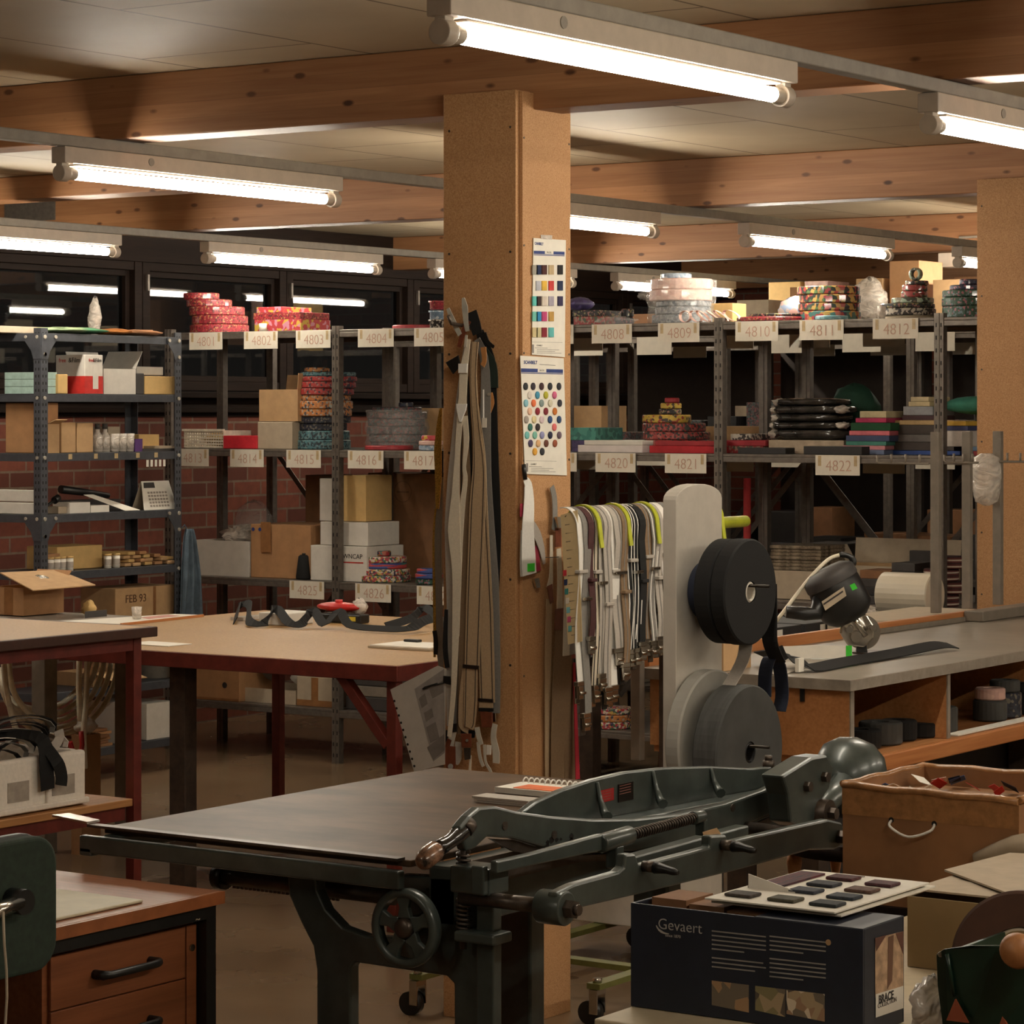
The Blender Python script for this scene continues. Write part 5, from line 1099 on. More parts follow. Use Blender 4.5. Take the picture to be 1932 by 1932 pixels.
k=wroll(1.1835,SX_+.097,SX_+.137,.1225,BLACKF,'outer black webbing roll on the upper axle, facing out',.024)
build('loose_tail',MB().ribbon(smooth_path([(SX_+.117,SY+.1225*math.cos(.1),1.1835+.1225*math.sin(.1)),(SX_+.117,SY+.124,1.13),(SX_+.117,SY+.126,1.06),(SX_+.12,SY+.16,1.01)],5),.04,(1,0,0),.0025),BLACKF,k)
wroll(.835,SX_+.004,SX_+.042,.165,mat('pale_grey_webbing',(150,146,138),.8,0,.1,8),'pale grey webbing roll against the upright board, lower axle',.03)
k=wroll(.815,SX_+.070,SX_+.135,.155,GREYROLL,'large grey webbing roll in front on the lower axle',.024)
build('loose_tail',MB().ribbon(smooth_path([(SX_+.09,SY-.02,.968),(SX_+.09,SY+.05,1.03),(SX_+.08,SY+.075,1.1),(SX_+.07,SY+.06,1.16)],5),.034,(1,0,0),.0025),LGREYE,k)
solo('strap','navy webbing loop hanging beside the grey roll','strap',MB().ribbon(smooth_path([(SX_+.1,SY+.13,.93),(SX_+.1,SY+.135,.99),(SX_+.1,SY+.16,1.02),(SX_+.1,SY+.20,1.0),(SX_+.1,SY+.215,.93),(SX_+.1,SY+.2,.89)],5),.035,(1,0,0),.003),NAVYE)
# ---------------------------------------------------------------- board shear
MX0,MX1,MY0,MY1,MZ=-3.48,-2.795,3.80,4.84,.85
e=empty('board_shear','old grey green cast iron board shear with a long lever blade and dark table','paper cutter',((MX0+MX1)/2,(MY0+MY1)/2,0))
def onYp(l,Y): return [onY(a,b,Y) for a,b in l]
build('table_top',MB().box(MX0,MX1,MY0+.012,MY1,MZ-.012,MZ),MACHTOP,e,bevel=.002)
k=MB().box(MX0-.03,MX1+.0,MY0-.022,MY0-.004,MZ-.045,MZ-.014).box(MX0-.03,MX0-.0005,MY0-.022,MY0+.03,MZ-.05,MZ-.034).box(MX0+.01,MX0+.05,MY0-.003,MY1-.02,MZ-.04,MZ-.0125).box(MX0+.01,MX1-.01,MY1-.06,MY1-.02,MZ-.04,MZ-.0125)
build('table_rim',k,MACH,e,bevel=.003)
build('gauge_strip',MB().box(MX0-.02,MX1-.01,MY0-.012,MY0+.010,MZ+.0005,MZ+.005),DMETAL,e)
build('gauge_end',MB().prism([(MX0-.105,MY0-.012,MZ+.012),(MX0-.018,MY0-.014,MZ+.006),(MX0-.018,MY0+.02,MZ+.006),(MX0-.095,MY0+.022,MZ+.012)],(0,0,.004)),CHROME,e)
Y=3.86
fl=lambda px:(onY(px,1900,Y).x,Y,0)
pts=onYp([(540,1637),(545,1690),(568,1742),(590,1785),(597,1830)],Y)+[V(fl(597)),V(fl(662))]+onYp([(661,1826),(668,1816),(760,1830),(842,1842),(856,1856)],Y)+[V(fl(858)),V(fl(930))]+onYp([(930,1660),(845,1655),(752,1650),(752,1770),(690,1766),(646,1750),(614,1716),(598,1680),(594,1640)],Y)
build('front_frame',MB().prism(pts,(0,.026,0)),MACH,e,bevel=.004)
b0=onY(597,1900,Y).x; b1=onY(930,1900,Y).x
build('rear_frame',MB().box(b0,b0+.07,4.42,4.47,0,MZ-.05).box(b1-.075,b1-.0,4.42,4.47,0,MZ-.05).box(b0+.0701,b1-.0751,4.42,4.47,.28,.36),MACH,e,bevel=.005)
build('stretcher_bar',MB().cyl((b0+.03,3.92,.30),(b0+.03,4.42,.30),.015).cyl((b1-.03,3.92,.30),(b1-.03,4.42,.30),.015),DMETAL,e)
build('side_casting',MB().box(MX1+.001,MX1+.06,3.86,5.02,.735,.838),MACH,e,bevel=.006)
build('bed_knife',MB().box(MX1+.0605,MX1+.072,3.86,5.02,.80,.846),DMETAL,e)
# spindle with knob
z=onY(430,1655,3.98).z; xk=onY(416,1655,3.98).x; xe=onY(745,1690,3.98).x
build('spindle',MB().cyl((xk+.012,3.98,z),(xe,3.98,z),.0145,n=18),DMETAL,e); build('spindle_knob',MB().cyl((xk-.008,3.98,z),(xk+.014,3.98,z),.023,n=18),BLACKP,e)
k=MB()
for j in range(26): k.box(xk+.03+.0095*j,xk+.0355+.0095*j,3.978,3.982,z-.0185,z-.0135)
build('spindle_rack',k,DMETAL,e)
# hand wheel
h0=onY(768,1750,3.80); R=.0665
hw=build('hand_wheel',MB().lathe((h0.x,3.795,h0.z),(0,1,0),[(R*.78,-.006),(R*.86,-.010),(R*.98,-.007),(R,.002),(R*.98,.013),(R*.86,.015),(R*.78,.011),(R*.78,-.006)],48),MACH,e)
build('hub',MB().lathe((h0.x,3.795,h0.z),(0,1,0),[(0,-.012),(.013,-.012),(.017,-.008),(.018,.02),(.018,.06),(0,.06)],24),DMETAL,hw)
for j in range(5):
    a=2*math.pi*(j+.30)/5; u=V((math.cos(a),0,math.sin(a))); t=V((-math.sin(a),0,math.cos(a)))
    c=V((h0.x,3.795,h0.z)); pts=[c+u*.016-t*.014,c+u*.034-t*.009,c+u*R*.8-t*.015,c+u*R*.8+t*.015,c+u*.034+t*.009,c+u*.016+t*.014]
    build('spoke',MB().prism([p_+V((0,-.003,0)) for p_ in pts],(0,.010,0)),MACH,hw,bevel=.002)
# clamping column with springs
q0=onY(848,1632,3.80); q1=onY(922,1692,3.80)
build('bearing_block',MB().box(q0.x,q1.x,3.80,3.86,q1.z,q0.z),MACH,e,bevel=.004); build('bearing_cap',MB().box(onY(888,1640,3.785).x,q1.x,3.785,3.7995,q1.z+.003,q0.z+.006),MACH,e,bevel=.003)
def spring(px0,px1,ya,yb,Yp,r,n):
    c=onY((px0+px1)/2,ya,Yp); zb=onY((px0+px1)/2,yb,Yp).z
    return MB().tube([(c.x+r*math.cos(t),Yp+r*math.sin(t),c.z+(zb-c.z)*t/(2*math.pi*n)) for t in [2*math.pi*n*j/(n*14) for j in range(n*14+1)]],.0026,6)
build('spring',spring(862,886,1692,1760,3.83,.0105,8),DMETAL,e); build('spring',spring(862,886,1606,1631,3.83,.0105,3),DMETAL,e)
c=onY(874,1700,3.83); build('spring_rod',MB().cyl((c.x,3.83,onY(874,1790,3.83).z),(c.x,3.83,onY(874,1600,3.83).z),.006),DMETAL,e)
q0=onY(855,1756,3.805); q1=onY(932,1786,3.805); build('spring_seat',MB().box(q0.x,q1.x,3.805,3.8595,q1.z,q0.z),MACH,e,bevel=.004)
q0=onY(898,1692,3.835); q1=onY(931,1756,3.835); build('column_rib',MB().box(q0.x,q1.x,3.835,3.8595,.3,q0.z),MACH,e,bevel=.003)
# hold-down beam
XBm=-2.79
pts=onXp([(985,1533),(1012,1513),(1060,1491),(1120,1471),(1180,1457),(1250,1449),(1340,1446),(1420,1450),(1464,1446),(1464,1482),(1300,1522),(1160,1547),(1080,1548)],XBm)
hb=build('hold_down_beam',MB().prism(pts,(-.016,0,0)),MACH,e,bevel=.003)
fa=onXp([(1060,1560),(1160,1549),(1300,1524),(1464,1484)],XBm); k=MB()
k.bar(fa[0]+V((.024,0,-.004)),fa[3]+V((.024,0,-.004)),.048,.012); build('beam_flange',k,MACH,hb,bevel=.003)
for (xa,ya,xb,yb) in ((1127,1476,1140,1541),(1232,1455,1245,1517),(1342,1450,1354,1497)):
    build('beam_rib',MB().tube([onX(xa,ya,XBm+.002),onX((xa+xb)/2-1,(ya+yb)/2,XBm+.006),onX(xb,yb-8,XBm+.014),onX(xb+6,yb,XBm+.028)],[.003,.005,.008,.010],8),MACH,hb)
for nm,m,(a,b,c_,d_) in (('maker_plate',mat('red_enamel_plate',(176,36,36),.35),(1131,1489,1157,1512)),('instruction_plate',PLATE,(1166,1477,1194,1511))):
    pl=build(nm,MB().prism(onXp([(a,b+3),(c_,b-3),(c_,d_-3),(a,d_+3)],XBm+.0006),(.0015,0,0)),m,hb)
    k=MB()
    for j in range(4): k.prism([onX(a+3,b+6+5*j,XBm+.0023),onX(c_-4,b+1+5*j,XBm+.0023),onX(c_-4,b+2.2+5*j,XBm+.0023),onX(a+3,b+7.2+5*j,XBm+.0023)],(.0003,0,0))
    build('engraving',k,mat('plate_engraving',(140,90,80)),pl)
q0=onX(1450,1440,XBm-.01); build('end_nut',MB().cyl(q0-V((0,0,.01)),q0+V((0,0,.006)),.0125,n=6).cyl(q0+V((0,0,.006)),q0+V((0,0,.016)),.008,n=10),DMETAL,hb)
# lever blade
XL_=-2.69
pts=onXp([(868,1562),(886,1540),(905,1524),(935,1521),(975,1531),(1040,1540),(1120,1546),(1200,1545),(1290,1535),(1370,1517),(1440,1492),(1482,1472),(1490,1520),(1400,1561),(1300,1591),(1200,1606),(1100,1610),(1032,1600),(969,1582),(920,1579),(896,1601),(880,1606)],XL_)
bl_=build('lever_blade',MB().prism(pts,(-.02,0,0)),MACH,e,bevel=.004)
pts=onXp([(925,1582),(969,1585),(1032,1603),(1100,1613),(1200,1610),(1300,1595),(1400,1565),(1480,1530),(1480,1540),(1400,1577),(1300,1606),(1200,1622),(1100,1626),(1032,1618),(969,1606)],XL_-.012)
build('knife_edge',MB().prism(pts,(-.006,0,0)),DMETAL,bl_)
for (a,b) in ((952,1558),(1045,1575),(1382,1524),(1455,1525)):
    q0=onX(a,b,XL_); build('blade_screw',MB().cyl(q0-V((.001,0,0)),q0+V((.0018,0,0)),.0075,n=16).box(q0.x+.0019,q0.x+.0024,q0.y-.006,q0.y+.006,q0.z-.001,q0.z+.001),DMETAL,bl_)
rd=random.Random(6)
for j in range(9):
    k=MB()
    q0=onX(1035+rd.uniform(-30,110),1585+rd.uniform(-10,12),XL_); r_=rd.uniform(.002,.007)
    k.prism([q0+V((.0003,r_*1.5*math.cos(t)*rd.uniform(.6,1.2),r_*math.sin(t)*rd.uniform(.6,1.2))) for t in [2*math.pi*i/7 for i in range(7)]],(.0002,0,0))
    build('chipped_paint',k,mat('chipped_dark_metal',(36,30,28),.5,.5),bl_)
WORN=mat('worn_lacquered_handle',(30,24,22),.22,0,.1,40,rgb2=(168,124,96),coat=.6)
hp=smooth_path(onXp([(884,1556),(868,1572),(848,1588),(826,1602),(806,1618),(793,1634)],XL_-.01),4); hr=[.013]*3+[.0145]*4+[.0125]*3+[.0135]*3+[.0175]*4+[.0165,.015,.012,.006]
build('handle',MB().tube(hp[:13],hr[:13],16),mat('black_lacquered_wood',(24,21,20),.2,0,.1,coat=.6),bl_)
build('worn_grip',MB().tube(hp[12:],hr[12:],16),WORN,bl_)
q0=onX(890,1552,XL_-.01); build('handle_ferrule',MB().cyl(onX(884,1552,XL_-.01),onX(874,1566,XL_-.01),.0165,n=18),DMETAL,bl_)
# pivot, arm and counterweight
XP=-2.60
pts=onXp([(1476,1464),(1532,1429),(1560,1424),(1574,1448),(1566,1487),(1543,1520),(1535,1556),(1512,1562),(1492,1552),(1487,1500)],XP)
pv=build('pivot_block',MB().prism(pts,(-.048,0,0)),MACH,e,bevel=.005)
for (a,b) in ((1520,1484),(1553,1466)):
    q0=onX(a,b,XP); build('hex_bolt',MB().cyl(q0,q0+V((.012,0,0)),.0105,n=6,smooth=False),DMETAL,pv)
q0=onX(1553,1533,XP+.005); build('pivot_hub',MB().cyl(q0-V((.05,0,0)),q0+V((.015,0,0)),.026,n=28).cyl(q0+V((.0151,0,0)),q0+V((.03,0,0)),.012,n=6,smooth=False),DMETAL,pv)
wc=onX(1602,1446,-2.66)
cw=build('counterweight',MB().lathe(wc-V((.06,0,.02)),(.9,.3,-.1),[(0,-.02),(.03,-.018),(.062,-.004),(.080,.025),(.084,.06),(.074,.095),(.05,.12),(.02,.13),(0,.131)],36),MACH,e)
build('weight_arm',MB().tube([onX(1540,1545,-2.63),onX(1565,1510,-2.63),onX(1590,1480,-2.64)],[.02,.022,.026],14),MACH,cw)
# long front guide bar
XG=-2.49
pts=onXp([(1052,1684),(1066,1677),(1085,1668),(1168,1645),(1178,1636),(1181,1612),(1199,1610),(1206,1632),(1238,1625),(1340,1598),(1341,1577),(1371,1575),(1373,1589),(1490,1562),(1563,1546),(1588,1552),(1597,1572),(1592,1594),(1576,1603),(1530,1604),(1400,1640),(1212,1686),(1100,1712),(1072,1740),(1050,1736)],XG)
gb=build('guide_bar',MB().prism(pts,(-.02,0,0)),MACH,e,bevel=.004)
c=onX(1064,1714,XG); build('bar_eye',MB().cyl(c-V((.045,0,0)),c+V((.006,0,0)),.028,n=28),MACH,gb,bevel=.003); build('hex_nut',MB().cyl(c+V((.0062,0,0)),c+V((.022,0,0)),.0155,n=6,smooth=False).cyl(c+V((.0222,0,0)),c+V((.03,0,0)),.009,n=12),DMETAL,gb)
build('support_rod',MB().cyl((b1-.03,c.y,c.z),c-V((.0455,0,0)),.0125,n=20),DMETAL,e)
c=onX(1583,1579,XG); build('hex_nut',MB().cyl(c+V((.0005,0,0)),c+V((.018,0,0)),.0135,n=6,smooth=False),DMETAL,gb); build('support_rod',MB().cyl(c-V((.2,0,0)),c-V((.0205,0,0)),.0125,n=16),DMETAL,e)
for (a,b) in ((1214,1634),(1362,1594)):
    c=onX(a,b,XG); w_=build('wing_screw',MB().cyl(c+V((.0003,0,0)),c+V((.022,0,0)),.0095,n=14),DMETAL,gb)
    build('grip',MB().tube([c+V((.0222,0,0)),c+V((.034,0,-.001)),c+V((.046,0,-.002)),c+V((.058,0,-.004)),c+V((.068,0,-.005))],[.011,.009,.007,.0065,.004],10),BLACKP,w_)
# gauge bar with spring between blade and guide
XS=-2.60
pts=onXp([(938,1625),(1000,1611),(1132,1575),(1160,1571),(1161,1600),(1120,1609),(1000,1634),(938,1648)],XS)
gg=build('gauge_bar',MB().prism(pts,(-.014,0,0)),MACH,e,bevel=.003)
a=onX(1160,1583,XS-.004); b=onX(1318,1541,XS-.004)
build('bar_clamp',MB().cyl(onX(1132,1592,XS-.004),onX(1188,1575,XS-.004),.0165,n=16).box(a.x-.012,a.x+.012,a.y-.012,a.y+.012,a.z-.05,a.z-.01),MACH,gg,bevel=.003)
dv=(b-a).normalized(); s1=a+dv*.03; s2=b-dv*.02
u1_=dv.cross(V((0,0,1))).normalized(); u2_=dv.cross(u1_)
build('spring',MB().tube([s1+(s2-s1)*(j/336)+(u1_*math.cos(2*math.pi*j/12)+u2_*math.sin(2*math.pi*j/12))*.0085 for j in range(337)],.0019,5).cyl(s1,s2,.0055),DMETAL,gg)
build('spring_clamp',MB().cyl(s2,b+dv*.012,.0125,n=16).box(b.x-.01,b.x+.01,b.y+.004,b.y+.016,b.z-.035,b.z-.005),MACH,gg,bevel=.002)
build('lower_ledge',MB().bar(onX(1165,1630,XS-.03),onX(1400,1565,XS-.03),.03,.018),MACH,e,bevel=.003)
build('paper_tag',MB().prism(onXp([(1325,1570),(1352,1562),(1360,1574),(1345,1592),(1332,1596)],XS+.05),(.0008,0,0)),CARD2,e)
# notebooks on the table
p0=onZ(1003,1486,MZ+.001)
nb=empty('spiral_notebook','white spiral notebook lying at the far end of the shear table','notebook',p0)
x0,y0=p0.x,p0.y-.10
build('pages',MB().box(x0-.02,x0+.2,y0,y0+.10,MZ+.001,MZ+.012),PAPER,nb); k=MB()
for j in range(16):
    cx=x0-.012+.013*j; k.tube([(cx,y0+.097+.010*math.cos(t),MZ+.011+.010*math.sin(t)) for t in [i*.6 for i in range(11)]],.0016,5)
build('spiral_wire',k,WHITEE,nb); build('orange_divider',MB().box(x0+.02,x0+.14,y0+.005,y0+.06,MZ+.0123,MZ+.0135),mat('orange_paper',(220,110,60)),nb)
p0=onZ(915,1510,MZ+.001)
for j in range(3): solo('booklet','thin grey booklet, %s of three left of the spiral notebook'%['lowest','middle','topmost'][j],'booklet',MB().box(p0.x-.005*j,p0.x+.13-.005*j,p0.y-.03,p0.y+.02,MZ+.0008+.004*j,MZ+.0042+.004*j),LGREYE,'booklets')
# ---------------------------------------------------------------- pillar: suspenders on the broad face
PY=6.0885
def strap(pts, off, m, parent=None, name='strap', k=4, th=.002, stripe=None, lab=None, cat='suspenders', group=None):
    P_=[onY(a,b,PY-off) for a,b,_ in pts]; W=[w_*dep(p_)/(F*C) for (_,_,w_),p_ in zip(pts,P_)]
    sp=smooth_path(P_,k); ws=[]
    for i in range(len(W)-1):
        for j in range(k): ws.append(W[i]+(W[i+1]-W[i])*j/k)
    ws.append(W[-1])
    mb=MB().ribbon(sp,ws,(1,0,0),th)
    o=build(name,mb,m,parent) if parent is not None else solo(name,lab,cat,mb,m,group)
    if stripe:
        sm,pos,sw=stripe
        for q_ in pos:
            build('edge_stripe',MB().ribbon([p_+V((w_*q_,-th*.9,0)) for p_,w_ in zip(sp,ws)],[w_*sw for w_ in ws],(1,0,0),.0006),sm,o if parent is None else o)
    return o
def lump(pts, off, m, parent, name, th=.004):
    return build(name,MB().prism([onY(a,b,PY-off) for a,b in pts],(0,-th,0)),m,parent,bevel=.001)
hk=onY(893,612,PY)
e=empty('wall_hook','dark steel hook on the pillar under the strap bundle','hook',hk+V((0,-.01,0)))
build('hook_arm',MB().tube([hk+V((0,-.0005,-.0)),hk+V((0,-.05,-.004)),hk+V((0,-.10,0)),hk+V((0,-.112,.02))],.005),DMETAL,e); build('hook_plate',MB().cyl(hk+V((0,-.0002,0)),hk+V((0,-.004,0)),.016),DMETAL,e)
def sus(lab): return empty('suspenders',lab,'suspenders',hk+V((0,-.02,-.4)),'suspenders on the pillar hook')
e=sus('dark green tartan suspenders with a black strap, furthest right on the pillar hook')
strap([(905,625,14),(922,680,24),(926,735,22),(930,850,20),(936,1000,18),(933,1150,14)],.012,BLACKF,e)
strap([(910,660,16),(926,690,22),(928,732,24)],.018,DGRE,e,'tartan_tab')
strap([(922,742,14),(924,760,17),(920,782,8)],.02,TLEATH,e,'tan_leather_tab'); build('rivet',MB().cyl(onY(922,744,PY-.0225),onY(922,744,PY-.026),.004),CHROME,e)
lump([(929,1146),(938,1142),(943,1150),(935,1162),(929,1160)],.014,CHROME,e,'clip'); build('wire_loop',MB().tube([onY(a,b,PY-.016) for a,b in ((933,1162),(938,1170),(936,1183),(931,1183),(931,1168))],.0014),TLEATH,e)
e=egrey=sus('mid grey elastic suspenders with a small price tag behind the striped beige pair')
strap([(900,640,12),(916,700,16),(915,900,24),(926,1100,30),(931,1250,26),(932,1345,22)],.022,GREYE,e)
lump([(926,1345),(936,1345),(937,1362),(926,1362)],.024,CHROME,e,'clip')
e=sus('pale grey and blue elastic suspenders at the left pillar edge')
strap([(880,650,8),(866,760,12),(856,900,22),(851,1000,24),(853,1150,20),(850,1250,16),(849,1370,12)],.022,LGREYE,e)
strap([(862,1180,22),(860,1280,22),(858,1368,16)],.018,GREYE,e,'rear_strap')
lump([(848,1366),(868,1364),(866,1380),(850,1382)],.024,BLACKP,e,'clip'); strap([(846,1380,9),(840,1392,8),(833,1412,6)],.026,BLACKP,e,'black_cord')
strap([(852,1380,20),(852,1400,10),(852,1420,5)],.024,WLEATH,e,'pale_leather_tab'); strap([(848,1395,8),(842,1420,7),(846,1448,8)],.028,LEATH,e,'leather_end'); strap([(866,1400,14),(864,1430,13),(861,1442,6)],.026,LGREYE,e,'grey_leather_end')
strap([(853,1408,12),(852,1440,15),(850,1452,12)],.03,LEATH,e,'leather_end'); build('button',MB().cyl(onY(850,1446,PY-.031),onY(850,1446,PY-.035),.007),GREYE,e)
e=sus('olive and beige striped suspenders behind the front pair on the hook')
strap([(886,640,8),(876,760,10),(880,1000,26),(872,1200,16),(870,1300,14),(868,1385,12)],.028,BROWNE,e,stripe=(BLACKF,(-.38,),.06))
lump([(870,1376),(898,1378),(896,1392),(872,1392)],.03,BLACKP,e,'clip')
e=sus('beige suspenders with dark edge stripes and a brown leather clip, longest pair')
st=(mat('dark_stripe',(58,46,40),.85),(-.36,.36),.05)
strap([(892,645,10),(895,760,14),(905,860,22),(906,960,28),(915,1150,30),(920,1325,28)],.033,BEIGE,e,stripe=st)
lump([(903,1317),(931,1319),(931,1325),(903,1323)],.036,mat('dark_bronze',(54,44,38),.4,.6),e,'slider'); strap([(917,1325,26),(917,1338,26)],.035,BEIGE,e,'lower_strap')
lump([(904,1335),(932,1336),(932,1342),(904,1342)],.036,BLACKP,e,'bar_clip'); lump([(907,1342),(930,1344),(930,1372),(910,1372)],.037,LEATH,e,'leather_tab')
for pts in ([(934,1366,9),(931,1390,10),(936,1420,13),(936,1440,12)],[(900,1372,9),(903,1388,9),(908,1405,8)],[(902,1400,6),(906,1430,6),(912,1446,5)],[(914,1405,5),(916,1436,4),(924,1452,5),(929,1462,3)]): strap(pts,.038+.001*len(pts),WLEATH,e,'pale_leather_end')
lump([(919,1405),(928,1406),(927,1424),(919,1424)],.036,PAPER,e,'tag')
e=sus('beige suspenders with dark edge stripes folded back through a slider, front pair')
strap([(896,645,14),(893,720,12),(899,810,14),(904,880,24),(901,960,30),(894,1150,29),(891,1255,28)],.040,BEIGE,e,stripe=st)
strap([(876,1262,6),(871,1310,8),(870,1355,10),(873,1370,12),(884,1374,18)],.040,BEIGE,e,'returning_strap'); strap([(889,1258,24),(888,1320,25),(886,1362,22),(884,1373,18)],.046,BEIGE,e,'lower_strap',stripe=st)
lump([(874,1253),(904,1256),(904,1263),(874,1260)],.048,mat('dark_bronze',(54,44,38),.4,.6),e,'slider')
lump([(871,1384),(890,1384),(890,1410),(872,1410)],.046,LEATH,e,'leather_tab'); build('rivet',MB().cyl(onY(881,1397,PY-.0505),onY(881,1397,PY-.053),.004),CHROME,e)
lump([(876,1411),(889,1411),(888,1432),(878,1434)],.044,DMETAL,e,'clip'); strap([(888,1425,3),(887,1445,4),(886,1464,6)],.04,CREAM,e,'cream_end')
e=sus('cream elastic suspenders with a white cross patch, foremost on the hook')
strap([(884,640,7),(880,668,10),(875,700,15),(873,750,14),(871,772,18)],.052,CREAM,e)
strap([(880,632,4),(878,655,5)],.056,WLEATH,e,'thong'); lump([(866,686),(883,686),(882,704),(866,704)],.0555,WHITEE,e,'slider')
lump([(862,762),(882,762),(880,774),(871,796),(868,796),(863,776)],.0565,WHITEE,e,'cross_patch')
strap([(868,785,11),(863,860,9),(860,930,14),(857,1000,24),(862,1080,17),(860,1180,13),(856,1300,9),(848,1390,8)],.051,CREAM,e,'left_tail'); strap([(877,785,10),(880,830,10),(876,880,6),(878,905,8),(872,960,10),(866,1050,12),(862,1200,9)],.049,CREAM,e,'right_tail')
e=sus('black and dark grey suspenders with a square leather patch at the top of the hook')
lump([(842,684),(866,670),(870,690),(856,706)],.05,BLACKP,e,'square_patch'); strap([(890,588,18),(896,610,20),(901,630,18)],.053,BLACKF,e,'top_loop'); strap([(912,630,12),(920,645,7),(932,655,5)],.05,BLACKP,e,'leather_end')
strap([(884,604,12),(874,628,9),(866,655,7)],.054,LEATH,e,'leather_loop'); strap([(912,655,10),(914,680,8),(910,690,8)],.05,TLEATH,e,'tan_tab')
strap([(880,710,8),(885,850,10),(887,950,9),(884,1050,6)],.026,BLACKF,e,'strap'); strap([(842,1150,6),(840,1220,9),(844,1260,8)],.03,BLACKF,e,'strap')
for i,(pts,nm) in enumerate((([(845,582,6),(855,606,9),(868,632,8)],'left'),([(874,562,5),(877,580,11),(879,606,9),(882,625,7)],'right'))):
    strap(pts,.058,mat('pale_grey_leather',(176,172,160),.5),None,'leather_strap_end',lab='pale grey leather strap end sticking up %s'%('slanting above the bundle' if i==0 else 'upright above the hook'),cat='strap',group='upright strap ends')
strap([(912,735,2),(912,790,2)],.06,WHITEE,egrey,'tag_string')
p_=onY(914,798,PY-.062); build('price_tag',MB().box(p_.x-.007,p_.x+.007,p_.y-.0008,p_.y,p_.z-.012,p_.z+.013),SIGNP,egrey)
# straps at the hidden left side of the pillar
def side_strap(pts,Y,m,lab):
    P_=[onY(a,b,Y) for a,b,_ in pts]; W=[w_*dep(q_)/(F*C) for (_,_,w_),q_ in zip(pts,P_)]
    sp=smooth_path(P_,4); ws=[]
    for i in range(len(W)-1):
        for j in range(4): ws.append(W[i]+(W[i+1]-W[i])*j/4)
    ws.append(W[-1]); return solo('strap',lab,'strap',MB().ribbon(sp,ws,(1,0,0),.002),m,'straps on the hidden pillar side')
side_strap([(832,770,4),(829,800,9),(826,850,14),(827,900,12),(825,960,6)],6.17,GOLD,'glittery gold strap hanging at the left pillar edge')
side_strap([(834,850,5),(830,920,10),(826,960,5)],6.19,NAVYE,'narrow navy strap end behind the gold strap')
side_strap([(831,900,12),(826,1000,16),(826,1100,16),(829,1200,15),(834,1262,12)],6.185,GREYE,'grey olive strap hanging at the left pillar edge')
side_strap([(822,960,3),(818,1020,3),(820,1180,5),(820,1240,4)],6.18,GOLD,'thin gold strap edge left of the grey olive strap')
side_strap([(820,1190,8),(823,1215,8),(822,1235,7)],6.165,BLACKP,'dark strap buckle at the left pillar edge')
# plastic pocket with a drawing
YP=6.06
e=empty('plastic_sleeve','punched plastic sleeve with a grey drawing hanging askew left of the pillar','sleeve',onY(800,1455,YP))
SL=mat('sleeve_film',(190,182,172),.3,0,.05)
build('sleeve',MB().prism(onYp([(737,1301),(826,1256),(842,1262),(840,1442),(782,1456)],YP),(0,-.0015,0)),SL,e)
dk=mat('grey_drawing',(120,112,106),.6); dk2=mat('darker_drawing',(98,92,90),.6)
build('printed_ground',MB().prism(onYp([(782,1300),(838,1262),(839,1420),(818,1436)],YP-.0022),(0,-.0005,0)),mat('mid_grey_print',(150,142,136),.6),e)
build('printed_shapes',MB().prism(onYp([(790,1318),(802,1308),(807,1328),(796,1336)],YP-.003),(0,-.0004,0)).prism(onYp([(800,1345),(815,1336),(818,1352),(804,1362)],YP-.003),(0,-.0004,0)).prism(onYp([(810,1300),(835,1284),(837,1306),(816,1318)],YP-.003),(0,-.0004,0)).prism(onYp([(804,1372),(822,1362),(829,1392),(812,1402)],YP-.003),(0,-.0004,0)).prism(onYp([(806,1410),(838,1385),(839,1415),(818,1434)],YP-.003),(0,-.0004,0)),dk,e)
k=MB()
for j in range(10):
    t=(j+1)/11; c=onY(737+3+t*46,1301+8+t*150,YP-.0016); k.cyl(c,c-V((0,.0006,0)),.0035,n=10)
build('punched_holes',k,DSTEEL,e); build('hanger_loop',MB().tube(onYp([(838,1288),(815,1294),(800,1300),(797,1300),(802,1296),(825,1289)],YP-.006),.0016),BLACKP,e); build('black_clip',MB().prism(onYp([(838,1275),(850,1276),(851,1292),(838,1288)],YP-.004),(0,-.004,0)),BLACKP,e)
# ---------------------------------------------------------------- pillar: charts on the narrow face
XC=-4.1145
def cx(px,py,o=0): return onX(px,py,XC+o)
def chart(lab,quad,name='colour_chart'):
    e=empty(name,lab,'chart',cx(*quad[3])); build('sheet',MB().prism([cx(a,b,.002) for a,b in quad],(.0012,0,0)),PAPER,e); return e
def cquad(l,o,th,nm,m,e): return build(nm,MB().prism([cx(a,b,o) for a,b in l],(th,0,0)),m,e)
e=chart('upper colour chart of small rectangular fabric swatches taped to the pillar',[(1006,449),(1067,453),(1065,674),(1003,669)])
cols=[[(150,146,136),(30,42,74),(72,36,34),(182,160,124),(30,28,30)],[None,(180,182,190),(214,172,70),(198,62,60),(34,46,78)],[(90,176,168),(52,36,36),(206,194,180),(166,158,172),(50,44,76)],[(110,184,170),(44,132,180),(184,66,116),(178,140,72),None],[(200,184,140),(206,196,150),(126,32,46),(92,170,168),None]]
for r_,y in enumerate((509,539,568,597,627)):
    for c_,x in enumerate((1008,1015,1026,1039,1056)):
        if cols[r_][c_]: cquad([(x-4.5,y-9),(x+4.5,y-9),(x+4.5,y+9),(x-4.5,y+9)],.0034,.003,'swatch',mat('swatch_%d_%d_%d'%cols[r_][c_],cols[r_][c_],.85),e)
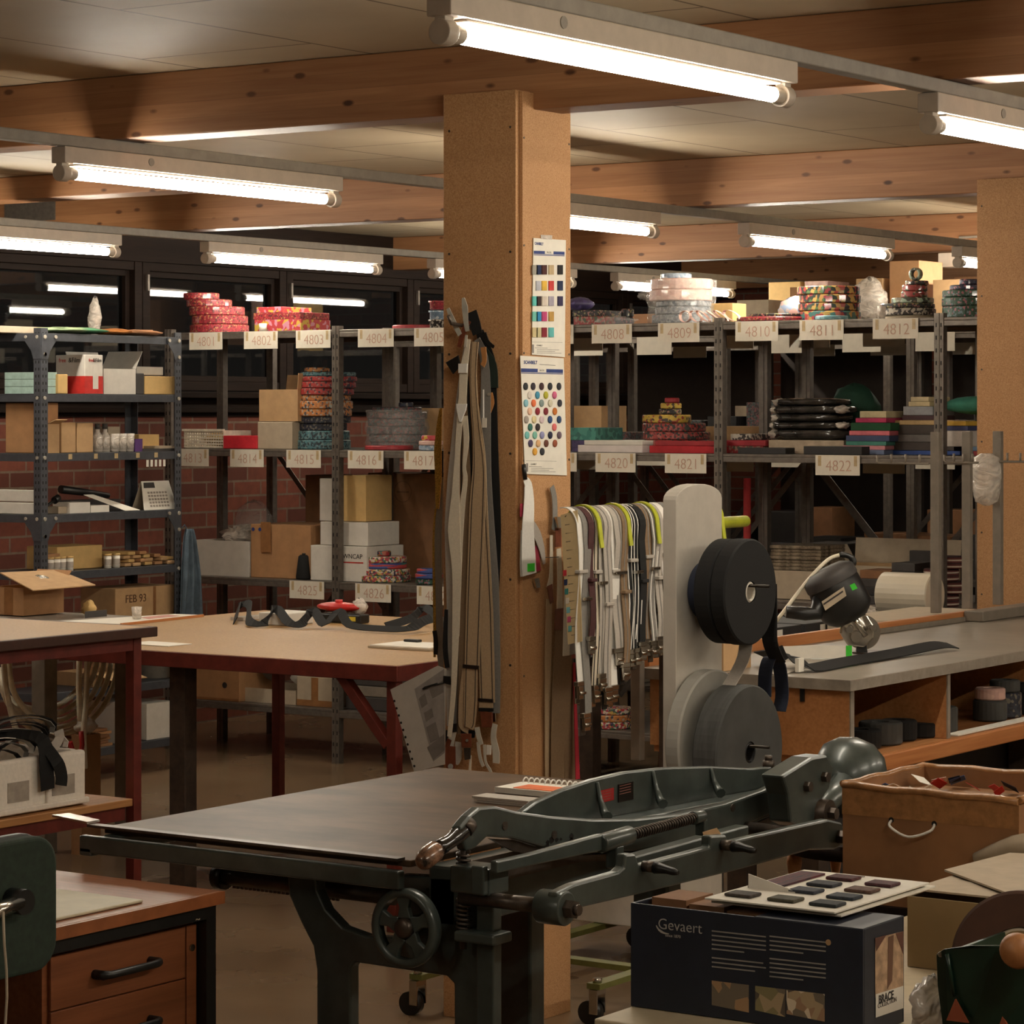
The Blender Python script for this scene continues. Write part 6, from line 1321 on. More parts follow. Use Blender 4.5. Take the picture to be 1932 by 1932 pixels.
def band(e,x0,x1,y,h=6):
    cquad([(x0,y),(x1,y+2),(x1,y+h+2),(x0,y+h)],.0033,.0003,'blue_band',BLUEINK,e); cquad([(x0,y+h+1),(x1,y+h+3),(x1,y+h+4.5),(x0,y+h+2.5)],.0033,.0003,'blue_band',BLUEINK,e)
    xm=(x0+x1)/2; cquad([(xm-8,y),(xm+8,y+.5),(xm+8,y+h+.5),(xm-8,y+h)],.0036,.0003,'name_field',PAPER,e)
    text('lettering','BALTEX',e,cx(xm,y+h/2+.3,.0042),.0062,DKINK,SIDE,.0001)
def foot(e,x0,y):
    text('lettering','SCANBELT',e,cx(x0+15,y,.0035),.0058,DKINK,SIDE,.0001)
    k=MB()
    for j,(a,b) in enumerate(((6,30),(10,52),(10,44),(10,56))): k.prism([cx(x0+a,y+4+3.2*j,.0033),cx(x0+b,y+4.5+3.2*j,.0033),cx(x0+b,y+5.3+3.2*j,.0033),cx(x0+a,y+4.8+3.2*j,.0033)],(.0003,0,0))
    k.prism([cx(x0,y-7,.0033),cx(x0+58,y-6,.0033),cx(x0+58,y-5.5,.0033),cx(x0,y-6.5,.0033)],(.0003,0,0)).prism([cx(x0+1,y-2,.0033),cx(x0+4,y-2,.0033),cx(x0+4,y+14,.0033),cx(x0+1,y+14,.0033)],(.0003,0,0))
    build('small_print',k,mat('grey_print',(120,114,110)),e)
text('heading','CANBELT',e,cx(1017,460,.0035),.0095,BLUEINK,SIDE,.0001,bold=.04); band(e,1007,1065,473); foot(e,1003,652)
build('clear_tape',MB().prism([cx(1020,443,.0016),cx(1042,444,.0016),cx(1041,452,.0036),cx(1021,451,.0036)],(.0006,0,0)),CLEAR2,e)
e=chart('lower colour chart of round fabric buttons taped to the pillar',[(981,671),(1063,676),(1069,897),(990,894)])
rowsd=[(729,[728,777,832,887,945],['282c30','2c2630','42282c','26282e','24242c']),(745.5,[755,805,860,916],['e0d6cc','3c84a0','b0aa34','c45e82']),(760.6,[730,780,832,888,950],['86b8c4','d66c40','7c8c88','cec6ae','2c2c36']),(776,[755,806,860,918],['deb49a','8c2430','7c2630','b86a2c']),(791.6,[733,783,833,887,946],['989088','dcca9c','d4bec2','2c4878','2a466e']),(806,[758,807,915],['32685e','332a2a','d26a6a']),(821,[737,788,835,888,947],['6eb4b0','7cb8a6','8484ac','222440','60505e']),(836.5,[760,810,862,919],['4c4262','d4a878','62382a','8c4a30']),(852,[788,836],['dca23c','24262c'])]
for y,xs,cs in rowsd:
    for x,h in zip(xs,cs):
        c=cx(x/3.45+780,y,.0033); cc=tuple(int(h[i:i+2],16) for i in (0,2,4))
        build('fabric_button',MB().lathe(c,(1,0,0),[(.0098,0),(.0098,.0025),(.008,.0034),(0,.0036)],20),mat('button_'+h,cc,.8),e)
text('heading','SCANBELT',e,cx(1001,684,.0035),.0118,BLUEINK,SIDE,.0001,sx=1.12,bold=.04); band(e,983,1062,695,7); foot(e,992,876)
cquad([(1018,687),(1048,689),(1048,690),(1018,688)],.0033,.0003,'small_print',mat('grey_print',(120,114,110)),e)
# white elastic sample, beige suspenders, swatch list
def fstrap(pts,off,m,parent=None,name='strap',lab=None,cat='strap'):
    P_=[onX(a,b,XC+off) for a,b,_ in pts]; W=[w_*dep(q_)/(F*S) for (_,_,w_),q_ in zip(pts,P_)]
    sp=smooth_path(P_,4); ws=[]
    for i in range(len(W)-1):
        for j in range(4): ws.append(W[i]+(W[i+1]-W[i])*j/4)
    ws.append(W[-1]); mb=MB().ribbon(sp,ws,(0,1,0),.0018)
    return build(name,mb,m,parent) if parent is not None else solo(name,lab,cat,mb,m)
e=empty('elastic_sample','white elastic sample with a green tape end, clipped beside the lower chart','strap',cx(1000,1090))
fstrap([(989,905,5),(996,915,14),(998,950,19),(996,1000,22),(997,1050,26),(999,1084,26)],.012,WHITEE,e); fstrap([(1004,990,10),(1014,1010,13),(1022,1035,10),(1027,1064,4)],.009,LGREYE,e,'curling_tail')
fstrap([(990,1000,14),(990,1060,18),(991,1086,18)],.008,LGREYE,e,'rear_layer'); fstrap([(1002,1063,13),(1002,1078,13)],.014,GREEN,e,'green_tape'); fstrap([(1011,1030,8),(1014,1078,12)],.005,mat('crimson_print',(150,40,60),.8),e,'crimson_strap'); fstrap([(985,950,7),(984,975,6)],.006,mat('crimson_print',(150,40,60),.8),e,'crimson_tab')
build('clip',MB().prism([cx(1005,1092,.006),cx(1014,1090,.006),cx(1016,1108,.006),cx(1009,1110,.006)],(.006,0,0)),CHROME,e); build('peg',MB().tube([cx(988,876,.01),cx(991,905,.012)],.006),BLACKP,e)
e=empty('suspenders','beige suspenders with brown leather tabs hanging beside the swatch list','suspenders',cx(1050,1465))
fstrap([(1041,918,8),(1046,940,9),(1047,980,9),(1044,1000,6)],.012,GREYE,e,'grey_leather_end'); fstrap([(1040,1010,5),(1040,1080,6),(1037,1110,12)],.008,CREAM,e,'narrow_strap')
for nm,off,(pts) in (('leather_tab',.014,[(1053,995,10),(1053,1032,12)]),('leather_tab',.012,[(1037,1104,10),(1041,1138,6)]),('leather_tab',.018,[(1056,1148,18),(1056,1188,20)])): fstrap(pts,off,LEATH,e,nm)
fstrap([(1054,1035,8),(1056,1090,9),(1056,1150,11)],.012,CREAM,e,'upper_strap'); fstrap([(1036,1130,11),(1034,1250,12),(1032,1400,8),(1032,1466,7)],.008,BEIGE,e,'rear_strap')
fstrap([(1058,1186,18),(1054,1300,25),(1052,1400,25),(1052,1470,26)],.016,BROWNE,e,'left_tail'); fstrap([(1063,1188,14),(1072,1280,22),(1076,1380,26),(1079,1472,28)],.012,BROWNE,e,'right_tail')
build('clip',MB().prism([cx(1046,975,.016),cx(1054,975,.016),cx(1056,996,.016),cx(1049,996,.016)],(.008,0,0)),CHROME,e); build('nail',MB().tube([cx(1020,1052,.001),cx(1054,1051,.02)],.0012),DMETAL,e)
YW=6.02
e=empty('swatch_list','yellowed handwritten card with a column of small colour swatches, hung at the pillar edge','card',onY(1080,1215,YW))
build('card',MB().prism([onY(a,b,YW) for a,b in ((1058,972),(1090,962),(1099,1210),(1072,1216))],(0,-.0012,0)),mat('yellowed_paper',(206,182,138),.8,0,.06),e)
k=MB(); rd=random.Random(8)
for j in range(14):
    y=990+16*j; x=1066+1.0*j*.9; k.prism([onY(a,b,YW-.0014) for a,b in ((x,y),(x+8+rd.uniform(0,9),y-1.5),(x+8,y-.2),(x,y+1.2))],(0,-.0003,0))
build('handwriting',k,DKINK,e)
for j,c in enumerate(((190,50,60),(36,48,84),(60,130,126),(220,210,196),(110,170,180),(196,84,120),(96,160,160))):
    y=1081+17.5*j; x=1060+1.6*j; build('swatch',MB().prism([onY(a,b,YW-.0016) for a,b in ((x+3,y-5),(x+9,y-6),(x+9,y+5),(x+3,y+6))],(0,-.0015,0)),mat('swatch_%d_%d_%d'%c,c,.85),e)
build('pin',MB().tube([onY(1082,960,YW+.03),onY(1066,975,YW-.006)],.0012),DMETAL,e)
# ---------------------------------------------------------------- rolling rack with suspenders
XR_,ZT=-3.93,1.30
e=empty('rolling_rack','lime green rolling rack draped with many suspenders beside the pillar','rack',(XR_,6.6,0))
RF=mat('dull_olive_frame',(104,104,52),.5)
build('top_bar',MB().cyl((XR_,6.14,ZT-.01),(XR_,6.95,ZT-.01),.016),LIME,e)
for px in (1131,1186,1240,1362):
    y=onX(px,980,XR_+.05).y
    build('hanger_arm',MB().ribbon([(XR_+.051*math.sin(a),y,ZT+.0585*math.cos(a)) for a in [j*.19-1.2 for j in range(14)]]+[(XR_+.052+.003*j,y,ZT-.01-.02*j) for j in range(1,3)],.016,(0,1,0),.004),LIME,e)
build('upright',MB().box(XR_-.02,XR_+.0,6.515,6.545,.11,ZT-.027),DKLEG,e)
build('base_bar',MB().box(-4.44,-4.40,6.05,7.25,.095,.11).box(-3.985,-3.945,6.21,7.25,.095,.11).box(-4.399,-3.986,6.46,6.50,.095,.11).box(-4.399,-3.986,7.18,7.22,.095,.11),RF,e)
for x,y in ((-4.42,6.06),(-3.965,6.23),(-4.42,7.2),(-3.965,7.2)):
    k=build('caster',MB().box(x-.012,x+.012,y-.022,y-.018,.03,.08).box(x-.012,x+.012,y+.018,y+.022,.03,.08).box(x-.012,x+.012,y-.022,y+.022,.0801,.094).cyl((x,y,.1101),(x,y,.122),.012),CHROME,e)
    build('wheel',MB().cyl((x-.02,y-.015,.031),(x-.02,y+.015,.031),.031,n=24),BLACKP,k)
styles={'white':(WHITEE,None,0),'cream':(CREAM,BLACKF,2),'greyc':(LGREYE,GREYE,1),'lgrey':(LGREYE,GREYE,1),'grey':(GREYE,None,0),'bw':(BLACKF,WHITEE,3),'dark':(BLACKF,None,0),'brown':(BROWNE,GREYE,1),'multi':(GREYE,WHITEE,2),'maroon':(mat('maroon_elastic',(70,36,36),.85),None,0)}
srow=[(1096,1285,'white','plain white',.036),(1106,1345,'grey','mid grey',.03),(1116,1200,'maroon','dark maroon',.026),(1125,1292,'cream','cream black lined',.03),(1136,1270,'greyc','thin grey lined',.026),(1147,1296,'lgrey','pale grey',.034),(1158,1292,'white','creamy white',.034),(1168,1222,'lgrey','broad pale grey',.05),(1180,1250,'brown','olive brown',.03),(1192,1225,'bw','black and white striped',.034),(1203,1222,'bw','narrow black and white striped',.03),(1213,1210,'dark','plain black',.03),(1222,1205,'brown','olive grey',.034),(1234,1208,'multi','grey and white lined',.034),(1245,1200,'lgrey','light grey lined',.034),(1256,1196,'white','chalk white',.034),(1268,1190,'grey','far grey',.034),(1285,1200,'brown','hindmost olive',.034)]
for i,(px,yb,stl,nm,w_) in enumerate(srow):
    m,m2,ns=styles[stl]; R_=.042+.004*(i%3); X=XR_+R_
    y=onX(px,1050,X).y; zb=onX(px,yb,X).z; rd=random.Random(i)
    arc=[(XR_+R_*math.sin(a),y,ZT+.055*math.cos(a)) for a in [j*.26-1.57 for j in range(13)]]
    fr=[]
    for j in range(1,9): fr.append((X+.004*math.sin(j*.9+i),y+.004*math.sin(j*.7+i*2),ZT-(ZT-zb)*j/8))
    if i<3: arc=arc[5:]
    bk=[] if i<3 else [(XR_-R_-.002*j,y,ZT-((ZT-max(zb,.97)) if i>2 else .03)*j/4) for j in range(4,0,-1)]
    pth=[V(q_) for q_ in bk+arc+fr]
    e2=empty('suspenders','%s suspenders draped over the rolling rack, %s out from the pillar'%(nm,ORD[i] if i<16 else ['seventeenth','eighteenth'][i-16]),'suspenders',(X,y,zb),'suspenders on the rolling rack')
    s_=build('strap',MB().ribbon(pth,w_,(0,1,0),.002),m,e2)
    if ns:
        k=MB()
        for q_ in range(ns):
            o_=(q_-(ns-1)/2)*w_*.56 if ns>1 else 0
            up=[]
            for j,p_ in enumerate(pth):
                t_=(pth[min(j+1,len(pth)-1)]-pth[max(j-1,0)]).normalized(); n_=V((0,1,0)).cross(t_).normalized()
                if (V(p_)-V((XR_,y,min(p_.z,ZT)))).dot(n_)<0: n_=-n_
                up.append(p_+n_*.0014+V((0,o_,0)))
            k.ribbon(up,w_*.13,(0,1,0),.0006)
        build('woven_stripe',k,m2,s_)
    zc=ZT-(ZT-zb)*(.28+.1*(i%3))
    build('slider',MB().box(X-.006,X+.010,y-w_*.56,y+w_*.56,zc-.004,zc+.005),(LGREYE,CHROME,m)[i%3],e2,bevel=.002)
    build('clip',MB().box(X-.007,X+.007,y-w_*.55-.004,y+w_*.55-.004,zb-.012,zb-.0005).prism([(X-.002,y-.018,zb-.0125),(X-.002,y+.014,zb-.0125),(X-.002,y+.011,zb-.045),(X-.002,y-.015,zb-.045)],(.008,0,0)).cyl((X+.004,y-.016,zb-.03),(X+.004,y+.012,zb-.03),.006,n=10),CHROME,e2,bevel=.001)
    build('clip_jaw',MB().box(X-.0125,X-.0075,y-.013,y+.010,zb-.058,zb-.002),(CHROME,DMETAL,BLACKP)[i%3],e2,bevel=.002)
solo('red_strap','long crimson strap hanging low at the far pillar edge','strap',MB().ribbon([onX(1083,1250,-4.10),onX(1086,1350,-4.09),onX(1090,1470,-4.08)],[.01,.014,.02],(0,1,0),.002),mat('crimson_strap',(170,30,50),.7))
carton(-4.62,-4.12,6.95,7.16,.111,.42,WCARD,'large white carton lying on the rolling rack base')
carton(-3.9,-3.80,6.6,6.75,KZ+.001,KZ+.075,CARD2,'small open tan carton on the counter end behind the upright board',op=True)
# ---------------------------------------------------------------- desk and chair
TX,TY,TZ=-3.13,3.725,.78
e=empty('desk','reddish wood desk with black steel frame and two drawers in view','desk',(-3.8,3.0,0))
build('desk_top',MB().box(-4.05,TX,2.2,TY,TZ-.021,TZ),TEAKX,e,bevel=.002)
build('front_edge',MB().box(TX+.0003,TX+.006,2.2,TY,TZ-.021,TZ-.0005),mat('desk_edge_wood',(150,88,50),.4),e)
build('frame',MB().box(TX-.03,TX-.004,2.25,TY-.012,TZ-.044,TZ-.0215).box(TX-.03,TX-.004,TY-.037,TY-.012,0,TZ-.0442).box(-4.0,-3.975,TY-.037,TY-.012,0,TZ-.0552).box(-3.974,TX-.0305,TY-.037,TY-.012,TZ-.055,TZ-.0215).box(TX-.03,TX-.004,2.25,2.28,0,TZ-.0552),BLACKP,e)
yd0,yd1=onX(107,1800,TX).y,TY-.0375; dz1=TZ-.0465
build('pedestal',MB().box(-3.9,TX-.032,yd0,yd1,.12,dz1),TEAK,e,bevel=.001)
build('lock_stile',MB().box(TX-.0315,TX-.0235,yd1-.028,yd1-.003,.12,dz1-.006),TEAK,e)
build('lock',MB().cyl((TX-.0235,yd1-.0155,dz1-.045),(TX-.0205,yd1-.0155,dz1-.045),.006),CHROME,e)
z=dz1-.004
for j,h in enumerate((.090,.105,.2)):
    dr=build('drawer',MB().box(TX-.0315,TX-.0240,yd0+.012,yd1-.030,z-h,z-.002),TEAK,e,bevel=.0015)
    ya=yd0+.012+(yd1-yd0-.042)*.31; yb=ya+.135; zh=z-min(.06,h*.52)
    build('handle',MB().tube([(TX-.0238,ya,zh),(TX-.004,ya,zh),(TX+.002,ya+.012,zh),(TX+.002,yb-.012,zh),(TX-.004,yb,zh),(TX-.0238,yb,zh)],[.008,.008,.0065,.0065,.008,.008],10),BLACKP,dr)
    z-=h
text('maker_mark','~',e,(TX-.0035,TY-.06,TZ-.04),.02,GCARD,SIDE)
p0=onZ(249,1700,TZ+.001); solo('desk_pad','white plastic writing board on the reddish wood desk','board',MB().box(-3.55,TX-.03,2.5,p0.y,TZ+.0008,TZ+.006),mat('off_white_plastic',(198,188,160),.5,0,.06),bevel=.002)
p0=onZ(62,1590,.0+.9)
# chair
HX=-2.955
yr=onX(111,1700,HX).y; e=empty('office_chair','dark green felt office chair with a chrome back stem before the desk','chair',(HX-.2,yr-.19,0))
def rrect(y0,y1,z0,z1,r,x,n=6,bulge=0):
    out=[]
    for cy,cz,a0 in ((y1-r,z0+r,-90),(y1-r,z1-r,0),(y0+r,z1-r,90),(y0+r,z0+r,180)):
        for j in range(n+1):
            a=math.radians(a0+90*j/n); out.append(V((x,cy+r*math.cos(a),cz+r*math.sin(a))))
    return out
zb_,zt_=.762,.968
build('backrest',MB().prism(rrect(yr-.38,yr-.002,zb_+.002,zt_-.002,.045,HX),(-.028,0,0)),DGREEN,e,bevel=.006,seg=3)
build('backrest_rim',MB().prism(rrect(yr-.382,yr,zb_,zt_,.047,HX-.029),(-.016,0,0)),BLACKP,e,bevel=.003)
q0=onX(30,1700,HX+.01)
build('stem_knob',MB().cyl((HX+.0003,q0.y,q0.z),(HX+.03,q0.y,q0.z),.019,n=20),BLACKP,e)
build('back_stem',MB().tube([(HX+.02,q0.y-.004,q0.z),(HX+.03,q0.y-.06,q0.z-.004),(HX+.035,q0.y-.11,q0.z-.02),(HX+.03,q0.y-.13,q0.z-.1),(HX+.0,q0.y-.14,.47),(HX-.06,q0.y-.15,.435),(HX-.22,yr-.19,.43)],.012,12),CHROME,e)
build('seat',MB().prism([p_+V((0,0,0)) for p_ in [V((HX-.24+.21*math.cos(t)*(1 if abs(math.cos(t))>.01 else 1),yr-.19+.20*math.sin(t),.455)) for t in [2*math.pi*j/24 for j in range(24)]]],(0,0,.05)),DGREEN,e,bevel=.015,seg=3)
build('gas_column',MB().cyl((HX-.22,yr-.19,.09),(HX-.22,yr-.19,.454),.022),CHROME,e)
for j in range(5):
    a=2*math.pi*j/5+.3; t=V((math.cos(a),math.sin(a),0)); c=V((HX-.22,yr-.19,.09))
    build('base_arm',MB().bar(c+t*.02,c+t*.26+V((0,0,-.02)),.03,.025),BLACKP,e); build('caster',MB().cyl(c+t*.26+V((-t.y*.02,t.x*.02,-.064)),c+t*.26+V((t.y*.02,-t.x*.02,-.064)),.025),BLACKP,e)
solo('thin_cord','thin pale cord hanging beside the chair back','cord',MB().tube([onX(a,b,HX+.05) for a,b in ((6,1720),(8,1780),(12,1830),(13,1880),(10,1932),(9,1990))],.002),GCARD)
# ---------------------------------------------------------------- foreground right
WZ=.735
e=empty('packing_bench','pale beige packing bench in front of the board shear','bench',(-1.6,4.0,0))
build('bench_top',MB().box(-2.17,-1.0,3.40,4.44,WZ-.03,WZ),mat('beige_bench_top',(196,180,150),.5,0,.06),e,bevel=.003)
for x,y in ((-2.15,3.42),(-1.06,3.42),(-2.15,4.38),(-1.06,4.38)): build('leg',MB().box(x,x+.04,y,y+.04,0,WZ-.0305),GREYS,e)
e=empty('low_table','dark low wooden table under the old taped carton','table',(-2.0,4.68,0))
build('table_top',MB().box(-2.40,-1.1,4.455,4.93,WZ-.03,WZ-.001),DKWOOD,e)
for x,y in ((-2.36,4.48),(-1.18,4.48),(-2.36,4.86),(-1.18,4.86)): build('leg',MB().box(x,x+.045,y,y+.045,0,WZ-.0305),DKWOOD,e)
# printed navy box
nc=P(1628,1757,3.9); zt=.886; zb=WZ+.001
nx0,nx1,ny0,ny1=nc.x-.376,nc.x,nc.y,nc.y+.127
e=empty('printed_box','navy printed display box lettered Gevaert with photo panels, in the front','box',((nx0+nx1)/2,(ny0+ny1)/2,zb))
t=.004
build('body',MB().box(nx0,nx1,ny0,ny0+t,zb,zt).box(nx0,nx1,ny1-t,ny1,zb,zt).box(nx0,nx0+t,ny0+t,ny1-t,zb,zt).box(nx1-t,nx1,ny0+t,ny1-t,zb,zt).box(nx0+t,nx1-t,ny0+t,ny1-t,zb,zb+t),NAVY,e,bevel=.001)
build('raised_flap',MB().prism([V((onY(1412,1700,ny1).x,ny1,zt+.0005)),V((onY(1500,1700,ny1).x,ny1,zt+.0005)),V((onY(1500,1700,ny1).x,ny1,zt+.018)),V((onY(1412,1700,ny1).x,ny1,zt+.036))],(0,.002,0)),WCARD,e)
build('top_panel',MB().box(nx0+.205,nx1-.0005,ny0+.0005,ny1-.0045,zt-.003,zt+.0005),NAVY,e)
def fx(px): return onY(px,1800,ny0).x
def fz(px,py): return onY(px,py,ny0).z
text('logo','Gevaert',e,(onY(1283,1748,ny0).x,ny0-.0006,onY(1283,1748,ny0).z),.0225,mat('logo_print',(176,172,168),.7),FRONT,.0002,bold=-.008)
build('logo_swoosh',MB().ribbon(smooth_path(onYp([(1238,1746),(1243,1754),(1252,1760),(1262,1762)],ny0-.0007),4),[.001+.0004*min(j,12-j) for j in range(13)],(.5,0,.8),.0004),WHINK,e); text('logo_line','since 1870',e,(onY(1270,1765,ny0).x,ny0-.0006,onY(1270,1766,ny0).z),.006,WHINK,FRONT,.0001)
k=MB()
for c0,c1,ya,rows_ in ((1343,1445,1755,[1,1,1,1,.6,0,.95,1,.8,0,0]),(1452,1558,1765,[1,1,1,.6,0,1,1,1,1,.6,0])):
    for j,f_ in enumerate(rows_):
        if f_:
            y=ya+8.4*j; xe=c0+(c1-c0)*f_
            k.prism(onYp([(c0,y),(xe,y+(xe-c0)*.11),(xe,y+(xe-c0)*.11+2.6),(c0,y+2.6)],ny0-.0003),(0,-.0003,0))
build('printed_text',k,mat('dim_print',(150,146,140),.8),e)
for j,(a,b,c1) in enumerate(((1343,1413,(150,120,90)),(1425,1482,(120,112,80)),(1484,1556,(140,112,88)))):
    y=1850+ (a-1343)*.12; build('photo_panel',MB().prism(onYp([(a,y),(b,y+(b-a)*.12),(b,y+52+(b-a)*.12),(a,y+46)],ny0-.0003),(0,-.0003,0)),p('photo_print_%d'%j,[tuple(min(255,int(v*1.15)) for v in c1),(220,204,180),(90,80,70),(176,154,122),(120,108,92)],40+8*j,coat=0),e)
c=onY(1563,1778,ny0-.0003); build('round_badge',MB().cyl(c,c-V((0,.0006,0)),.0042,n=16),CARD2,e)
XN=nx1+.0003
def nxq(l,o=0): return [onX(a,b,XN+o) for a,b in l]
build('side_photo',MB().prism(nxq([(1651,1770),(1704,1757),(1704,1862),(1651,1882)]),(.0004,0,0)),mat('shirt_photo',(170,140,112),.6,0,.3,60),e)
build('photo_brace',MB().prism(nxq([(1676,1768),(1686,1764),(1683,1850),(1674,1866)],.0006),(.0003,0,0)),mat('photo_brown',(96,66,50)),e); build('photo_dark',MB().prism(nxq([(1651,1770),(1672,1764),(1653,1795)],.0006),(.0003,0,0)).prism(nxq([(1690,1761),(1704,1757),(1704,1800)],.0006),(.0003,0,0)),mat('photo_shadow',(90,54,44)),e)
build('label_panel',MB().prism(nxq([(1652,1876),(1704,1860),(1704,1902),(1652,1920)],.0006),(.0003,0,0)),WCARD,e)
lc=onX(1672,1882,XN+.0012); text('label_title','BRACE',e,lc,.016,DKINK,SIDE,.0002,sx=.95,bold=.03); lc=onX(1674,1892,XN+.0012); text('label_subtitle','COLLECTION',e,lc,.0095,DKINK,SIDE,.0002)
for j in range(3): solo('small_carton','dark brown small carton, %s inside the printed navy box'%ORD[j],'box',MB().box(nx0+.012+.063*j,nx0+.07+.063*j,ny0+.04,ny1-.01,zb+.006,zt+.004-.004*j),CARD3,'cartons in the printed box')
# sample card
cc=P(1575,1747,3.95); cz_=zt+.006
cd0=(cc.x-.21,cc.x,cc.y,cc.y+.30)
for j in range(2):
    s=empty('sample_card','white sample card with dark woven swatches lying on the navy box' if j==1 else 'second white card under the swatch card','card',(cc.x-.1,cc.y+.15,cz_+.006*j))
    o_=.004*(1-j)
    build('card',MB().box(cd0[0]+o_,cd0[1]+o_,cd0[2]+.012*(1-j),cd0[3]+.012*(1-j),cz_+.006*j,cz_+.006*j+.003),PAPER,s,bevel=.0008)
    if j==1:
        zc=cz_+.0093; X0,Y0=cd0[0],cd0[2]
        build('long_swatch',MB().box(X0+.012,X0+.052,Y0+.105,Y0+.27,zc,zc+.003),R_NVP if False else mat('navy_red_ribbon',(28,28,40),.8,0,.3,60,rgb2=(96,34,40),stretch=(6,.6,1)),s)
        for (a,b,c1) in ((.015,.02,(60,52,46)),(.085,.02,(66,62,48)),(.152,.02,(40,44,46)),(.075,.10,(44,48,58)),(.145,.085,(40,46,54)),(.07,.165,(40,42,50)),(.14,.15,(86,60,48)),(.068,.23,(72,34,36)),(.14,.215,(70,36,42))):
            build('swatch',MB().box(X0+a+.003,X0+a+.047,Y0+b+.004,Y0+b+.038,zc,zc+.005),mat('woven_%d_%d_%d'%c1,c1,.8,0,.4,160),s,bevel=.002)
        build('eyelet',MB().cyl((X0+.105,Y0+.288,zc),(X0+.105,Y0+.288,zc+.001),.004,n=12),GREYS,s)
# beige open carton at the right
bx=onY(1712,1675,3.99).x; bz=.845
solo('flap_sheet','pale beige flap folded over the near half of the beige carton','cardboard',MB().prism([(bx+.002,4.0,bz+.008),(bx+.15,4.0,bz+.008),(bx+.24,4.18,bz+.02),(bx+.23,4.4,bz+.026),(bx+.002,4.4,bz+.008)],(0,0,.003)),GCARD)
carton(bx,-1.22,3.99,4.40,WZ+.001,bz,mat('dull_beige_carton',(140,116,80),.75,0,.1,8),'beige carton with pale flaps behind the navy box',op=True,flaps=(('l',-4,.001),('b',12,.24),('r',5,.06)))
solo('flap_sheet','pale grey cardboard sheet lying across the far half of the beige carton','cardboard',MB().prism([onY(1782,1644,4.16)*1,onY(1912,1692,4.0),V((-1.26,4.02,bz+.014)),V((-1.3,4.44,bz+.034)),onY(1905,1612,4.4)],(0,0,.003)),GCARD)
solo('torn_packing','torn corrugated packing rolled on top of the beige carton','cardboard',MB().tube([onY(1842,1622,4.46),onY(1880,1608,4.46),onY(1915,1598,4.46),onY(1960,1590,4.46)],[.012,.016,.02,.02],9),GCARD)
# old taped carton
oc=P(1590,1480,5.0); oz=oc.z; ox0,ox1,oy0,oy1=oc.x,oc.x+.335,oc.y,oc.y+.32
e=empty('carton','large worn brown carton with a string handle and taped rim, open on top','box',((ox0+ox1)/2,(oy0+oy1)/2,WZ))
t=.006
build('body',MB().box(ox0,ox1,oy0,oy0+t,WZ,oz).box(ox0,ox1,oy1-t,oy1,WZ,oz).box(ox0,ox0+t,oy0+t,oy1-t,WZ,oz).box(ox1-t,ox1,oy0+t,oy1-t,WZ,oz).box(ox0+t,ox1-t,oy0+t,oy1-t,WZ,WZ+t),OLDCARD,e)
rm=MB(); q_=[V((ox0,oy0,oz)),V((ox1,oy0,oz-.004)),V((ox1,oy1,oz)),V((ox0,oy1,oz))]
for j in range(4):
    a,b=q_[j],q_[(j+1)%4]; rm.tube([a+(b-a)*i/10+V((0,0,.0015*math.sin(i*1.7+j))) for i in range(11)],.0065,8)
build('taped_rim',rm,mat('crinkled_brown_tape',(160,114,72),.28,0,.2,60,bump=.5),e)
build('tape_band',MB().box(ox0-.0008,ox1+.0008,oy0-.0008,oy0-.0002,oz-.052,oz-.002),mat('crinkled_brown_tape',(160,114,72),.28),e)
h0,h1=onY(1682,1547,oy0),onY(1763,1554,oy0)
build('string_handle',MB().tube(smooth_path([h0+V((0,.002,0)),h0+V((.003,-.012,-.010)),(h0+h1)/2+V((0,-.018,-.024)),h1+V((-.003,-.012,-.012)),h1+V((0,.002,0))],5),.0024),WHITEE,e)
build('handle_holes',MB().cyl(h0-V((0,.0006,0)),h0-V((0,.0012,0)),.005,n=12).cyl(h1-V((0,.0006,0)),h1-V((0,.0012,0)),.005,n=12),DSTEEL,e)
rd=random.Random(21)
build('rubbish',MB().box(ox0+.01,ox1-.01,oy0+.01,oy1-.01,WZ+.008,oz-.032),OLDCARD,e)
for i in range(18):
    x,y=rd.uniform(ox0+.03,ox1-.03),rd.uniform(oy0+.1,oy1-.03); a=rd.uniform(0,3); r_=rd.uniform(.010,.022); m,nm=rd.choice([(PAPER,'white'),(RED,'red'),(NAVYE,'navy'),(PAPER,'white'),(mat('blue_scrap',(60,90,150)),'blue'),(CARD2,'tan')])
    solo('paper_scrap','%s scrap, %s in the old taped carton'%(nm,ORD[i] if i<16 else ['seventeenth','eighteenth'][i-16]),'scrap',MB().prism([V((x+r_*math.cos(a),y+r_*math.sin(a),oz-.030+.002*(i%4))),V((x-r_*math.sin(a),y+r_*math.cos(a),oz-.018+.002*(i%4))),V((x-r_*math.cos(a),y-r_*math.sin(a),oz-.006)),V((x+r_*math.sin(a),y-r_*math.cos(a),oz-.017))],(0,.0004,.0008)),m,'scraps in the old carton')
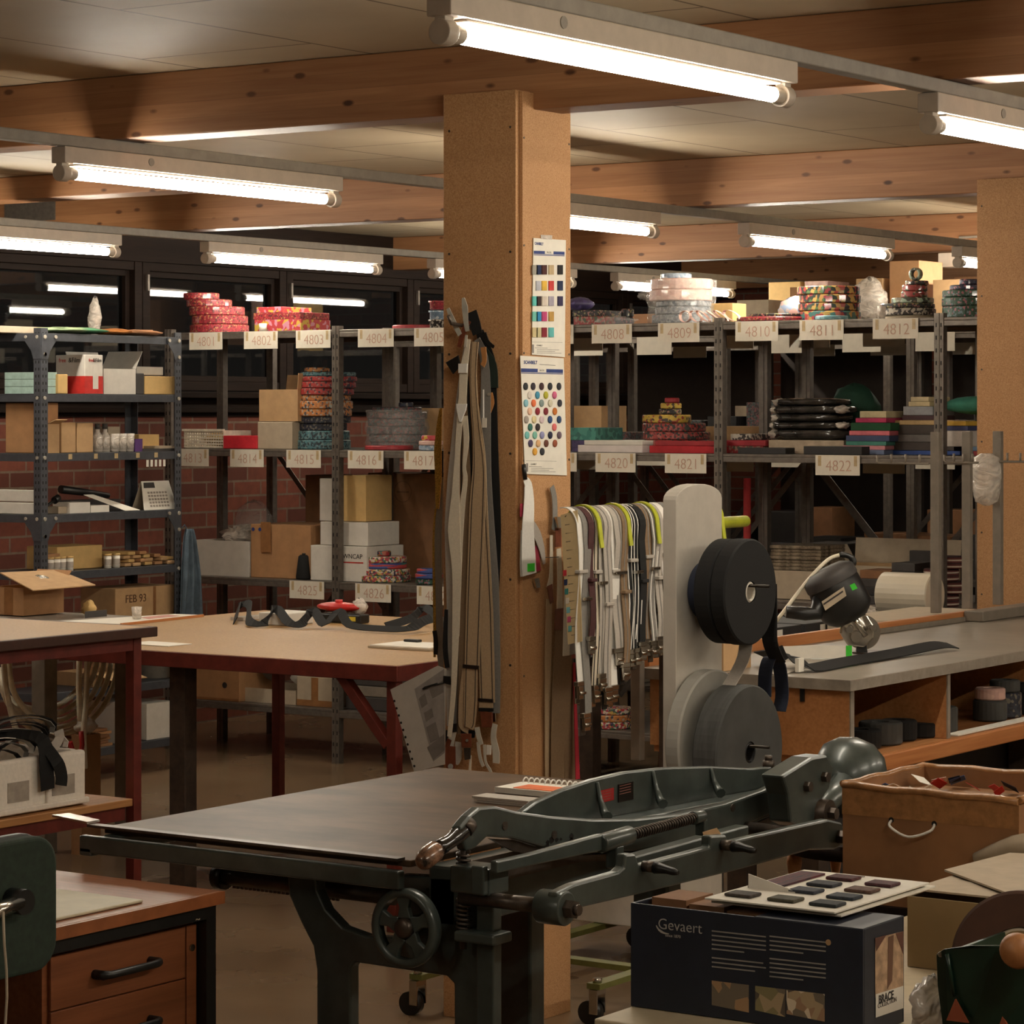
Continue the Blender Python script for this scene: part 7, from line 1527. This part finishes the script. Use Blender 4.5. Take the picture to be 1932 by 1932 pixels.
# brown tape reel, green bin, knob, bag, scraps
rc=P(1932,1812,3.82); ax=V((.25,-1,.12)).normalized()
e=empty('tape_reel','large dark brown paper tape reel behind the green bin','reel',rc)
build('tape_winding',MB().ring(rc,ax,.094,.046,.03,56),mat('dark_brown_tape_reel',(78,48,32),.6,0,.2,8),e); build('reel_core',MB().ring(rc-ax*.001,ax,.0455,.041,.032,40),GCARD,e)
solo('wooden_ball','round orange wooden knob on the green bin','knob',MB().lathe(P(1925,1790,3.55),V((.2,-1,.0)),[(0,.03),(.018,.028),(.023,.016),(.02,.002),(.01,-.01),(0,-.012)],24),OAK)
gz=P(1770,1795,3.62); k=MB(); n_=10; vs=[]
gx0=gz.x
e=empty('plastic_bin','dark green curved plastic bin with a rivet in the lower right corner','bin',(gx0+.1,gz.y+.05,WZ+.001))
gtop=[P(1766,1800,3.62),P(1780,1791,3.60),P(1830,1784,3.58),P(1880,1784,3.57),P(1950,1786,3.56),P(2010,1790,3.56)]
gpts=gtop+[V((gtop[-1].x,gtop[-1].y,WZ+.001)),V((gtop[0].x+.02,gtop[0].y,WZ+.001)),P(1768,1860,3.62)]
build('bin_front',MB().prism(gpts,V((.0,.006,0))),BINGREEN,e,bevel=.002); build('bin_side',MB().prism([gtop[0]+V((.0,.0065,-.002)),gtop[0]+V((.0,.2,-.002)),V((gtop[0].x+.02,gtop[0].y+.2,WZ+.001)),V((gtop[0].x+.02,gtop[0].y+.0065,WZ+.001))],(.005,0,0)),BINGREEN,e)
build('rib',MB().tube([P(1787,1800,3.596),P(1792,1830,3.595),P(1800,1880,3.594)],.003),BINGREEN,e)
c=P(1774,1800,3.612); build('rivet',MB().cyl(c,c+V((.002,-.003,0)),.0035,n=12),CHROME,e)
bg=P(1764,1890,3.68); solo('plastic_bag','crumpled clear plastic bag between navy box and green bin','bag',MB().ball(bg+V((0,0,-.005)),.030,.04,.037,n=22,k=12,jit=.3,seed=4),CLEAR2)
for i,(a,b) in enumerate(((1812,1905),(1895,1926))):
    c=P(a,b,3.6); solo('leather_offcut','triangular brown leather offcut, %s in front of the green bin'%ORD[i],'leather',MB().prism([c+V((-.012,-.012,-.012)),c+V((.018,-.012,-.012)),c+V((0,-.012,.016))],(0,-.004,0)),mat('rust_leather',(150,76,46),.6),'leather offcuts')
e=empty('stool','small stool with turned wooden legs behind the board shear','stool',(-2.66,5.19,0))
build('seat',MB().cyl((-2.66,5.19,.70),(-2.66,5.19,.73),.155,n=32),DKWOOD,e)
for x in (-2.77,-2.57):
    for y in (5.10,5.28): build('leg',MB().lathe((x,y,0),(0,0,1),[(0,0),(.009,0),(.012,.12),(.016,.3),(.010,.33),(.016,.36),(.012,.48),(.009,.6),(.013,.615),(.008,.63),(.013,.66),(.016,.68),(.014,.699),(0,.699)],14),OAK,e)
for a,b in (((-2.77,5.10,.25),(-2.77,5.28,.25)),((-2.57,5.10,.25),(-2.57,5.28,.25)),((-2.77,5.19,.25),(-2.57,5.19,.25))): build('stretcher',MB().cyl(a,b,.008,n=12),OAK,e)
